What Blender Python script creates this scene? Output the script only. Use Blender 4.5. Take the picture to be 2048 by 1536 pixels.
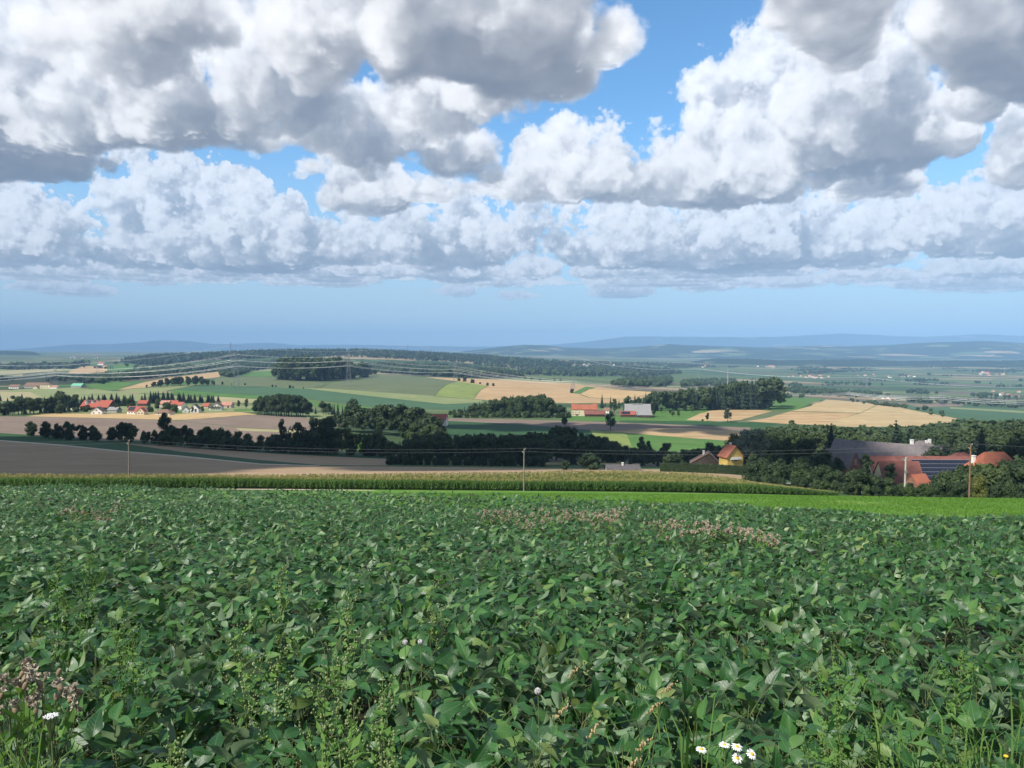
import bpy, bmesh, math, random
import numpy as np
from mathutils import Vector, Matrix, Euler, noise as mnoise
from mathutils.geometry import delaunay_2d_cdt

random.seed(7)
rng = np.random.default_rng(7)
scene = bpy.context.scene
for _o in list(bpy.data.objects):
    bpy.data.objects.remove(_o)
COL = scene.collection
rad = math.radians

# ------------------------------------------------------------------ camera
F = 1518.0                       # focal length in pixels of a 2048 wide frame
PITCH = rad(2.75)                # camera looks slightly below the horizon
EYE = 1.6
cam = bpy.data.cameras.new('camera')
cam.sensor_width = 36.0
cam.lens = 36.0 * F / 2048.0
cam.clip_start = 0.05
cam.clip_end = 60000.0
cam_ob = bpy.data.objects.new('camera', cam)
cam_ob.location = (0, 0, EYE)
cam_ob.rotation_euler = (rad(90) - PITCH, 0, 0)
COL.objects.link(cam_ob)
scene.camera = cam_ob

scene.render.engine = 'CYCLES'
scene.cycles.use_denoising = True
scene.cycles.use_adaptive_sampling = True
scene.cycles.adaptive_threshold = 0.02
scene.cycles.max_bounces = 6
scene.cycles.diffuse_bounces = 3
scene.cycles.glossy_bounces = 2
scene.cycles.transmission_bounces = 2
scene.cycles.volume_bounces = 0
scene.cycles.transparent_max_bounces = 8
scene.cycles.sample_clamp_indirect = 6.0
scene.view_settings.view_transform = 'Standard'
scene.view_settings.look = 'None'
scene.view_settings.exposure = 0.40
scene.view_settings.gamma = 1.0
scene.view_settings.use_curve_mapping = False

def pix_dir(X, Y):
    """(u, t): world dx/dy and dz/dy of the ray through a point of the photograph."""
    a = (X - 1024.0) / F
    b = (768.0 - Y) / F
    den = math.cos(PITCH) + b * math.sin(PITCH)
    return a / den, (b * math.cos(PITCH) - math.sin(PITCH)) / den

def pix_azel(X, Y):
    u, t = pix_dir(X, Y)
    return math.atan(u), math.atan(t / math.sqrt(1 + u * u))

# air and cloud shade, used where they are built below
HAZE_DENSITY = 6.6e-5
HAZE_COLOR = (0.36, 0.635, 1.0)
CLOUD_SHADE = [(15, 370, 135, 95, 0, 1), (-150, 335, 190, 115, -6, 2), (205, 252, 150, 62, 4, 3), (60, 690, 150, 45, 4, 4), (-300, 335, 170, 125, 0, 5)]

# ------------------------------------------------------------------ sky
SUN_EL = rad(47.0)
SUN_AZ = rad(-130.0)             # from the view direction (+Y), clockwise positive
world = bpy.data.worlds.new('World')
scene.world = world
world.use_nodes = True
wnt = world.node_tree
wnt.nodes.clear()
SKY_STRENGTH = 0.15

class NB:
    """tiny helper to write node maths as expressions"""
    def __init__(s, nt):
        s.nt = nt
    def new(s, typ, **kw):
        n = s.nt.nodes.new(typ)
        for k, v in kw.items():
            setattr(n, k, v)
        return n
    def put(s, sock, v):
        if isinstance(v, bpy.types.NodeSocket):
            s.nt.links.new(v, sock)
        else:
            sock.default_value = v
    def m(s, op, a, b=None, c=None, clamp=False):
        n = s.new('ShaderNodeMath', operation=op, use_clamp=clamp)
        for i, v in enumerate((a, b, c)):
            if v is not None:
                s.put(n.inputs[i], v)
        return n.outputs[0]
    def mix(s, fac, a, b):
        n = s.new('ShaderNodeMix', data_type='RGBA', clamp_factor=True)
        s.put(n.inputs[0], fac); s.put(n.inputs[6], a); s.put(n.inputs[7], b)
        return n.outputs[2]
    def noise(s, vec, scale, detail, rough=0.55, dist=0.0, lac=2.0, color=False, dims='2D'):
        n = s.new('ShaderNodeTexNoise', noise_dimensions=dims)
        if vec is not None:
            s.put(n.inputs['Vector'], vec)
        n.inputs['Scale'].default_value = scale
        n.inputs['Detail'].default_value = detail
        n.inputs['Roughness'].default_value = rough
        n.inputs['Lacunarity'].default_value = lac
        n.inputs['Distortion'].default_value = dist
        return n.outputs[1] if color else n.outputs[0]
    def xyz(s, x, y, z=0.0):
        n = s.new('ShaderNodeCombineXYZ')
        s.put(n.inputs[0], x); s.put(n.inputs[1], y); s.put(n.inputs[2], z)
        return n.outputs[0]
    def sep(s, v):
        n = s.new('ShaderNodeSeparateXYZ')
        s.put(n.inputs[0], v)
        return n.outputs
    def smooth(s, v, a, b):
        n = s.new('ShaderNodeMapRange', interpolation_type='SMOOTHSTEP')
        s.put(n.inputs[0], v); s.put(n.inputs[1], a); s.put(n.inputs[2], b)
        return n.outputs[0]
    def lin(s, v, a, b, c=0.0, d=1.0):
        n = s.new('ShaderNodeMapRange')
        s.put(n.inputs[0], v); s.put(n.inputs[1], a); s.put(n.inputs[2], b)
        s.put(n.inputs[3], c); s.put(n.inputs[4], d)
        return n.outputs[0]
    def vadd(s, a, b):
        n = s.new('ShaderNodeVectorMath', operation='ADD')
        s.put(n.inputs[0], a); s.put(n.inputs[1], b)
        return n.outputs[0]
    def vscale(s, a, f):
        n = s.new('ShaderNodeVectorMath', operation='SCALE')
        s.put(n.inputs[0], a); s.put(n.inputs[3], f)
        return n.outputs[0]
    def ramp(s, fac, stops, interp='LINEAR'):
        n = s.new('ShaderNodeValToRGB')
        cr = n.color_ramp
        cr.interpolation = interp
        while len(cr.elements) < len(stops):
            cr.elements.new(0.5)
        for e, (p, c) in zip(cr.elements, stops):
            e.position = p
            e.color = (*c, 1)
        s.put(n.inputs[0], fac)
        return n.outputs[0]

W = NB(wnt)
_dir = W.new('ShaderNodeTexCoord').outputs['Generated']
_x, _y, _z = W.sep(_dir)
AZ = W.m('ARCTAN2', _x, _y)
EL = W.m('ARCSINE', _z)

sky = W.new('ShaderNodeTexSky', sky_type='NISHITA')
sky.sun_disc = False
sky.sun_elevation = SUN_EL
sky.sun_rotation = SUN_AZ
sky.altitude = 450.0
sky.air_density = 1.0
sky.dust_density = 0.15
sky.ozone_density = 4.0


# ---- cumulus field: a real 3-D density field, marched once in numpy, kept in memory as the sky's cloud picture
CB = 1000.0                                  # cloud base above the eye, metres
SUN_V = np.array([math.sin(SUN_AZ) * math.cos(SUN_EL), math.cos(SUN_AZ) * math.cos(SUN_EL), math.sin(SUN_EL)])

def tile_noise(n, beta, lo, seed):
    """tileable n^3 fractal noise, unit variance"""
    g = np.random.default_rng(seed)
    f = np.fft.rfftn(g.standard_normal((n, n, n)).astype(np.float32))
    k = np.fft.fftfreq(n) * n
    kz = np.fft.rfftfreq(n) * n
    kk = np.sqrt(k[:, None, None] ** 2 + k[None, :, None] ** 2 + kz[None, None, :] ** 2)
    a = np.where(kk < lo, 0.0, 1.0 / np.maximum(kk, 1) ** beta)
    v = np.fft.irfftn(f * a, s=(n, n, n)).astype(np.float32)
    return v / v.std()

def tile_worley(n, cells, seed):
    """tileable n^3 distance to the nearest of cells^3 jittered points, in cells"""
    g = np.random.default_rng(seed)
    pts = g.random((cells, cells, cells, 3)).astype(np.float32)
    x = (np.arange(n, dtype=np.float32) + 0.5) * cells / n
    c = np.floor(x).astype(int)
    best = np.full((n, n, n), 9.0, np.float32)
    for dx in (-1, 0, 1):
        for dy in (-1, 0, 1):
            for dz in (-1, 0, 1):
                p = pts[((c + dx) % cells)[:, None, None], ((c + dy) % cells)[None, :, None], ((c + dz) % cells)[None, None, :]]
                d = (p[..., 0] + (c + dx - x)[:, None, None]) ** 2 + (p[..., 1] + (c + dy - x)[None, :, None]) ** 2 + (p[..., 2] + (c + dz - x)[None, None, :]) ** 2
                np.minimum(best, d, out=best)
    return np.sqrt(best)

def fetch(vol, x, y, z, size):
    """trilinear look-up in a tileable volume of edge length size metres"""
    n = vol.shape[0]
    s = n / size
    x = x * s; y = y * s; z = z * s
    xi = np.floor(x); yi = np.floor(y); zi = np.floor(z)
    fx = (x - xi).astype(np.float32); fy = (y - yi).astype(np.float32); fz = (z - zi).astype(np.float32)
    xi = xi.astype(np.int64) % n; yi = yi.astype(np.int64) % n; zi = zi.astype(np.int64) % n
    xj = (xi + 1) % n; yj = (yi + 1) % n; zj = (zi + 1) % n
    v = vol.ravel()
    a = xi * n * n; b = xj * n * n; c = yi * n; d = yj * n
    def lz(o):
        return v[o + zi] * (1 - fz) + v[o + zj] * fz
    return (lz(a + c) * (1 - fy) + lz(a + d) * fy) * (1 - fx) + (lz(b + c) * (1 - fy) + lz(b + d) * fy) * fx

def upsample(a, H, Wd):
    """bilinear enlargement of a 2-D array"""
    h, w = a.shape
    ys = np.linspace(0, h - 1, H); xs = np.linspace(0, w - 1, Wd)
    y0 = np.minimum(ys.astype(int), h - 2); x0 = np.minimum(xs.astype(int), w - 2)
    fy = (ys - y0).astype(np.float32)[:, None]; fx = (xs - x0).astype(np.float32)[None, :]
    r = a[y0] * (1 - fy) + a[y0 + 1] * fy
    return r[:, x0] * (1 - fx) + r[:, x0 + 1] * fx

# each heap of cloud: centre X, base Y, top Y, half width in photo pixels, half depth in metres, strength
HEAPS = [
    # the heavy bank overhead, left
    (40, 300, -60, 170, 420, 1.0), (200, 285, -40, 150, 420, 1.0), (-130, 300, -60, 220, 500, 1.0), (340, 262, -20, 110, 350, 1.0), (40, 335, 190, 150, 250, 1.0), (150, 330, 230, 60, 200, 0.8),
    (-400, 320, -100, 300, 700, 1.0), (400, 278, 150, 80, 250, 0.9), (300, 285, 190, 90, 250, 0.9), (270, 120, -140, 170, 400, 0.9), (420, 290, 225, 70, 200, 0.85),
    # the bank overhead, middle
    (500, 250, -60, 75, 300, 1.0), (580, 285, -60, 110, 400, 1.0), (690, 320, 90, 100, 350, 1.0), (790, 340, 110, 120, 350, 1.0), (900, 350, 150, 120, 330, 1.0), (985, 340, 190, 55, 250, 0.95), (620, 300, 190, 120, 280, 0.95),
    (650, 130, -120, 110, 350, 0.9), (880, 270, -60, 140, 380, 0.95), (1010, 225, -60, 110, 360, 0.85), (1100, 160, -60, 90, 300, 0.65), (800, 120, -160, 120, 400, 0.8), (1010, 90, -160, 170, 450, 0.9), (1230, 105, 20, 60, 200, 0.6),
    (505, 332, 272, 42, 180, 0.95), (470, 285, 215, 70, 250, 0.85), (560, 300, 210, 90, 260, 0.9),
    # the great cumulus
    (1060, 388, 205, 60, 350, 1.0), (1130, 388, 190, 75, 350, 1.0), (1230, 388, 205, 80, 350, 1.0), (1320, 388, 170, 75, 350, 1.0), (1400, 388, 110, 75, 400, 1.05), (1480, 388, 70, 85, 450, 1.1), (1550, 384, 95, 60, 400, 1.05), (1440, 390, 250, 170, 350, 1.0), (1200, 390, 300, 200, 350, 1.0),
    (1640, 330, 0, 90, 400, 1.05), (1730, 315, 0, 95, 450, 1.05), (1800, 315, 60, 70, 350, 1.0), (1700, 330, 160, 100, 300, 0.95), (1840, 300, 190, 50, 220, 0.8), (1690, 90, -20, 70, 300, 0.8),
    (1950, 225, 110, 50, 220, 0.85), (2040, 350, 180, 55, 260, 0.95), (1910, 290, 170, 35, 160, 0.65), (2130, 345, 150, 90, 400, 0.9),
    # top right corner
    (2020, 115, -140, 120, 400, 1.0), (1920, 90, -120, 75, 300, 0.95), (1660, 10, -140, 110, 300, 0.9), (2200, 140, -100, 160, 500, 1.0),
    # small ones hanging between the banks
    (730, 420, 325, 80, 300, 1.0), (1740, 390, 312, 80, 300, 1.0), (900, 390, 330, 120, 300, 0.95), (1010, 388, 325, 100, 300, 0.9), (590, 352, 312, 45, 250, 0.6),
    # the far bank
    (30, 515, 368, 116, 700, 1.0), (150, 520, 403, 102, 700, 1.0), (260, 527, 323, 74, 600, 1.1), (350, 527, 338, 79, 600, 1.05), (430, 527, 348, 79, 700, 1.0), (510, 527, 353, 60, 600, 1.05), (580, 522, 408, 51, 500, 0.95),
    (-110, 520, 378, 120, 800, 0.9), (-260, 520, 388, 111, 800, 0.9), (400, 537, 450, 223, 500, 1.0), (330, 542, 430, 195, 400, 0.9), (100, 537, 450, 186, 500, 0.9),
    (700, 522, 423, 74, 600, 1.0), (830, 524, 403, 83, 700, 1.0), (920, 524, 393, 79, 700, 1.0), (1030, 524, 393, 83, 700, 1.0), (1130, 524, 403, 83, 700, 1.0), (1240, 524, 393, 79, 700, 1.0), (1320, 524, 408, 60, 600, 1.0), (900, 538, 450, 241, 500, 0.95),
    (1410, 524, 378, 60, 600, 1.1), (1480, 524, 403, 79, 700, 1.0), (1570, 524, 408, 83, 700, 1.0), (1660, 522, 393, 83, 700, 1.0), (1760, 518, 383, 79, 700, 1.0), (1550, 534, 440, 241, 500, 0.95),
    (1860, 504, 376, 69, 700, 1.05), (1950, 504, 364, 79, 700, 1.1), (2040, 504, 380, 79, 700, 1.05), (2150, 510, 378, 93, 800, 1.0), (2280, 515, 398, 102, 800, 1.0),
    # low flat ones in the haze
    (650, 556, 520, 65, 600, 0.95), (910, 556, 505, 80, 700, 1.0), (1070, 554, 510, 55, 600, 0.95), (1180, 552, 516, 40, 500, 0.85), (1320, 550, 510, 140, 800, 0.9), (1540, 544, 504, 150, 800, 0.9), (1710, 538, 480, 90, 700, 1.0), (1960, 548, 487, 95, 700, 1.0), (2080, 548, 495, 80, 700, 0.95),
    (200, 547, 515, 150, 900, 0.9), (60, 555, 530, 110, 900, 0.7), (440, 555, 530, 170, 900, 0.7), (750, 553, 530, 110, 700, 0.75),
    (300, 562, 540, 130, 1000, 0.9), (620, 566, 546, 110, 1000, 0.85), (1000, 566, 545, 120, 1000, 0.9), (1330, 566, 543, 150, 1000, 0.9), (1750, 562, 540, 140, 1000, 0.9), (2000, 580, 556, 110, 900, 0.85), (150, 585, 566, 90, 900, 0.8),
    (1040, 598, 576, 50, 700, 0.9), (1240, 592, 564, 55, 700, 0.95), (1420, 580, 554, 55, 700, 0.9), (900, 592, 570, 55, 700, 0.85), (1900, 570, 545, 90, 700, 0.65), (1560, 572, 552, 70, 600, 0.6),
]

def march_clouds(az0, az1, el0, el1, Wd, H, steps, cw, ch, heaps, r_near=1500.0):
    """in-scattered light and cover of the cumulus field on an azimuth x elevation raster"""
    az = np.linspace(az0, az1, Wd, dtype=np.float32); el = np.linspace(el0, el1, H, dtype=np.float32)
    caz = np.linspace(az0, az1, cw, dtype=np.float32); cel = np.linspace(el0, el1, ch, dtype=np.float32)
    rr = np.geomspace(r_near, 17000.0, steps).astype(np.float32)
    # coarse field
    field = np.full((steps, ch, cw), -1.0, np.float32)
    te = np.tan(cel)
    for (xb, yb, rx, hd, hz, st) in heaps:
        r0 = math.hypot(xb, yb); a0 = math.atan2(xb, yb)
        ii = np.nonzero(np.abs(rr - r0) < 1.6 * max(hd, rx) + 100)[0]
        jj = np.nonzero(np.abs(caz - a0) < 1.7 * max(rx, hd) / r0)[0]
        if len(ii) == 0 or len(jj) == 0:
            continue
        i0, i1, j0, j1 = ii[0], ii[-1] + 1, jj[0], jj[-1] + 1
        r = rr[i0:i1, None, None]
        x = r * np.sin(caz[j0:j1])[None, None, :]; y = r * np.cos(caz[j0:j1])[None, None, :]; z = r * te[None, :, None]
        # across and along the line of sight to the heap
        ca, sa = math.cos(a0), math.sin(a0)
        across = ((x - xb) * ca - (y - yb) * sa) / rx
        along = ((x - xb) * sa + (y - yb) * ca) / hd
        h = (z - CB) / hz
        up = np.where(h > 0.25, (h - 0.25) / 0.75, (0.25 - h) / 0.33)
        f = st * (1.0 - across ** 2 - along ** 2 - up ** 2) - (1 - st) * 0.3
        field[i0:i1, :, j0:j1] = np.maximum(field[i0:i1, :, j0:j1], f)
    X3 = rr[:, None, None] * np.sin(caz)[None, None, :]
    Y3 = rr[:, None, None] * np.cos(caz)[None, None, :]
    Z3 = rr[:, None, None] * te[None, :, None]
    Xf = np.broadcast_to(X3, field.shape); Yf = np.broadcast_to(Y3, field.shape); Zf = np.broadcast_to(Z3, field.shape)
    live = field > -0.98
    body = field.copy()
    body[live] += 0.36 * fetch(CLOUD_BIG, Xf[live], Yf[live], Zf[live] * 1.15, 5200.0) + 0.34 * fetch(CLOUD_BIG, Xf[live] + 900, Yf[live], Zf[live] * 1.2, 1900.0) + 0.02
    body -= np.clip((CB - 40 - Zf) / 130.0, 0, 1.2) * 1.3
    dens = np.clip(body * 2.2, 0, 1)
    # optical depth toward the sun
    tau = np.zeros(field.shape, np.float32)
    need = np.nonzero((body > -0.35).ravel())[0]
    px = Xf.ravel()[need]; py = Yf.ravel()[need]; pz = Zf.ravel()[need]
    acc = np.zeros(len(need), np.float32)
    dr = dens.ravel()
    s_prev = 0.0
    lr = math.log(rr[-1] / rr[0]) / (steps - 1)
    for s in (50, 110, 190, 300, 450, 650, 900, 1250):
        qx = px + SUN_V[0] * s; qy = py + SUN_V[1] * s; qz = pz + SUN_V[2] * s
        q = np.sqrt(qx * qx + qy * qy)
        ir = np.rint(np.log(q / rr[0]) / lr).astype(np.int64)
        ia = np.rint((np.arctan2(qx, qy) - az0) / (az1 - az0) * (cw - 1)).astype(np.int64)
        ie = np.rint((np.arctan(qz / q) - el0) / (el1 - el0) * (ch - 1)).astype(np.int64)
        ok = (ir >= 0) & (ir < steps) & (ia >= 0) & (ia < cw) & (ie >= 0) & (ie < ch)
        d = np.zeros(len(need), np.float32)
        d[ok] = dr[(ir[ok] * ch + ie[ok]) * cw + ia[ok]]
        acc += d * (s - s_prev)
        s_prev = s
    tau.ravel()[need] = acc
    # fine march, near to far
    Tm = np.ones((H, Wd), np.float32)
    C = np.zeros((H, Wd, 3), np.float32)
    taz_s = np.sin(az)[None, :]; taz_c = np.cos(az)[None, :]; tel = np.tan(el)[:, None]
    for i in range(steps):
        if body[i].max() < -0.5:
            continue
        b = upsample(body[i], H, Wd)
        m = (b > -0.5) & (Tm > 0.02)
        if not m.any():
            continue
        r = rr[i]
        jj, kk = np.nonzero(m)
        x = r * taz_s[0, kk]; y = r * taz_c[0, kk]; z = r * tel[jj, 0]
        n1 = fetch(CLOUD_LUMP, x, y, z, 2700.0)
        n2 = fetch(CLOUD_LUMP, x + 300, y + 100, z, 830.0)
        n4 = fetch(CLOUD_LUMP, x, y + 50, z + 40, 250.0)
        n3 = fetch(CLOUD_LUMP, x + 110 * SUN_V[0], y + 110 * SUN_V[1], z + 110 * SUN_V[2], 2700.0)
        n5 = fetch(CLOUD_LUMP, x + 300 + 40 * SUN_V[0], y + 100 + 40 * SUN_V[1], z + 40 * SUN_V[2], 830.0)
        up = np.clip((z - CB) / 350.0, 0.78, 1)
        fine = (0.38 * n1 + 0.17 * n2 + 0.08 * n4) * up
        d = b[m] + fine
        dx = r * lr
        dd = np.clip(d * 3.5, 0, 1.0)
        a = 1 - np.exp(-dd * dx * 0.022 * np.clip((d + 0.12) * 1.8, 0.2, 1.0))
        t = upsample(tau[i], H, Wd)[m]
        t = np.maximum(t + 55.0 * (n3 - n1) + 22.0 * (n5 - n2) - 10, 0)
        sun = 0.74 * np.exp(-t * 0.0070) + 0.26 * np.exp(-t * 0.0014)
        sun *= np.clip(1.0 - 0.10 * (n3 - n1) - 0.05 * (n5 - n2), 0.62, 1.2)
        hh = np.clip((z - CB) / 600.0, 0, 1)
        amb = 0.60 + 0.40 * hh
        a *= 1 - 0.30 * min(max((r - 10500.0) / 4000.0, 0), 1)      # thin ones far off
        w = (Tm[m] * a)[:, None]
        col = sun[:, None] * np.array([0.64, 0.615, 0.58], np.float32) + amb[:, None] * np.array([0.165, 0.218, 0.315], np.float32)
        # air between here and the cloud
        hz = 1 - math.exp(-max(r - 2500.0, 0) / 13500.0)
        col = col * (1 - hz) + hz * np.array([0.32, 0.44, 0.59], np.float32)
        C[m] += w * col
        Tm[m] *= 1 - a
    return C, 1 - Tm

def sky_picture(name, C, A):
    H, Wd = A.shape
    px = np.zeros((H, Wd, 4), np.float32)
    px[..., :3] = C / np.maximum(A, 1e-3)[..., None]
    px[..., 3] = A
    im = bpy.data.images.new(name, Wd, H, alpha=True, float_buffer=True)
    im.colorspace_settings.name = 'Non-Color'
    im.alpha_mode = 'CHANNEL_PACKED'
    im.pixels.foreach_set(px.ravel())
    im.pack()
    return im

CLOUD_BIG = tile_noise(96, 1.9, 1.0, 3)
_w = 0.62 * (0.5 - tile_worley(96, 4, 5)) + 0.36 * (0.5 - tile_worley(96, 9, 6)) + 0.2 * (0.5 - tile_worley(96, 19, 8))
CLOUD_LUMP = ((_w - _w.mean()) / _w.std() * 0.75 + 0.5 * tile_noise(96, 1.75, 3.0, 9)).astype(np.float32)
def heap_here(X, Yb, Yt, hw, hd, st):
    ub, tb = pix_dir(X, Yb)
    tt = pix_dir(X, Yt)[1]
    yb = CB / tb                              # forward distance at which the base stands at cloud-base height
    return (ub * yb, yb, hw / F * yb, hd, max(60.0, (tt - tb) * yb), st)

heaps = [heap_here(*h) for h in HEAPS]
_g = np.random.default_rng(21)
for _i in range(260):                         # the same kind of sky goes on all round, outside the picture
    _r = 1300.0 * math.exp(_g.random() * 2.3); _a = _g.uniform(rad(50), rad(310))
    _s = _g.uniform(350, 900)
    heaps.append((_r * math.sin(_a), _r * math.cos(_a), _s, _s, _g.uniform(0.6, 1.1) * _s, 1.0))
_A0, _A1, _E0, _E1 = rad(-50), rad(50), rad(0.5), rad(34)
_B1 = rad(75)
CLOUDS_AHEAD = sky_picture('clouds ahead', *march_clouds(_A0, _A1, _E0, _E1, 1800, 603, 220, 360, 126, heaps))
CLOUDS_ROUND = sky_picture('clouds all round', *march_clouds(-math.pi, math.pi, _E0, _B1, 1024, 212, 110, 512, 106, heaps, 500.0))


def cloud_node(im, a0, a1, e0, e1):
    n = wnt.nodes.new('ShaderNodeTexImage')
    n.image = im
    n.extension = 'EXTEND'
    wnt.links.new(W.xyz(W.lin(AZ, a0, a1), W.lin(EL, e0, e1)), n.inputs[0])
    return n
_k = 1.0 / SKY_STRENGTH
def _bright(c):
    n = W.new('ShaderNodeMix', data_type='RGBA', blend_type='MULTIPLY')
    n.inputs[0].default_value = 1.0
    W.put(n.inputs[6], c); n.inputs[7].default_value = (_k, _k, _k, 1)
    return n.outputs[2]
_f = cloud_node(CLOUDS_AHEAD, _A0, _A1, _E0, _E1)
_r = cloud_node(CLOUDS_ROUND, -math.pi, math.pi, _E0, _B1)
_in = W.m('MULTIPLY', W.smooth(W.m('ABSOLUTE', AZ), rad(49), rad(44)), W.smooth(EL, rad(33.5), rad(30)))
_col = W.mix(_in, _r.outputs['Color'], _f.outputs['Color'])
_al = W.m('ADD', W.m('MULTIPLY', _in, _f.outputs['Alpha']), W.m('MULTIPLY', W.m('SUBTRACT', 1.0, _in), _r.outputs['Alpha']))
_al = W.m('MULTIPLY', _al, W.smooth(EL, rad(0.6), rad(2.0)))
# milky air low over the horizon, all the way round
_low = W.m('MULTIPLY', W.smooth(EL, rad(17), rad(1.0)), 0.85)
_clear = W.new('ShaderNodeMix', data_type='RGBA', blend_type='MULTIPLY')      # deep summer blue between the clouds
_clear.inputs[0].default_value = 1.0
W.put(_clear.inputs[6], sky.outputs[0]); _clear.inputs[7].default_value = (0.70, 0.96, 1.02, 1)
_air = W.mix(_low, _clear.outputs[2], (0.37 * _k, 0.485 * _k, 0.60 * _k, 1))
skyc = W.mix(_al, _air, _bright(_col))
bg = wnt.nodes.new('ShaderNodeBackground')
bg.inputs['Strength'].default_value = SKY_STRENGTH
wnt.links.new(skyc, bg.inputs['Color'])
wo = wnt.nodes.new('ShaderNodeOutputWorld')
wnt.links.new(bg.outputs[0], wo.inputs['Surface'])
world.cycles.sampling_method = 'MANUAL'
world.cycles.sample_map_resolution = 512

sun = bpy.data.lights.new('sun', 'SUN')
sun.energy = 5.0
sun.angle = rad(0.53)
sun.color = (1.0, 0.95, 0.88)
sun_ob = bpy.data.objects.new('sun', sun)
sun_ob.rotation_euler = Vector(tuple(-SUN_V)).to_track_quat('-Z', 'Y').to_euler()
COL.objects.link(sun_ob)


# ------------------------------------------------------------------ materials
def material(name):
    m = bpy.data.materials.new(name)
    m.use_nodes = True
    nt = m.node_tree
    p = nt.nodes['Principled BSDF']
    return m, NB(nt), p

def plain(name, col, rough=0.7, var=0.12, scale=2.0, spec=0.3, metal=0.0, bump=0.0):
    """one substance with a little uneven tone, worn by noise"""
    m, B, p = material(name)
    co = B.new('ShaderNodeTexCoord').outputs['Object']
    n = B.noise(co, scale, 5.0, 0.6, dims='3D')
    lo = tuple(c * (1 - var * 1.6) for c in col) + (1,)
    hi = tuple(min(1, c * (1 + var * 1.4)) for c in col) + (1,)
    B.put(p.inputs['Base Color'], B.mix(B.lin(n, 0.3, 0.7), lo, hi))
    p.inputs['Roughness'].default_value = rough
    p.inputs['Specular IOR Level'].default_value = spec
    p.inputs['Metallic'].default_value = metal
    if bump:
        b = B.new('ShaderNodeBump')
        b.inputs['Strength'].default_value = bump
        b.inputs['Distance'].default_value = 0.05
        B.put(b.inputs['Height'], n)
        B.put(p.inputs['Normal'], b.outputs[0])
    return m

def field_mat(name, a, b, c=None, grain=0.12, patch=0.012, ang=0.0, lane=0.0, lane_w=12.0, fine=1.4, bump=0.6):
    """crop or soil: broad patches, fine grain and drill or tramline stripes at an angle (world metres)"""
    m, B, p = material(name)
    co = B.new('ShaderNodeTexCoord').outputs['Object']
    big = B.noise(co, patch, 5.0, 0.62, dims='3D')
    gr = B.noise(co, grain, 6.0, 0.7, dims='3D')
    fn = B.noise(co, fine, 3.0, 0.6, dims='3D')
    k = B.m('ADD', B.m('MULTIPLY', big, 0.55), B.m('ADD', B.m('MULTIPLY', gr, 0.30), B.m('MULTIPLY', fn, 0.15)))
    col = B.mix(B.lin(k, 0.36, 0.62), (*a, 1), (*b, 1))
    if c is not None:
        mo = B.noise(co, patch * 2.7, 4.0, 0.6, dist=0.8, dims='3D')
        col = B.mix(B.m('MULTIPLY', B.smooth(mo, 0.50, 0.68), 0.75), col, (*c, 1))
    if lane:
        x, y, _ = B.sep(co)
        d = B.m('ADD', B.m('MULTIPLY', x, math.cos(ang)), B.m('MULTIPLY', y, math.sin(ang)))
        e = B.m('SUBTRACT', B.m('MULTIPLY', x, math.sin(ang)), B.m('MULTIPLY', y, math.cos(ang)))
        st = B.noise(B.xyz(B.m('MULTIPLY', d, 3.0 / lane_w), B.m('MULTIPLY', e, 0.10 / lane_w)), 1.0, 4.0, 0.7)
        col = B.mix(B.lin(st, 0.40, 0.66, 0.0, 0.55), col, tuple(v * 0.70 for v in a) + (1,))
        d = B.m('ADD', d, B.m('MULTIPLY', big, 22.0))
        s = B.m('PINGPONG', d, lane_w / 2)
        s = B.smooth(B.m('DIVIDE', s, lane_w / 2), 0.25, 0.9)
        s = B.m('MULTIPLY', s, B.lin(B.noise(co, patch * 3, 3.0, 0.6, dims='3D'), 0.35, 0.65))
        col = B.mix(B.m('MULTIPLY', s, lane), col, tuple(v * 0.62 for v in a) + (1,))
    B.put(p.inputs['Base Color'], col)
    p.inputs['Roughness'].default_value = 0.9
    p.inputs['Specular IOR Level'].default_value = 0.15
    if bump:
        bn = B.new('ShaderNodeBump')
        bn.inputs['Strength'].default_value = bump
        bn.inputs['Distance'].default_value = 0.4
        B.put(bn.inputs['Height'], gr)
        B.put(p.inputs['Normal'], bn.outputs[0])
    return m

def patchwork_mat(name):
    """far farmland: many small fields of differing crops, boundaries given by stretched cells"""
    m, B, p = material(name)
    co = B.new('ShaderNodeTexCoord').outputs['Object']
    mp = B.new('ShaderNodeMapping')
    mp.inputs['Rotation'].default_value = (0, 0, rad(24))
    mp.inputs['Scale'].default_value = (1 / 420.0, 1 / 170.0, 0.0)
    B.put(mp.inputs[0], co)
    wob = B.noise(co, 0.003, 3.0, 0.5, color=True, dims='3D')
    vec = B.vadd(mp.outputs[0], B.vscale(wob, 0.5))
    v = B.new('ShaderNodeTexVoronoi', voronoi_dimensions='2D', distance='CHEBYCHEV')
    v.inputs['Scale'].default_value = 1.0
    v.inputs['Randomness'].default_value = 0.8
    B.put(v.inputs['Vector'], vec)
    r = B.sep(v.outputs['Color'])[0]
    col = B.ramp(r, [(0.0, (0.055, 0.10, 0.04)), (0.16, (0.09, 0.135, 0.05)), (0.34, (0.05, 0.085, 0.035)), (0.50, (0.14, 0.17, 0.075)), (0.62, (0.10, 0.14, 0.06)),
                     (0.74, (0.33, 0.25, 0.15)), (0.84, (0.15, 0.12, 0.09)), (0.92, (0.07, 0.15, 0.045))], 'CONSTANT')
    gr = B.noise(co, 0.02, 6.0, 0.7, dims='3D')
    col = B.mix(B.lin(gr, 0.35, 0.65, 0.0, 0.35), col, (0.05, 0.075, 0.035, 1))
    B.put(p.inputs['Base Color'], col)
    p.inputs['Roughness'].default_value = 0.95
    p.inputs['Specular IOR Level'].default_value = 0.1
    return m

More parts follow.
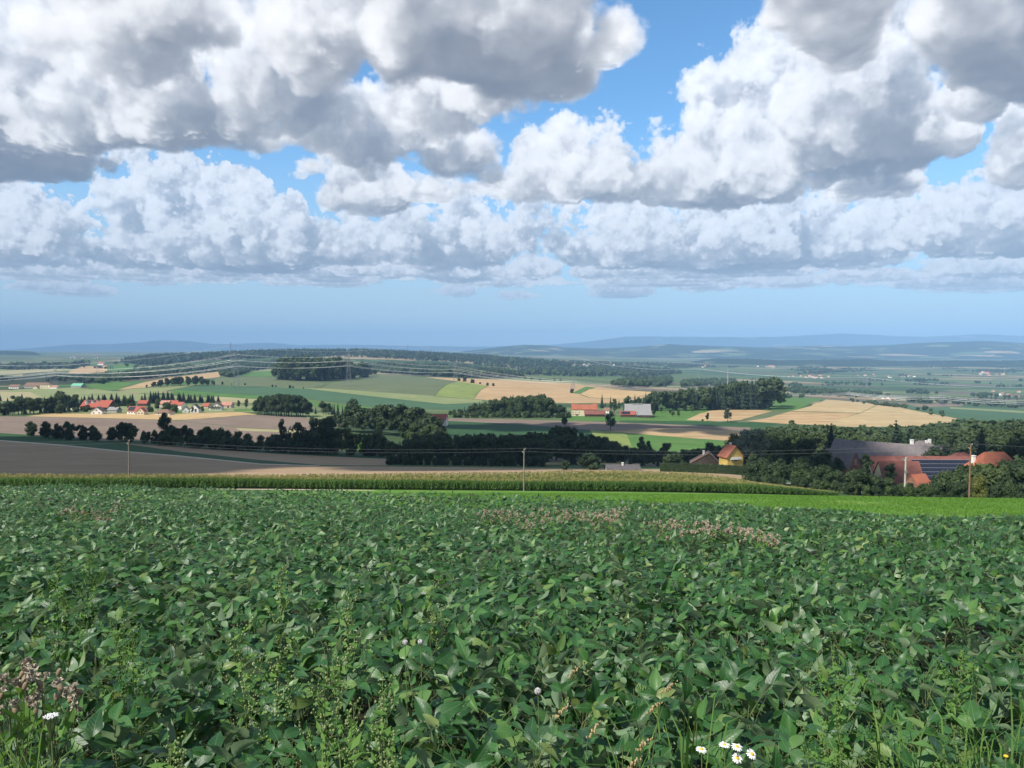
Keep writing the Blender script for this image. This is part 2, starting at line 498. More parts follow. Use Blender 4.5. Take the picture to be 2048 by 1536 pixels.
TAN_A, TAN_B = (0.39, 0.262, 0.128), (0.52, 0.365, 0.195)
MAT = {
    'farmland': patchwork_mat('patchwork farmland'),
    'soil': field_mat('bean field soil', (0.035, 0.028, 0.02), (0.06, 0.045, 0.032), grain=2.0, patch=0.4, fine=9.0),
    'meadow': field_mat('mown meadow', (0.074, 0.180, 0.020), (0.120, 0.255, 0.030), (0.20, 0.29, 0.05), grain=0.25, patch=0.03, fine=3.0, ang=1.4, lane=0.15, lane_w=9.0),
    'lush': field_mat('lush grass', (0.065, 0.15, 0.030), (0.10, 0.20, 0.045), (0.14, 0.20, 0.06), grain=0.05, ang=1.2, lane=0.15, lane_w=14.0),
    'stubble': field_mat('grain stubble', TAN_A, TAN_B, (0.50, 0.34, 0.20), grain=0.05, ang=2.0, lane=0.5, lane_w=26.0),
    'stubble_pale': field_mat('pale stubble', (0.42, 0.305, 0.155), (0.52, 0.395, 0.215), (0.40, 0.33, 0.15), grain=0.05, ang=2.15, lane=0.45, lane_w=30.0),
    'gold': field_mat('golden stubble', (0.45, 0.30, 0.14), (0.55, 0.39, 0.19), grain=0.06, ang=0.1, lane=0.2, lane_w=8.0),
    'brown': field_mat('harrowed brown field', (0.19, 0.140, 0.105), (0.27, 0.205, 0.155), (0.23, 0.185, 0.13), grain=0.10, ang=1.35, lane=0.35, lane_w=9.0, patch=0.015),
    'brown_near': field_mat('near harrowed field', (0.30, 0.205, 0.120), (0.42, 0.295, 0.180), (0.36, 0.275, 0.14), grain=0.35, patch=0.03, fine=2.5, ang=1.45, lane=0.4, lane_w=5.0),
    'ochre': field_mat('ochre stubble', (0.27, 0.22, 0.10), (0.38, 0.30, 0.15), grain=0.3, patch=0.04, fine=2.5),
    'crop_dark': field_mat('dark green crop', (0.028, 0.075, 0.026), (0.042, 0.10, 0.034), grain=0.10, ang=1.3, lane=0.2, lane_w=8.0),
    'crop_teal': field_mat('maize on the slope', (0.055, 0.115, 0.055), (0.075, 0.145, 0.07), grain=0.06, ang=1.8, lane=0.2, lane_w=18.0),
    'crop_olive': field_mat('olive crop', (0.105, 0.135, 0.062), (0.145, 0.170, 0.085), grain=0.08, ang=1.9, lane=0.25, lane_w=16.0),
    'crop_lime': field_mat('yellowing crop', (0.17, 0.22, 0.055), (0.23, 0.27, 0.075), (0.09, 0.13, 0.045), grain=0.10, patch=0.03),
    'pasture': field_mat('pale pasture', (0.16, 0.20, 0.075), (0.22, 0.25, 0.11), (0.28, 0.26, 0.13), grain=0.05),
    'hay': field_mat('dry hay meadow', (0.30, 0.28, 0.14), (0.40, 0.35, 0.19), grain=0.05, ang=1.5, lane=0.2, lane_w=12.0),
    'track': field_mat('sandy track', (0.42, 0.33, 0.22), (0.55, 0.45, 0.32), grain=0.8, patch=0.1, fine=4.0),
    'asphalt': field_mat('farm road', (0.20, 0.20, 0.20), (0.26, 0.26, 0.26), grain=1.0, patch=0.1, fine=6.0, bump=0.2),
    'forest_floor': field_mat('forest floor', (0.025, 0.035, 0.016), (0.04, 0.05, 0.022)),
    'verge': field_mat('rough verge', (0.05, 0.085, 0.03), (0.09, 0.12, 0.045), grain=0.3),
}

# ------------------------------------------------------------------ the lie of the land
# ground height, read as the picture row where the ground of a given forward distance stands, at seven columns
COLS = np.array([0, 340, 680, 1024, 1360, 1700, 2048], float)
ROWS = [
    (60, [993, 992, 990, 988, 990, 994, 1001]),
    (100, [984, 983, 984, 985, 988, 993, 1002]),
    (150, [976, 977, 980, 983, 986, 994, 1004]),
    (205, [950, 950, 950, 951, 954, 972, 990]),
    (250, [930, 934, 938, 940, 942, 958, 974]),
    (300, [915, 923, 930, 932, 936, 950, 962]),
    (370, [898, 908, 921, 924, 928, 940, 950]),
    (430, [882, 896, 911, 916, 920, 934, 944]),
    (480, [869, 884, 900, 908, 914, 928, 938]),
    (550, [854, 868, 878, 888, 898, 912, 924]),
    (620, [842, 852, 860, 868, 878, 896, 912]),
    (700, [831, 838, 845, 851, 858, 876, 896]),
    (780, [824, 828, 834, 842, 844, 858, 878]),
    (860, [818, 820, 826, 833, 834, 842, 864]),
    (950, [808, 812, 816, 822, 824, 826, 850]),
    (1050, [799, 803, 806, 812, 813, 812, 842]),
    (1150, [792, 794, 792, 800, 808, 802, 840]),
    (1300, [784, 781, 776, 786, 800, 806, 838]),
    (1500, [777, 770, 765, 773, 790, 806, 830]),
    (1800, [770, 760, 757, 764, 779, 800, 816]),
    (2200, [762, 751, 752, 759, 771, 790, 803]),
    (2800, [752, 742, 744, 751, 763, 778, 788]),
    (3500, [741, 731, 724, 740, 755, 766, 773]),
    (4200, [734, 714, 701, 725, 747, 756, 761]),
    (4700, [728, 711, 699, 719, 742, 750, 754]),
    (5500, [720, 717, 708, 717, 736, 742, 745]),
    (7000, [712, 716, 714, 715, 727, 731, 733]),
    (9000, [708, 710, 710, 711, 721, 723, 724]),
    (12000, [705, 706, 706, 707, 714, 715, 715]),
    (18000, [702.5, 702.5, 702.5, 703, 706, 706, 706]),
    (30000, [700.5] * 7),
]
UMAX = 1.25
_ug = np.linspace(-UMAX, UMAX, 251)
_lg = np.linspace(math.log(0.5), math.log(30000.0), 1400)
def _t_of_row(Y):
    b = (768.0 - np.asarray(Y, float)) / F
    return (b * math.cos(PITCH) - math.sin(PITCH)) / (math.cos(PITCH) + b * math.sin(PITCH))
_cu = (COLS - 1024) / F
_tab = np.array([np.interp(_ug, _cu, _t_of_row(r[1])) for r in ROWS])          # rows x u
_ry = np.log([r[0] for r in ROWS])
TT = np.empty((len(_lg), len(_ug)))
NEAR = -0.165
for _j in range(len(_ug)):
    TT[:, _j] = np.interp(_lg, _ry, _tab[:, _j])
_yn = np.exp(_lg)
_near = NEAR - EYE / _yn
_wn = np.clip((_lg - math.log(30)) / (math.log(60) - math.log(30)), 0, 1)[:, None]
_wn = _wn * _wn * (3 - 2 * _wn)
TT = np.where(_wn >= 1, TT, _near[:, None] * (1 - _wn) + TT * _wn)
def _gauss(a, s, ax):
    n = int(4 * s) | 1
    k = np.exp(-0.5 * (np.arange(-n, n + 1) / s) ** 2); k /= k.sum()
    pad = [(0, 0), (0, 0)]; pad[ax] = (n, n)
    return np.apply_along_axis(lambda v: np.convolve(v, k, 'valid'), ax, np.pad(a, pad, 'edge'))
_z = TT * _yn[:, None]
_zs = _gauss(_gauss(TT, 6, 0), 7, 1) * _yn[:, None]
ZZ = np.where(_lg[:, None] < math.log(45), _z, _zs) + EYE
TT = (ZZ - EYE) / _yn[:, None]

def height(x, y):
    """ground height at world x, y (numpy arrays or floats)"""
    y = np.asarray(y, float); x = np.asarray(x, float)
    yy = np.maximum(y, 0.5)
    u = np.clip(x / yy, -UMAX, UMAX)
    l = (np.log(yy) - _lg[0]) / (_lg[1] - _lg[0]); c = (u + UMAX) / (_ug[1] - _ug[0])
    i = np.clip(l.astype(int), 0, len(_lg) - 2); j = np.clip(c.astype(int), 0, len(_ug) - 2)
    fi = np.clip(l - i, 0, 1); fj = np.clip(c - j, 0, 1)
    z = (ZZ[i, j] * (1 - fi) * (1 - fj) + ZZ[i + 1, j] * fi * (1 - fj) + ZZ[i, j + 1] * (1 - fi) * fj + ZZ[i + 1, j + 1] * fi * fj)
    return np.where(yy < 28, NEAR * y, z)

def ground_depth(X, Y, ymin=30.0):
    """forward distance at which the ray through a picture point first meets the ground beyond ymin"""
    u, t = pix_dir(X, Y)
    c = min(max((u + UMAX) / (_ug[1] - _ug[0]), 0), len(_ug) - 1.001)
    j = int(c); f = c - j
    col = TT[:, j] * (1 - f) + TT[:, j + 1] * f
    i0 = int(np.searchsorted(_lg, math.log(ymin)))
    k = np.nonzero(col[i0:] >= t)[0]
    if len(k) == 0:
        k = int(np.argmax(col[i0:])) + i0
        return float(np.exp(_lg[k]))
    k = int(k[0]) + i0
    if k == i0:
        return float(np.exp(_lg[k]))
    g = (t - col[k - 1]) / (col[k] - col[k - 1])
    return float(np.exp(_lg[k - 1] + g * (_lg[k] - _lg[k - 1])))

def on_ground(X, Y=None, y=None):
    """world point on the ground seen at a picture point, or on the column X at forward distance y"""
    if y is None:
        y = ground_depth(X, Y)
        u = pix_dir(X, Y)[0]
    else:
        u = (X - 1024.0) / F
    return Vector((u * y, y, float(height(u * y, y))))


# ------------------------------------------------------------------ fields: one conforming mesh cut along field edges
KL = 160.0        # scale of log distance in the cutting plane
def P(*pts):      # a field outline in photograph pixels
    return [('p', a, b) for a, b in pts]
def Wd(*pts):     # a field outline in world metres
    return [('w', a, b) for a, b in pts]
EDGE = [(-150, 60), (-60, 52), (-30, 45), (-17.7, 39), (-7.7, 34), (0, 27.5), (4.8, 21.8), (7.3, 16.6), (9.5, 14), (11.5, 11.0), (14, 7), (17, 2)]     # far edge of the bean field, x y
CORN = [(-190, 148), (-40, 149), (40, 150), (67, 151), (62, 160), (48, 192), (32, 200), (10, 190), (-20, 178), (-60, 168), (-190, 163)]
FIELDS = [
    # far left
    ('pale_field', 'pasture', P((-300, 745), (0, 733), (70, 732), (150, 738), (150, 742), (0, 748), (-300, 756))),
    ('stubble_field', 'stubble', P((140, 741), (165, 733), (214, 731), (214, 744), (160, 747), (135, 747))),
    ('stubble_field', 'hay', P((-300, 752), (0, 742), (105, 736), (130, 741), (0, 749), (-300, 760))),
    ('stubble_field', 'hay', P((10, 752), (45, 748), (45, 753), (14, 755))),
    ('green_field', 'lush', P((214, 744), (216, 733), (262, 727), (272, 733), (268, 740))),
    ('forest_ground', 'forest_floor', P((-300, 775), (0, 770), (150, 768), (200, 766), (265, 757), (340, 749), (445, 741), (445, 735), (340, 738), (200, 745), (100, 750), (0, 752), (-300, 760))),
    ('hay_meadow', 'hay', P((-300, 812), (-300, 790), (0, 784), (60, 783), (90, 786), (95, 795), (0, 803))),
    ('pale_field', 'pasture', P((0, 784), (30, 779), (140, 775), (200, 780), (300, 789), (440, 797), (440, 803), (290, 803), (90, 797), (60, 784))),
    ('green_field', 'lush', P((185, 777), (175, 768), (215, 764), (250, 763), (265, 767), (235, 779), (210, 781))),
    ('reddish_field', 'stubble', P((236, 779), (290, 764), (345, 754), (440, 743), (440, 754), (345, 764), (290, 775))),
    ('grass_strip', 'pasture', P((235, 780), (290, 776), (345, 772), (400, 768), (345, 779), (300, 788))),
    # middle slope
    ('sunlit_meadow', 'lush', P((485, 752), (500, 744), (548, 738), (548, 750), (530, 754))),
    ('sunlit_meadow', 'pasture', P((500, 744), (548, 736), (548, 741))),
    ('grey_green_field', 'crop_olive', P((425, 770), (430, 757), (480, 753), (560, 756), (650, 766), (640, 777), (520, 773))),
    ('grey_green_field', 'crop_olive', P((643, 775), (660, 768), (690, 757), (760, 748), (850, 754), (912, 762), (893, 770), (868, 792), (740, 783))),
    ('light_strip', 'pasture', P((520, 773), (640, 777), (645, 776), (740, 783), (868, 792), (960, 797), (965, 804), (890, 808), (700, 788), (620, 778))),
    ('maize_slope', 'crop_teal', P((345, 779), (400, 770), (520, 773), (620, 778), (700, 788), (890, 808), (990, 806), (960, 822), (760, 815), (600, 796), (430, 786))),
    ('bright_strip', 'lush', P((345, 779), (430, 786), (560, 794), (680, 808), (760, 816), (700, 822), (540, 801), (440, 793), (345, 788))),
    ('hay_strip', 'hay', P((430, 793), (540, 800), (500, 806), (420, 803))),
    ('yellow_crop_field', 'crop_lime', P((871, 792), (880, 780), (893, 770), (915, 763), (977, 771), (962, 780), (948, 798), (905, 795))),
    ('stubble_field', 'stubble', P((850, 754), (1000, 759), (1150, 767), (1182, 772), (1250, 780), (1320, 788), (1240, 806), (1140, 806), (1000, 802), (948, 798), (962, 780), (978, 772), (918, 763))),
    ('green_wedge', 'lush', P((1143, 786), (1172, 773), (1192, 775), (1160, 788))),
    ('meadow_behind_trees', 'pasture', P((1010, 757), (1150, 762), (1180, 770), (1150, 767), (1000, 759))),
    ('stubble_field', 'gold', P((1160, 788), (1180, 778), (1260, 781), (1320, 785), (1250, 798), (1180, 795))),
    # right slope
    ('bright_field', 'lush', P((1470, 818), (1530, 797), (1570, 793), (1648, 797), (1610, 812), (1585, 823), (1545, 822))),
    ('stubble_field', 'stubble', P((1372, 840), (1400, 827), (1440, 817), (1480, 817), (1545, 822), (1480, 840), (1440, 843))),
    ('grass_balk', 'crop_olive', P((1470, 845), (1490, 838), (1550, 821), (1585, 822), (1530, 837), (1492, 845))),
    ('stubble_field', 'stubble', P((1492, 842), (1530, 837), (1583, 822), (1690, 826), (1722, 826), (1640, 850), (1560, 847))),
    ('stubble_field', 'stubble_pale', P((1583, 822), (1622, 812), (1652, 799), (1672, 800), (1760, 808), (1722, 826))),
    ('stubble_field', 'stubble_pale', P((1640, 850), (1722, 826), (1760, 808), (1850, 825), (1915, 837), (1900, 852), (1700, 854))),
    ('green_field', 'crop_teal', P((1760, 806), (1830, 810), (1925, 812), (2048, 818), (2300, 830), (2300, 850), (2048, 846), (1915, 836), (1850, 824))),
    ('ploughed_field', 'brown', P((1820, 812), (1860, 807), (1925, 808), (1925, 812), (1850, 814))),
    ('green_strip', 'pasture', P((1900, 814), (2048, 822), (2048, 826), (1900, 817))),
    ('orchard_meadow', 'lush', P((1305, 838), (1315, 815), (1380, 812), (1442, 815), (1400, 827), (1372, 840))),
    ('hamlet_lawn', 'lush', P((1115, 842), (1130, 831), (1230, 833), (1350, 837), (1372, 840), (1440, 843), (1440, 845), (1240, 842))),
    ('dark_green_strip', 'crop_dark', P((1240, 841), (1440, 843), (1560, 847), (1530, 855), (1400, 852), (1240, 846))),
    ('brown_field', 'brown', P((870, 836), (1000, 838), (1115, 841), (1240, 845), (1400, 851), (1500, 855), (1500, 862), (1350, 862), (1200, 861), (1050, 850), (880, 842))),
    ('stubble_field', 'stubble', P((1210, 862), (1350, 855), (1480, 862), (1500, 872), (1480, 883), (1380, 876), (1250, 867))),
    ('crop_field', 'crop_dark', P((860, 842), (880, 841), (1050, 849), (1180, 860), (1200, 876), (1000, 885), (880, 870))),
    ('ochre_patch', 'crop_lime', P((1180, 860), (1252, 866), (1265, 895), (1200, 892))),
    ('bright_field', 'lush', P((1252, 866), (1380, 876), (1490, 884), (1480, 905), (1380, 905), (1265, 896))),
    # the village side
    ('village_ground', 'pasture', P((20, 827), (100, 812), (340, 808), (520, 812), (520, 824), (340, 829), (100, 828))),
    ('gold_strip', 'gold', P((40, 834), (100, 827), (330, 827), (480, 824), (515, 829), (400, 838), (340, 840), (140, 835))),
    ('brown_field', 'brown', P((345, 841), (400, 838), (500, 830), (560, 832), (650, 838), (700, 848), (640, 862), (480, 855))),
    ('pasture_patch', 'pasture', P((600, 828), (640, 826), (700, 833), (700, 840), (620, 838))),
    ('village_green', 'lush', P((350, 822), (385, 820), (385, 826), (350, 828))),
    ('village_green', 'lush', P((465, 818), (510, 817), (510, 822), (470, 823))),
    ('brown_field', 'brown', P((-300, 838), (0, 832), (140, 835), (340, 840), (480, 855), (640, 862), (720, 872), (720, 886), (200, 880), (0, 867), (-300, 850))),
    ('pale_strip', 'hay', P((470, 856), (600, 861), (600, 866), (480, 861))),
    ('sunlit_meadow', 'meadow', P((680, 878), (750, 874), (760, 902), (690, 900))),
    # left, below the tree row
    ('green_strip', 'crop_dark', P((-300, 858), (0, 866), (150, 875), (250, 889), (360, 903), (520, 920), (640, 930), (520, 927), (360, 911), (250, 902), (120, 889), (0, 880), (-300, 862))),
    ('green_strip', 'crop_dark', P((205, 881), (340, 885), (560, 898), (700, 906), (770, 911), (775, 918), (560, 908), (340, 893), (240, 886))),
    ('brown_wedge', 'brown_near', P((240, 886), (340, 893), (560, 908), (775, 918), (775, 931), (640, 930), (520, 920), (360, 903))),
    ('farm_track', 'track', P((-300, 862), (0, 880), (120, 889), (250, 902), (360, 911), (520, 927), (640, 931), (640, 932.5), (520, 929), (360, 913.5), (250, 904.5), (120, 891), (0, 882), (-300, 864))),
    ('brown_field', 'brown_near', P((-300, 866), (0, 882), (120, 891), (250, 904.5), (360, 913.5), (520, 929), (640, 932), (900, 934), (1320, 939), (1420, 945), (1500, 952), (1480, 960), (1300, 956), (800, 953), (0, 953), (-300, 953))),
    ('ochre_field', 'ochre', P((1080, 925), (1330, 922), (1330, 928), (1080, 930))),
    # near
    ('corn_ground', 'soil', Wd(*[(x * 1.01, y) for x, y in CORN])),
    ('farm_road', 'asphalt', Wd((66, 197), (58, 209), (61, 215), (72, 207), (120, 206), (120, 200), (75, 201))),
    ('meadow', 'meadow', Wd((-150, 58), (-60, 50), (-30, 43), (-17, 37), (-7, 32), (0, 25), (4.5, 19), (7, 15), (9, 12), (13, 6), (16, 1.5), (60, 1.5), (260, 150), (90, 156), (66, 151), (40, 150), (-40, 149), (-22, 120), (-190, 130), (-190, 90))),
    ('sandy_track', 'track', Wd((-62, 146.0), (-56, 141), (-33, 138), (-25, 140), (-27, 145.5), (-44, 148.5))),
    ('bean_field_soil', 'soil', Wd(*([(-150, 0.6)] + EDGE + [(17, 0.6)]))),
]

VERGE = {'stubble', 'hay', 'crop_teal', 'crop_olive', 'crop_lime', 'brown', 'gold', 'stubble_pale'}
def with_verges(fields):
    out = []
    for name, mat, poly in fields:
        if mat in VERGE and poly[0][0] == 'p':
            cx = sum(q[1] for q in poly) / len(poly); cy = sum(q[2] for q in poly) / len(poly)
            far = cy < 790
            out.append(('verge', 'verge', [('p', a + (1.6 if a > cx else -1.6), b + ((0.7 if far else 1.1) if b > cy else -(0.25 if far else 0.5))) for k, a, b in poly]))
        out.append((name, mat, poly))
    return out
FIELDS = with_verges(FIELDS)

def to_plane(k, a, b):
    if k == 'w':
        y = max(b, 0.55)
        return (a / y * F, math.log(y) * KL)
    y = ground_depth(a, b, 30.0)
    return (pix_dir(a, b)[0] * F, math.log(y) * KL)

def dense(poly, step=14.0):
    out = []
    for (k, a, b), (k2, a2, b2) in zip(poly, poly[1:] + poly[:1]):
        n = max(1, int(math.hypot(a2 - a, b2 - b) / step)) if k == 'p' else max(1, int(math.hypot(a2 - a, b2 - b) / 8))
        for i in range(n):
            f = i / n
            if k == 'w' and b > 0 and b2 > 0:
                out.append(to_plane('w', a + (a2 - a) * f, b + (b2 - b) * f))
            else:
                out.append(to_plane(k, a + (a2 - a) * f, b + (b2 - b) * f))
    return out

def inside(px, py, poly):
    q = np.asarray(poly)
    r = np.zeros(len(px), bool)
    x0, y0 = q[-1]
    for x1, y1 in q:
        c = (y1 > py) != (y0 > py)
        with np.errstate(divide='ignore', invalid='ignore'):
            xi = (x0 - x1) * (py - y1) / (y0 - y1) + x1
        r ^= c & (px < xi)
        x0, y0 = x1, y1
    return r

def big_mesh(name, co, faces=None, loops=None, starts=None, mat=None, smooth=True):
    """mesh from numpy arrays; faces is n x 3 or n x 4"""
    me = bpy.data.meshes.new(name)
    faces = np.asarray(faces, np.int32)
    n, k = faces.shape
    me.vertices.add(len(co)); me.loops.add(n * k); me.polygons.add(n)
    me.vertices.foreach_set('co', np.asarray(co, np.float32).ravel())
    me.loops.foreach_set('vertex_index', faces.ravel())
    me.polygons.foreach_set('loop_start', np.arange(0, n * k, k, dtype=np.int32))
    me.polygons.foreach_set('use_smooth', np.full(n, smooth))
    if mat is not None:
        me.materials.append(mat)
    me.update(calc_edges=True)
    return me

def link(name, me, parent=None, **props):
    o = bpy.data.objects.new(name, me)
    COL.objects.link(o)
    if parent is not None:
        o.parent = parent
    for k, v in props.items():
        o[k] = v
    return o

def build_fields():
    us = np.concatenate([np.arange(-1.2 * F, 1.2 * F + 1, 24.0), [-2.2 * F, -1.6 * F, 1.6 * F, 2.2 * F, -3 * F, 3 * F]])
    ls = np.arange(math.log(0.6), math.log(29000), 0.045) * KL
    ls = np.concatenate([ls, [math.log(29500) * KL]])
    pts = [(float(a), float(b)) for a in us for b in ls]
    g = np.random.default_rng(3)
    pts = [(a + float(g.uniform(-3, 3)), b + float(g.uniform(-1.5, 1.5))) for a, b in pts]
    edges = []
    outl = []
    for name, mat, poly in FIELDS:
        d = dense(poly)
        outl.append(np.array(d))
        s = len(pts)
        pts.extend(d)
        edges.extend((s + i, s + (i + 1) % len(d)) for i in range(len(d)))
    v, e, f, *_ = delaunay_2d_cdt([Vector(p) for p in pts], edges, [], 0, 1e-3)
    v = np.array([(p[0], p[1]) for p in v]); f = np.array([t for t in f if len(t) == 3], np.int64)
    cen = v[f].mean(axis=1)
    own = np.full(len(f), -1)
    for i, poly in enumerate(outl):
        lo = poly.min(0); hi = poly.max(0)
        m = np.nonzero((cen[:, 0] >= lo[0]) & (cen[:, 0] <= hi[0]) & (cen[:, 1] >= lo[1]) & (cen[:, 1] <= hi[1]))[0]
        own[m[inside(cen[m, 0], cen[m, 1], poly)]] = i
    y = np.exp(v[:, 1] / KL); x = v[:, 0] / F * y
    co = np.column_stack([x, y, height(x, y)])
    a, b, c = co[f[:, 0]], co[f[:, 1]], co[f[:, 2]]
    flip = np.cross(b - a, c - a)[:, 2] < 0
    f[flip] = f[flip][:, ::-1]
    vi = [i for i, q in enumerate(FIELDS) if q[0] == 'verge']
    own[np.isin(own, vi)] = vi[0]
    for i in range(-1, len(FIELDS)):
        ff = f[own == i]
        if len(ff) == 0:
            continue
        used, inv = np.unique(ff.ravel(), return_inverse=True)
        name, mat = ('farmland', 'farmland') if i < 0 else FIELDS[i][:2]
        me = big_mesh(name, co[used], inv.reshape(-1, 3), mat=MAT[mat])
        link(name, me, kind='structure')
    me = big_mesh('ground', [(-60, -40, 6.6), (60, -40, 6.6), (60, 0.62, NEAR * 0.62 - 0.004), (-60, 0.62, NEAR * 0.62 - 0.004)], [(0, 1, 2, 3)], mat=MAT['soil'])
    link('ground', me, kind='structure')

build_fields()


# ------------------------------------------------------------------ far hills and mountains
def forest_hill_mat(name, wood, fields):
    m, B, p = material(name)
    co = B.new('ShaderNodeTexCoord').outputs['Object']
    mp = B.new('ShaderNodeMapping')
    mp.inputs['Scale'].default_value = (1 / 480.0, 1 / 260.0, 1 / 60.0)
    B.put(mp.inputs[0], co)
    v = B.new('ShaderNodeTexVoronoi', voronoi_dimensions='3D')
    v.inputs['Scale'].default_value = 1.0
    B.put(v.inputs['Vector'], B.vadd(mp.outputs[0], B.vscale(B.noise(co, 0.0015, 3.0, color=True, dims='3D'), 0.9)))
    r = B.sep(v.outputs['Color'])
    col = B.ramp(r[0], [(0.0, wood), (fields, (0.16, 0.19, 0.08)), (fields + 0.16, (0.34, 0.26, 0.15)), (fields + 0.24, (0.10, 0.14, 0.06))], 'CONSTANT')
    gate = B.smooth(B.noise(co, 0.0011, 5.0, 0.6, dims='3D'), 0.50, 0.56)
    B.put(p.inputs['Base Color'], B.mix(gate, (*wood, 1), col))
    p.inputs['Roughness'].default_value = 1.0
    p.inputs['Specular IOR Level'].default_value = 0.0
    return m

def ridge(name, crest, y, front, back, mat, rough, step=5.0, foot=None, fur=0.0):
    """a hill range: crest given as picture points at forward distance y; real slopes in front of and behind it"""
    xs = np.arange(crest[0][0], crest[-1][0] + 1, step)
    ys = np.interp(xs, [c[0] for c in crest], [c[1] for c in crest])
    g = np.random.default_rng(int(y))
    n = len(xs)
    k = np.cumsum(g.standard_normal(n)); k -= np.linspace(k[0], k[-1], n)
    k = np.convolve(k, np.ones(5) / 5, 'same')
    ys = ys + rough * np.clip(k / (k.std() + 1e-6), -1.5, 1.5) + fur * g.standard_normal(n)
    rows = [(-1.0, 0.0), (-0.8, 0.18), (-0.6, 0.42), (-0.4, 0.66), (-0.22, 0.85), (-0.1, 0.95), (0.0, 1.0), (0.2, 0.9), (0.6, 0.5), (1.0, 0.0)]
    co = []
    for (f, s) in rows:
        d = y + (front * f if f < 0 else back * f)
        u = (xs - 1024) / F
        zc = EYE + _t_of_row(ys) * y
        base = height(u * d, np.full(n, d)) - 6
        wob = 1 + 0.10 * np.sin(xs * 0.021 + 9 * f) * (1 - s)
        dd = d * (1 + 0.02 * np.sin(xs * 0.013 + 5 * f))
        co.append(np.column_stack([u * dd, dd, base + np.maximum(zc - base, 2) * s * wob]))
    co = np.concatenate(co)
    idx = np.arange(len(rows) * n).reshape(len(rows), n)
    q = np.stack([idx[:-1, :-1], idx[:-1, 1:], idx[1:, 1:], idx[1:, :-1]], -1).reshape(-1, 4)
    return link(name, big_mesh(name, co, q, mat=mat), kind='structure')

M_HILL = forest_hill_mat('wooded hills with fields', (0.030, 0.045, 0.020), 0.55)
M_WOOD = forest_hill_mat('wooded ridge', (0.028, 0.042, 0.020), 0.88)
M_MTN = forest_hill_mat('far mountains', (0.030, 0.045, 0.022), 0.9)
ridge('mountains', [(-700, 694), (-200, 695), (0, 700), (60, 696), (100, 692), (150, 688), (220, 687), (270, 684), (330, 680), (380, 682), (430, 688), (470, 687), (540, 685), (600, 690), (700, 690), (800, 692),
    (950, 694), (1100, 690), (1180, 683), (1250, 674), (1290, 674), (1400, 675), (1480, 675), (1560, 674), (1680, 668), (1750, 671), (1850, 675), (1960, 669), (2048, 672), (2300, 671), (2700, 676)], 27000, 2500, 1500, M_MTN, 0.8)
ridge('hills', [(920, 703), (960, 699), (1000, 694), (1050, 689), (1090, 689), (1130, 694), (1200, 696), (1290, 693), (1340, 688), (1380, 690), (1460, 692), (1530, 694), (1600, 692), (1640, 691), (1700, 692),
    (1760, 690), (1830, 686), (1880, 684), (1960, 682), (2020, 683), (2048, 685), (2300, 684), (2700, 690)], 13500, 3000, 2500, M_HILL, 0.7)
ridge('hills', [(-700, 700), (60, 711), (120, 715), (180, 712), (260, 716), (330, 714), (420, 716)], 11500, 1500, 1500, M_HILL, 0.6)
ridge('hills', [(-700, 694), (-200, 699), (0, 702), (40, 702), (65, 703), (80, 708), (100, 716)], 9000, 1200, 900, M_WOOD, 0.4)
ridge('hills', [(1375, 726), (1400, 720), (1430, 716), (1500, 717), (1560, 720), (1640, 719), (1720, 717), (1800, 721), (1900, 720), (2000, 721), (2200, 719), (2700, 722)], 7600, 900, 900, M_WOOD, 0.5, step=2.5, fur=0.35)

# ------------------------------------------------------------------ plants: templates in numpy
def foliage_mat(name, a, b, trans=0.25, rough=0.6, scale=0.25, spec=0.2):
    """leaves: tone varies from plant to plant and in clumps; some light passes through"""
    m, B, p = material(name)
    nt = m.node_tree
    rnd = B.new('ShaderNodeObjectInfo').outputs['Random']
    co = B.new('ShaderNodeNewGeometry').outputs['Position']
    n = B.noise(co, scale, 3.0, 0.6, dims='3D')
    k = B.m('ADD', B.m('MULTIPLY', rnd, 0.55), B.m('MULTIPLY', B.lin(n, 0.3, 0.7), 0.45))
    col = B.mix(k, (*a, 1), (*b, 1))
    B.put(p.inputs['Base Color'], col)
    p.inputs['Roughness'].default_value = rough
    p.inputs['Specular IOR Level'].default_value = spec
    tr = nt.nodes.new('ShaderNodeBsdfTranslucent')
    hs = nt.nodes.new('ShaderNodeHueSaturation')
    hs.inputs['Saturation'].default_value = 1.1; hs.inputs['Value'].default_value = 1.5; hs.inputs['Hue'].default_value = 0.485
    nt.links.new(col, hs.inputs['Color']); nt.links.new(hs.outputs[0], tr.inputs['Color'])
    mx = nt.nodes.new('ShaderNodeMixShader')
    mx.inputs[0].default_value = trans
    nt.links.new(p.outputs[0], mx.inputs[1]); nt.links.new(tr.outputs[0], mx.inputs[2])
    nt.links.new(mx.outputs[0], nt.nodes['Material Output'].inputs['Surface'])
    return m

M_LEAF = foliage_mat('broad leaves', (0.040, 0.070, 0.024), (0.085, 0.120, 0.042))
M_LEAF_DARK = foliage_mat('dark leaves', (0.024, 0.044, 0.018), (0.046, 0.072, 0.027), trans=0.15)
M_LEAF_PALE = foliage_mat('pale willow leaves', (0.15, 0.18, 0.11), (0.22, 0.25, 0.16))
M_LEAF_GOLD = foliage_mat('yellowing leaves', (0.10, 0.12, 0.03), (0.15, 0.15, 0.04))
M_NEEDLE = foliage_mat('spruce needles', (0.016, 0.032, 0.018), (0.030, 0.052, 0.026), trans=0.08)
M_WOODS = foliage_mat('woodland canopy', (0.030, 0.054, 0.022), (0.066, 0.098, 0.036), trans=0.1, scale=0.03)
M_BARK = plain('bark', (0.085, 0.068, 0.05), 0.95, 0.3, 3.0, 0.1)
M_BARK_DARK = plain('dark bark', (0.05, 0.042, 0.035), 0.95, 0.3, 3.0, 0.1)

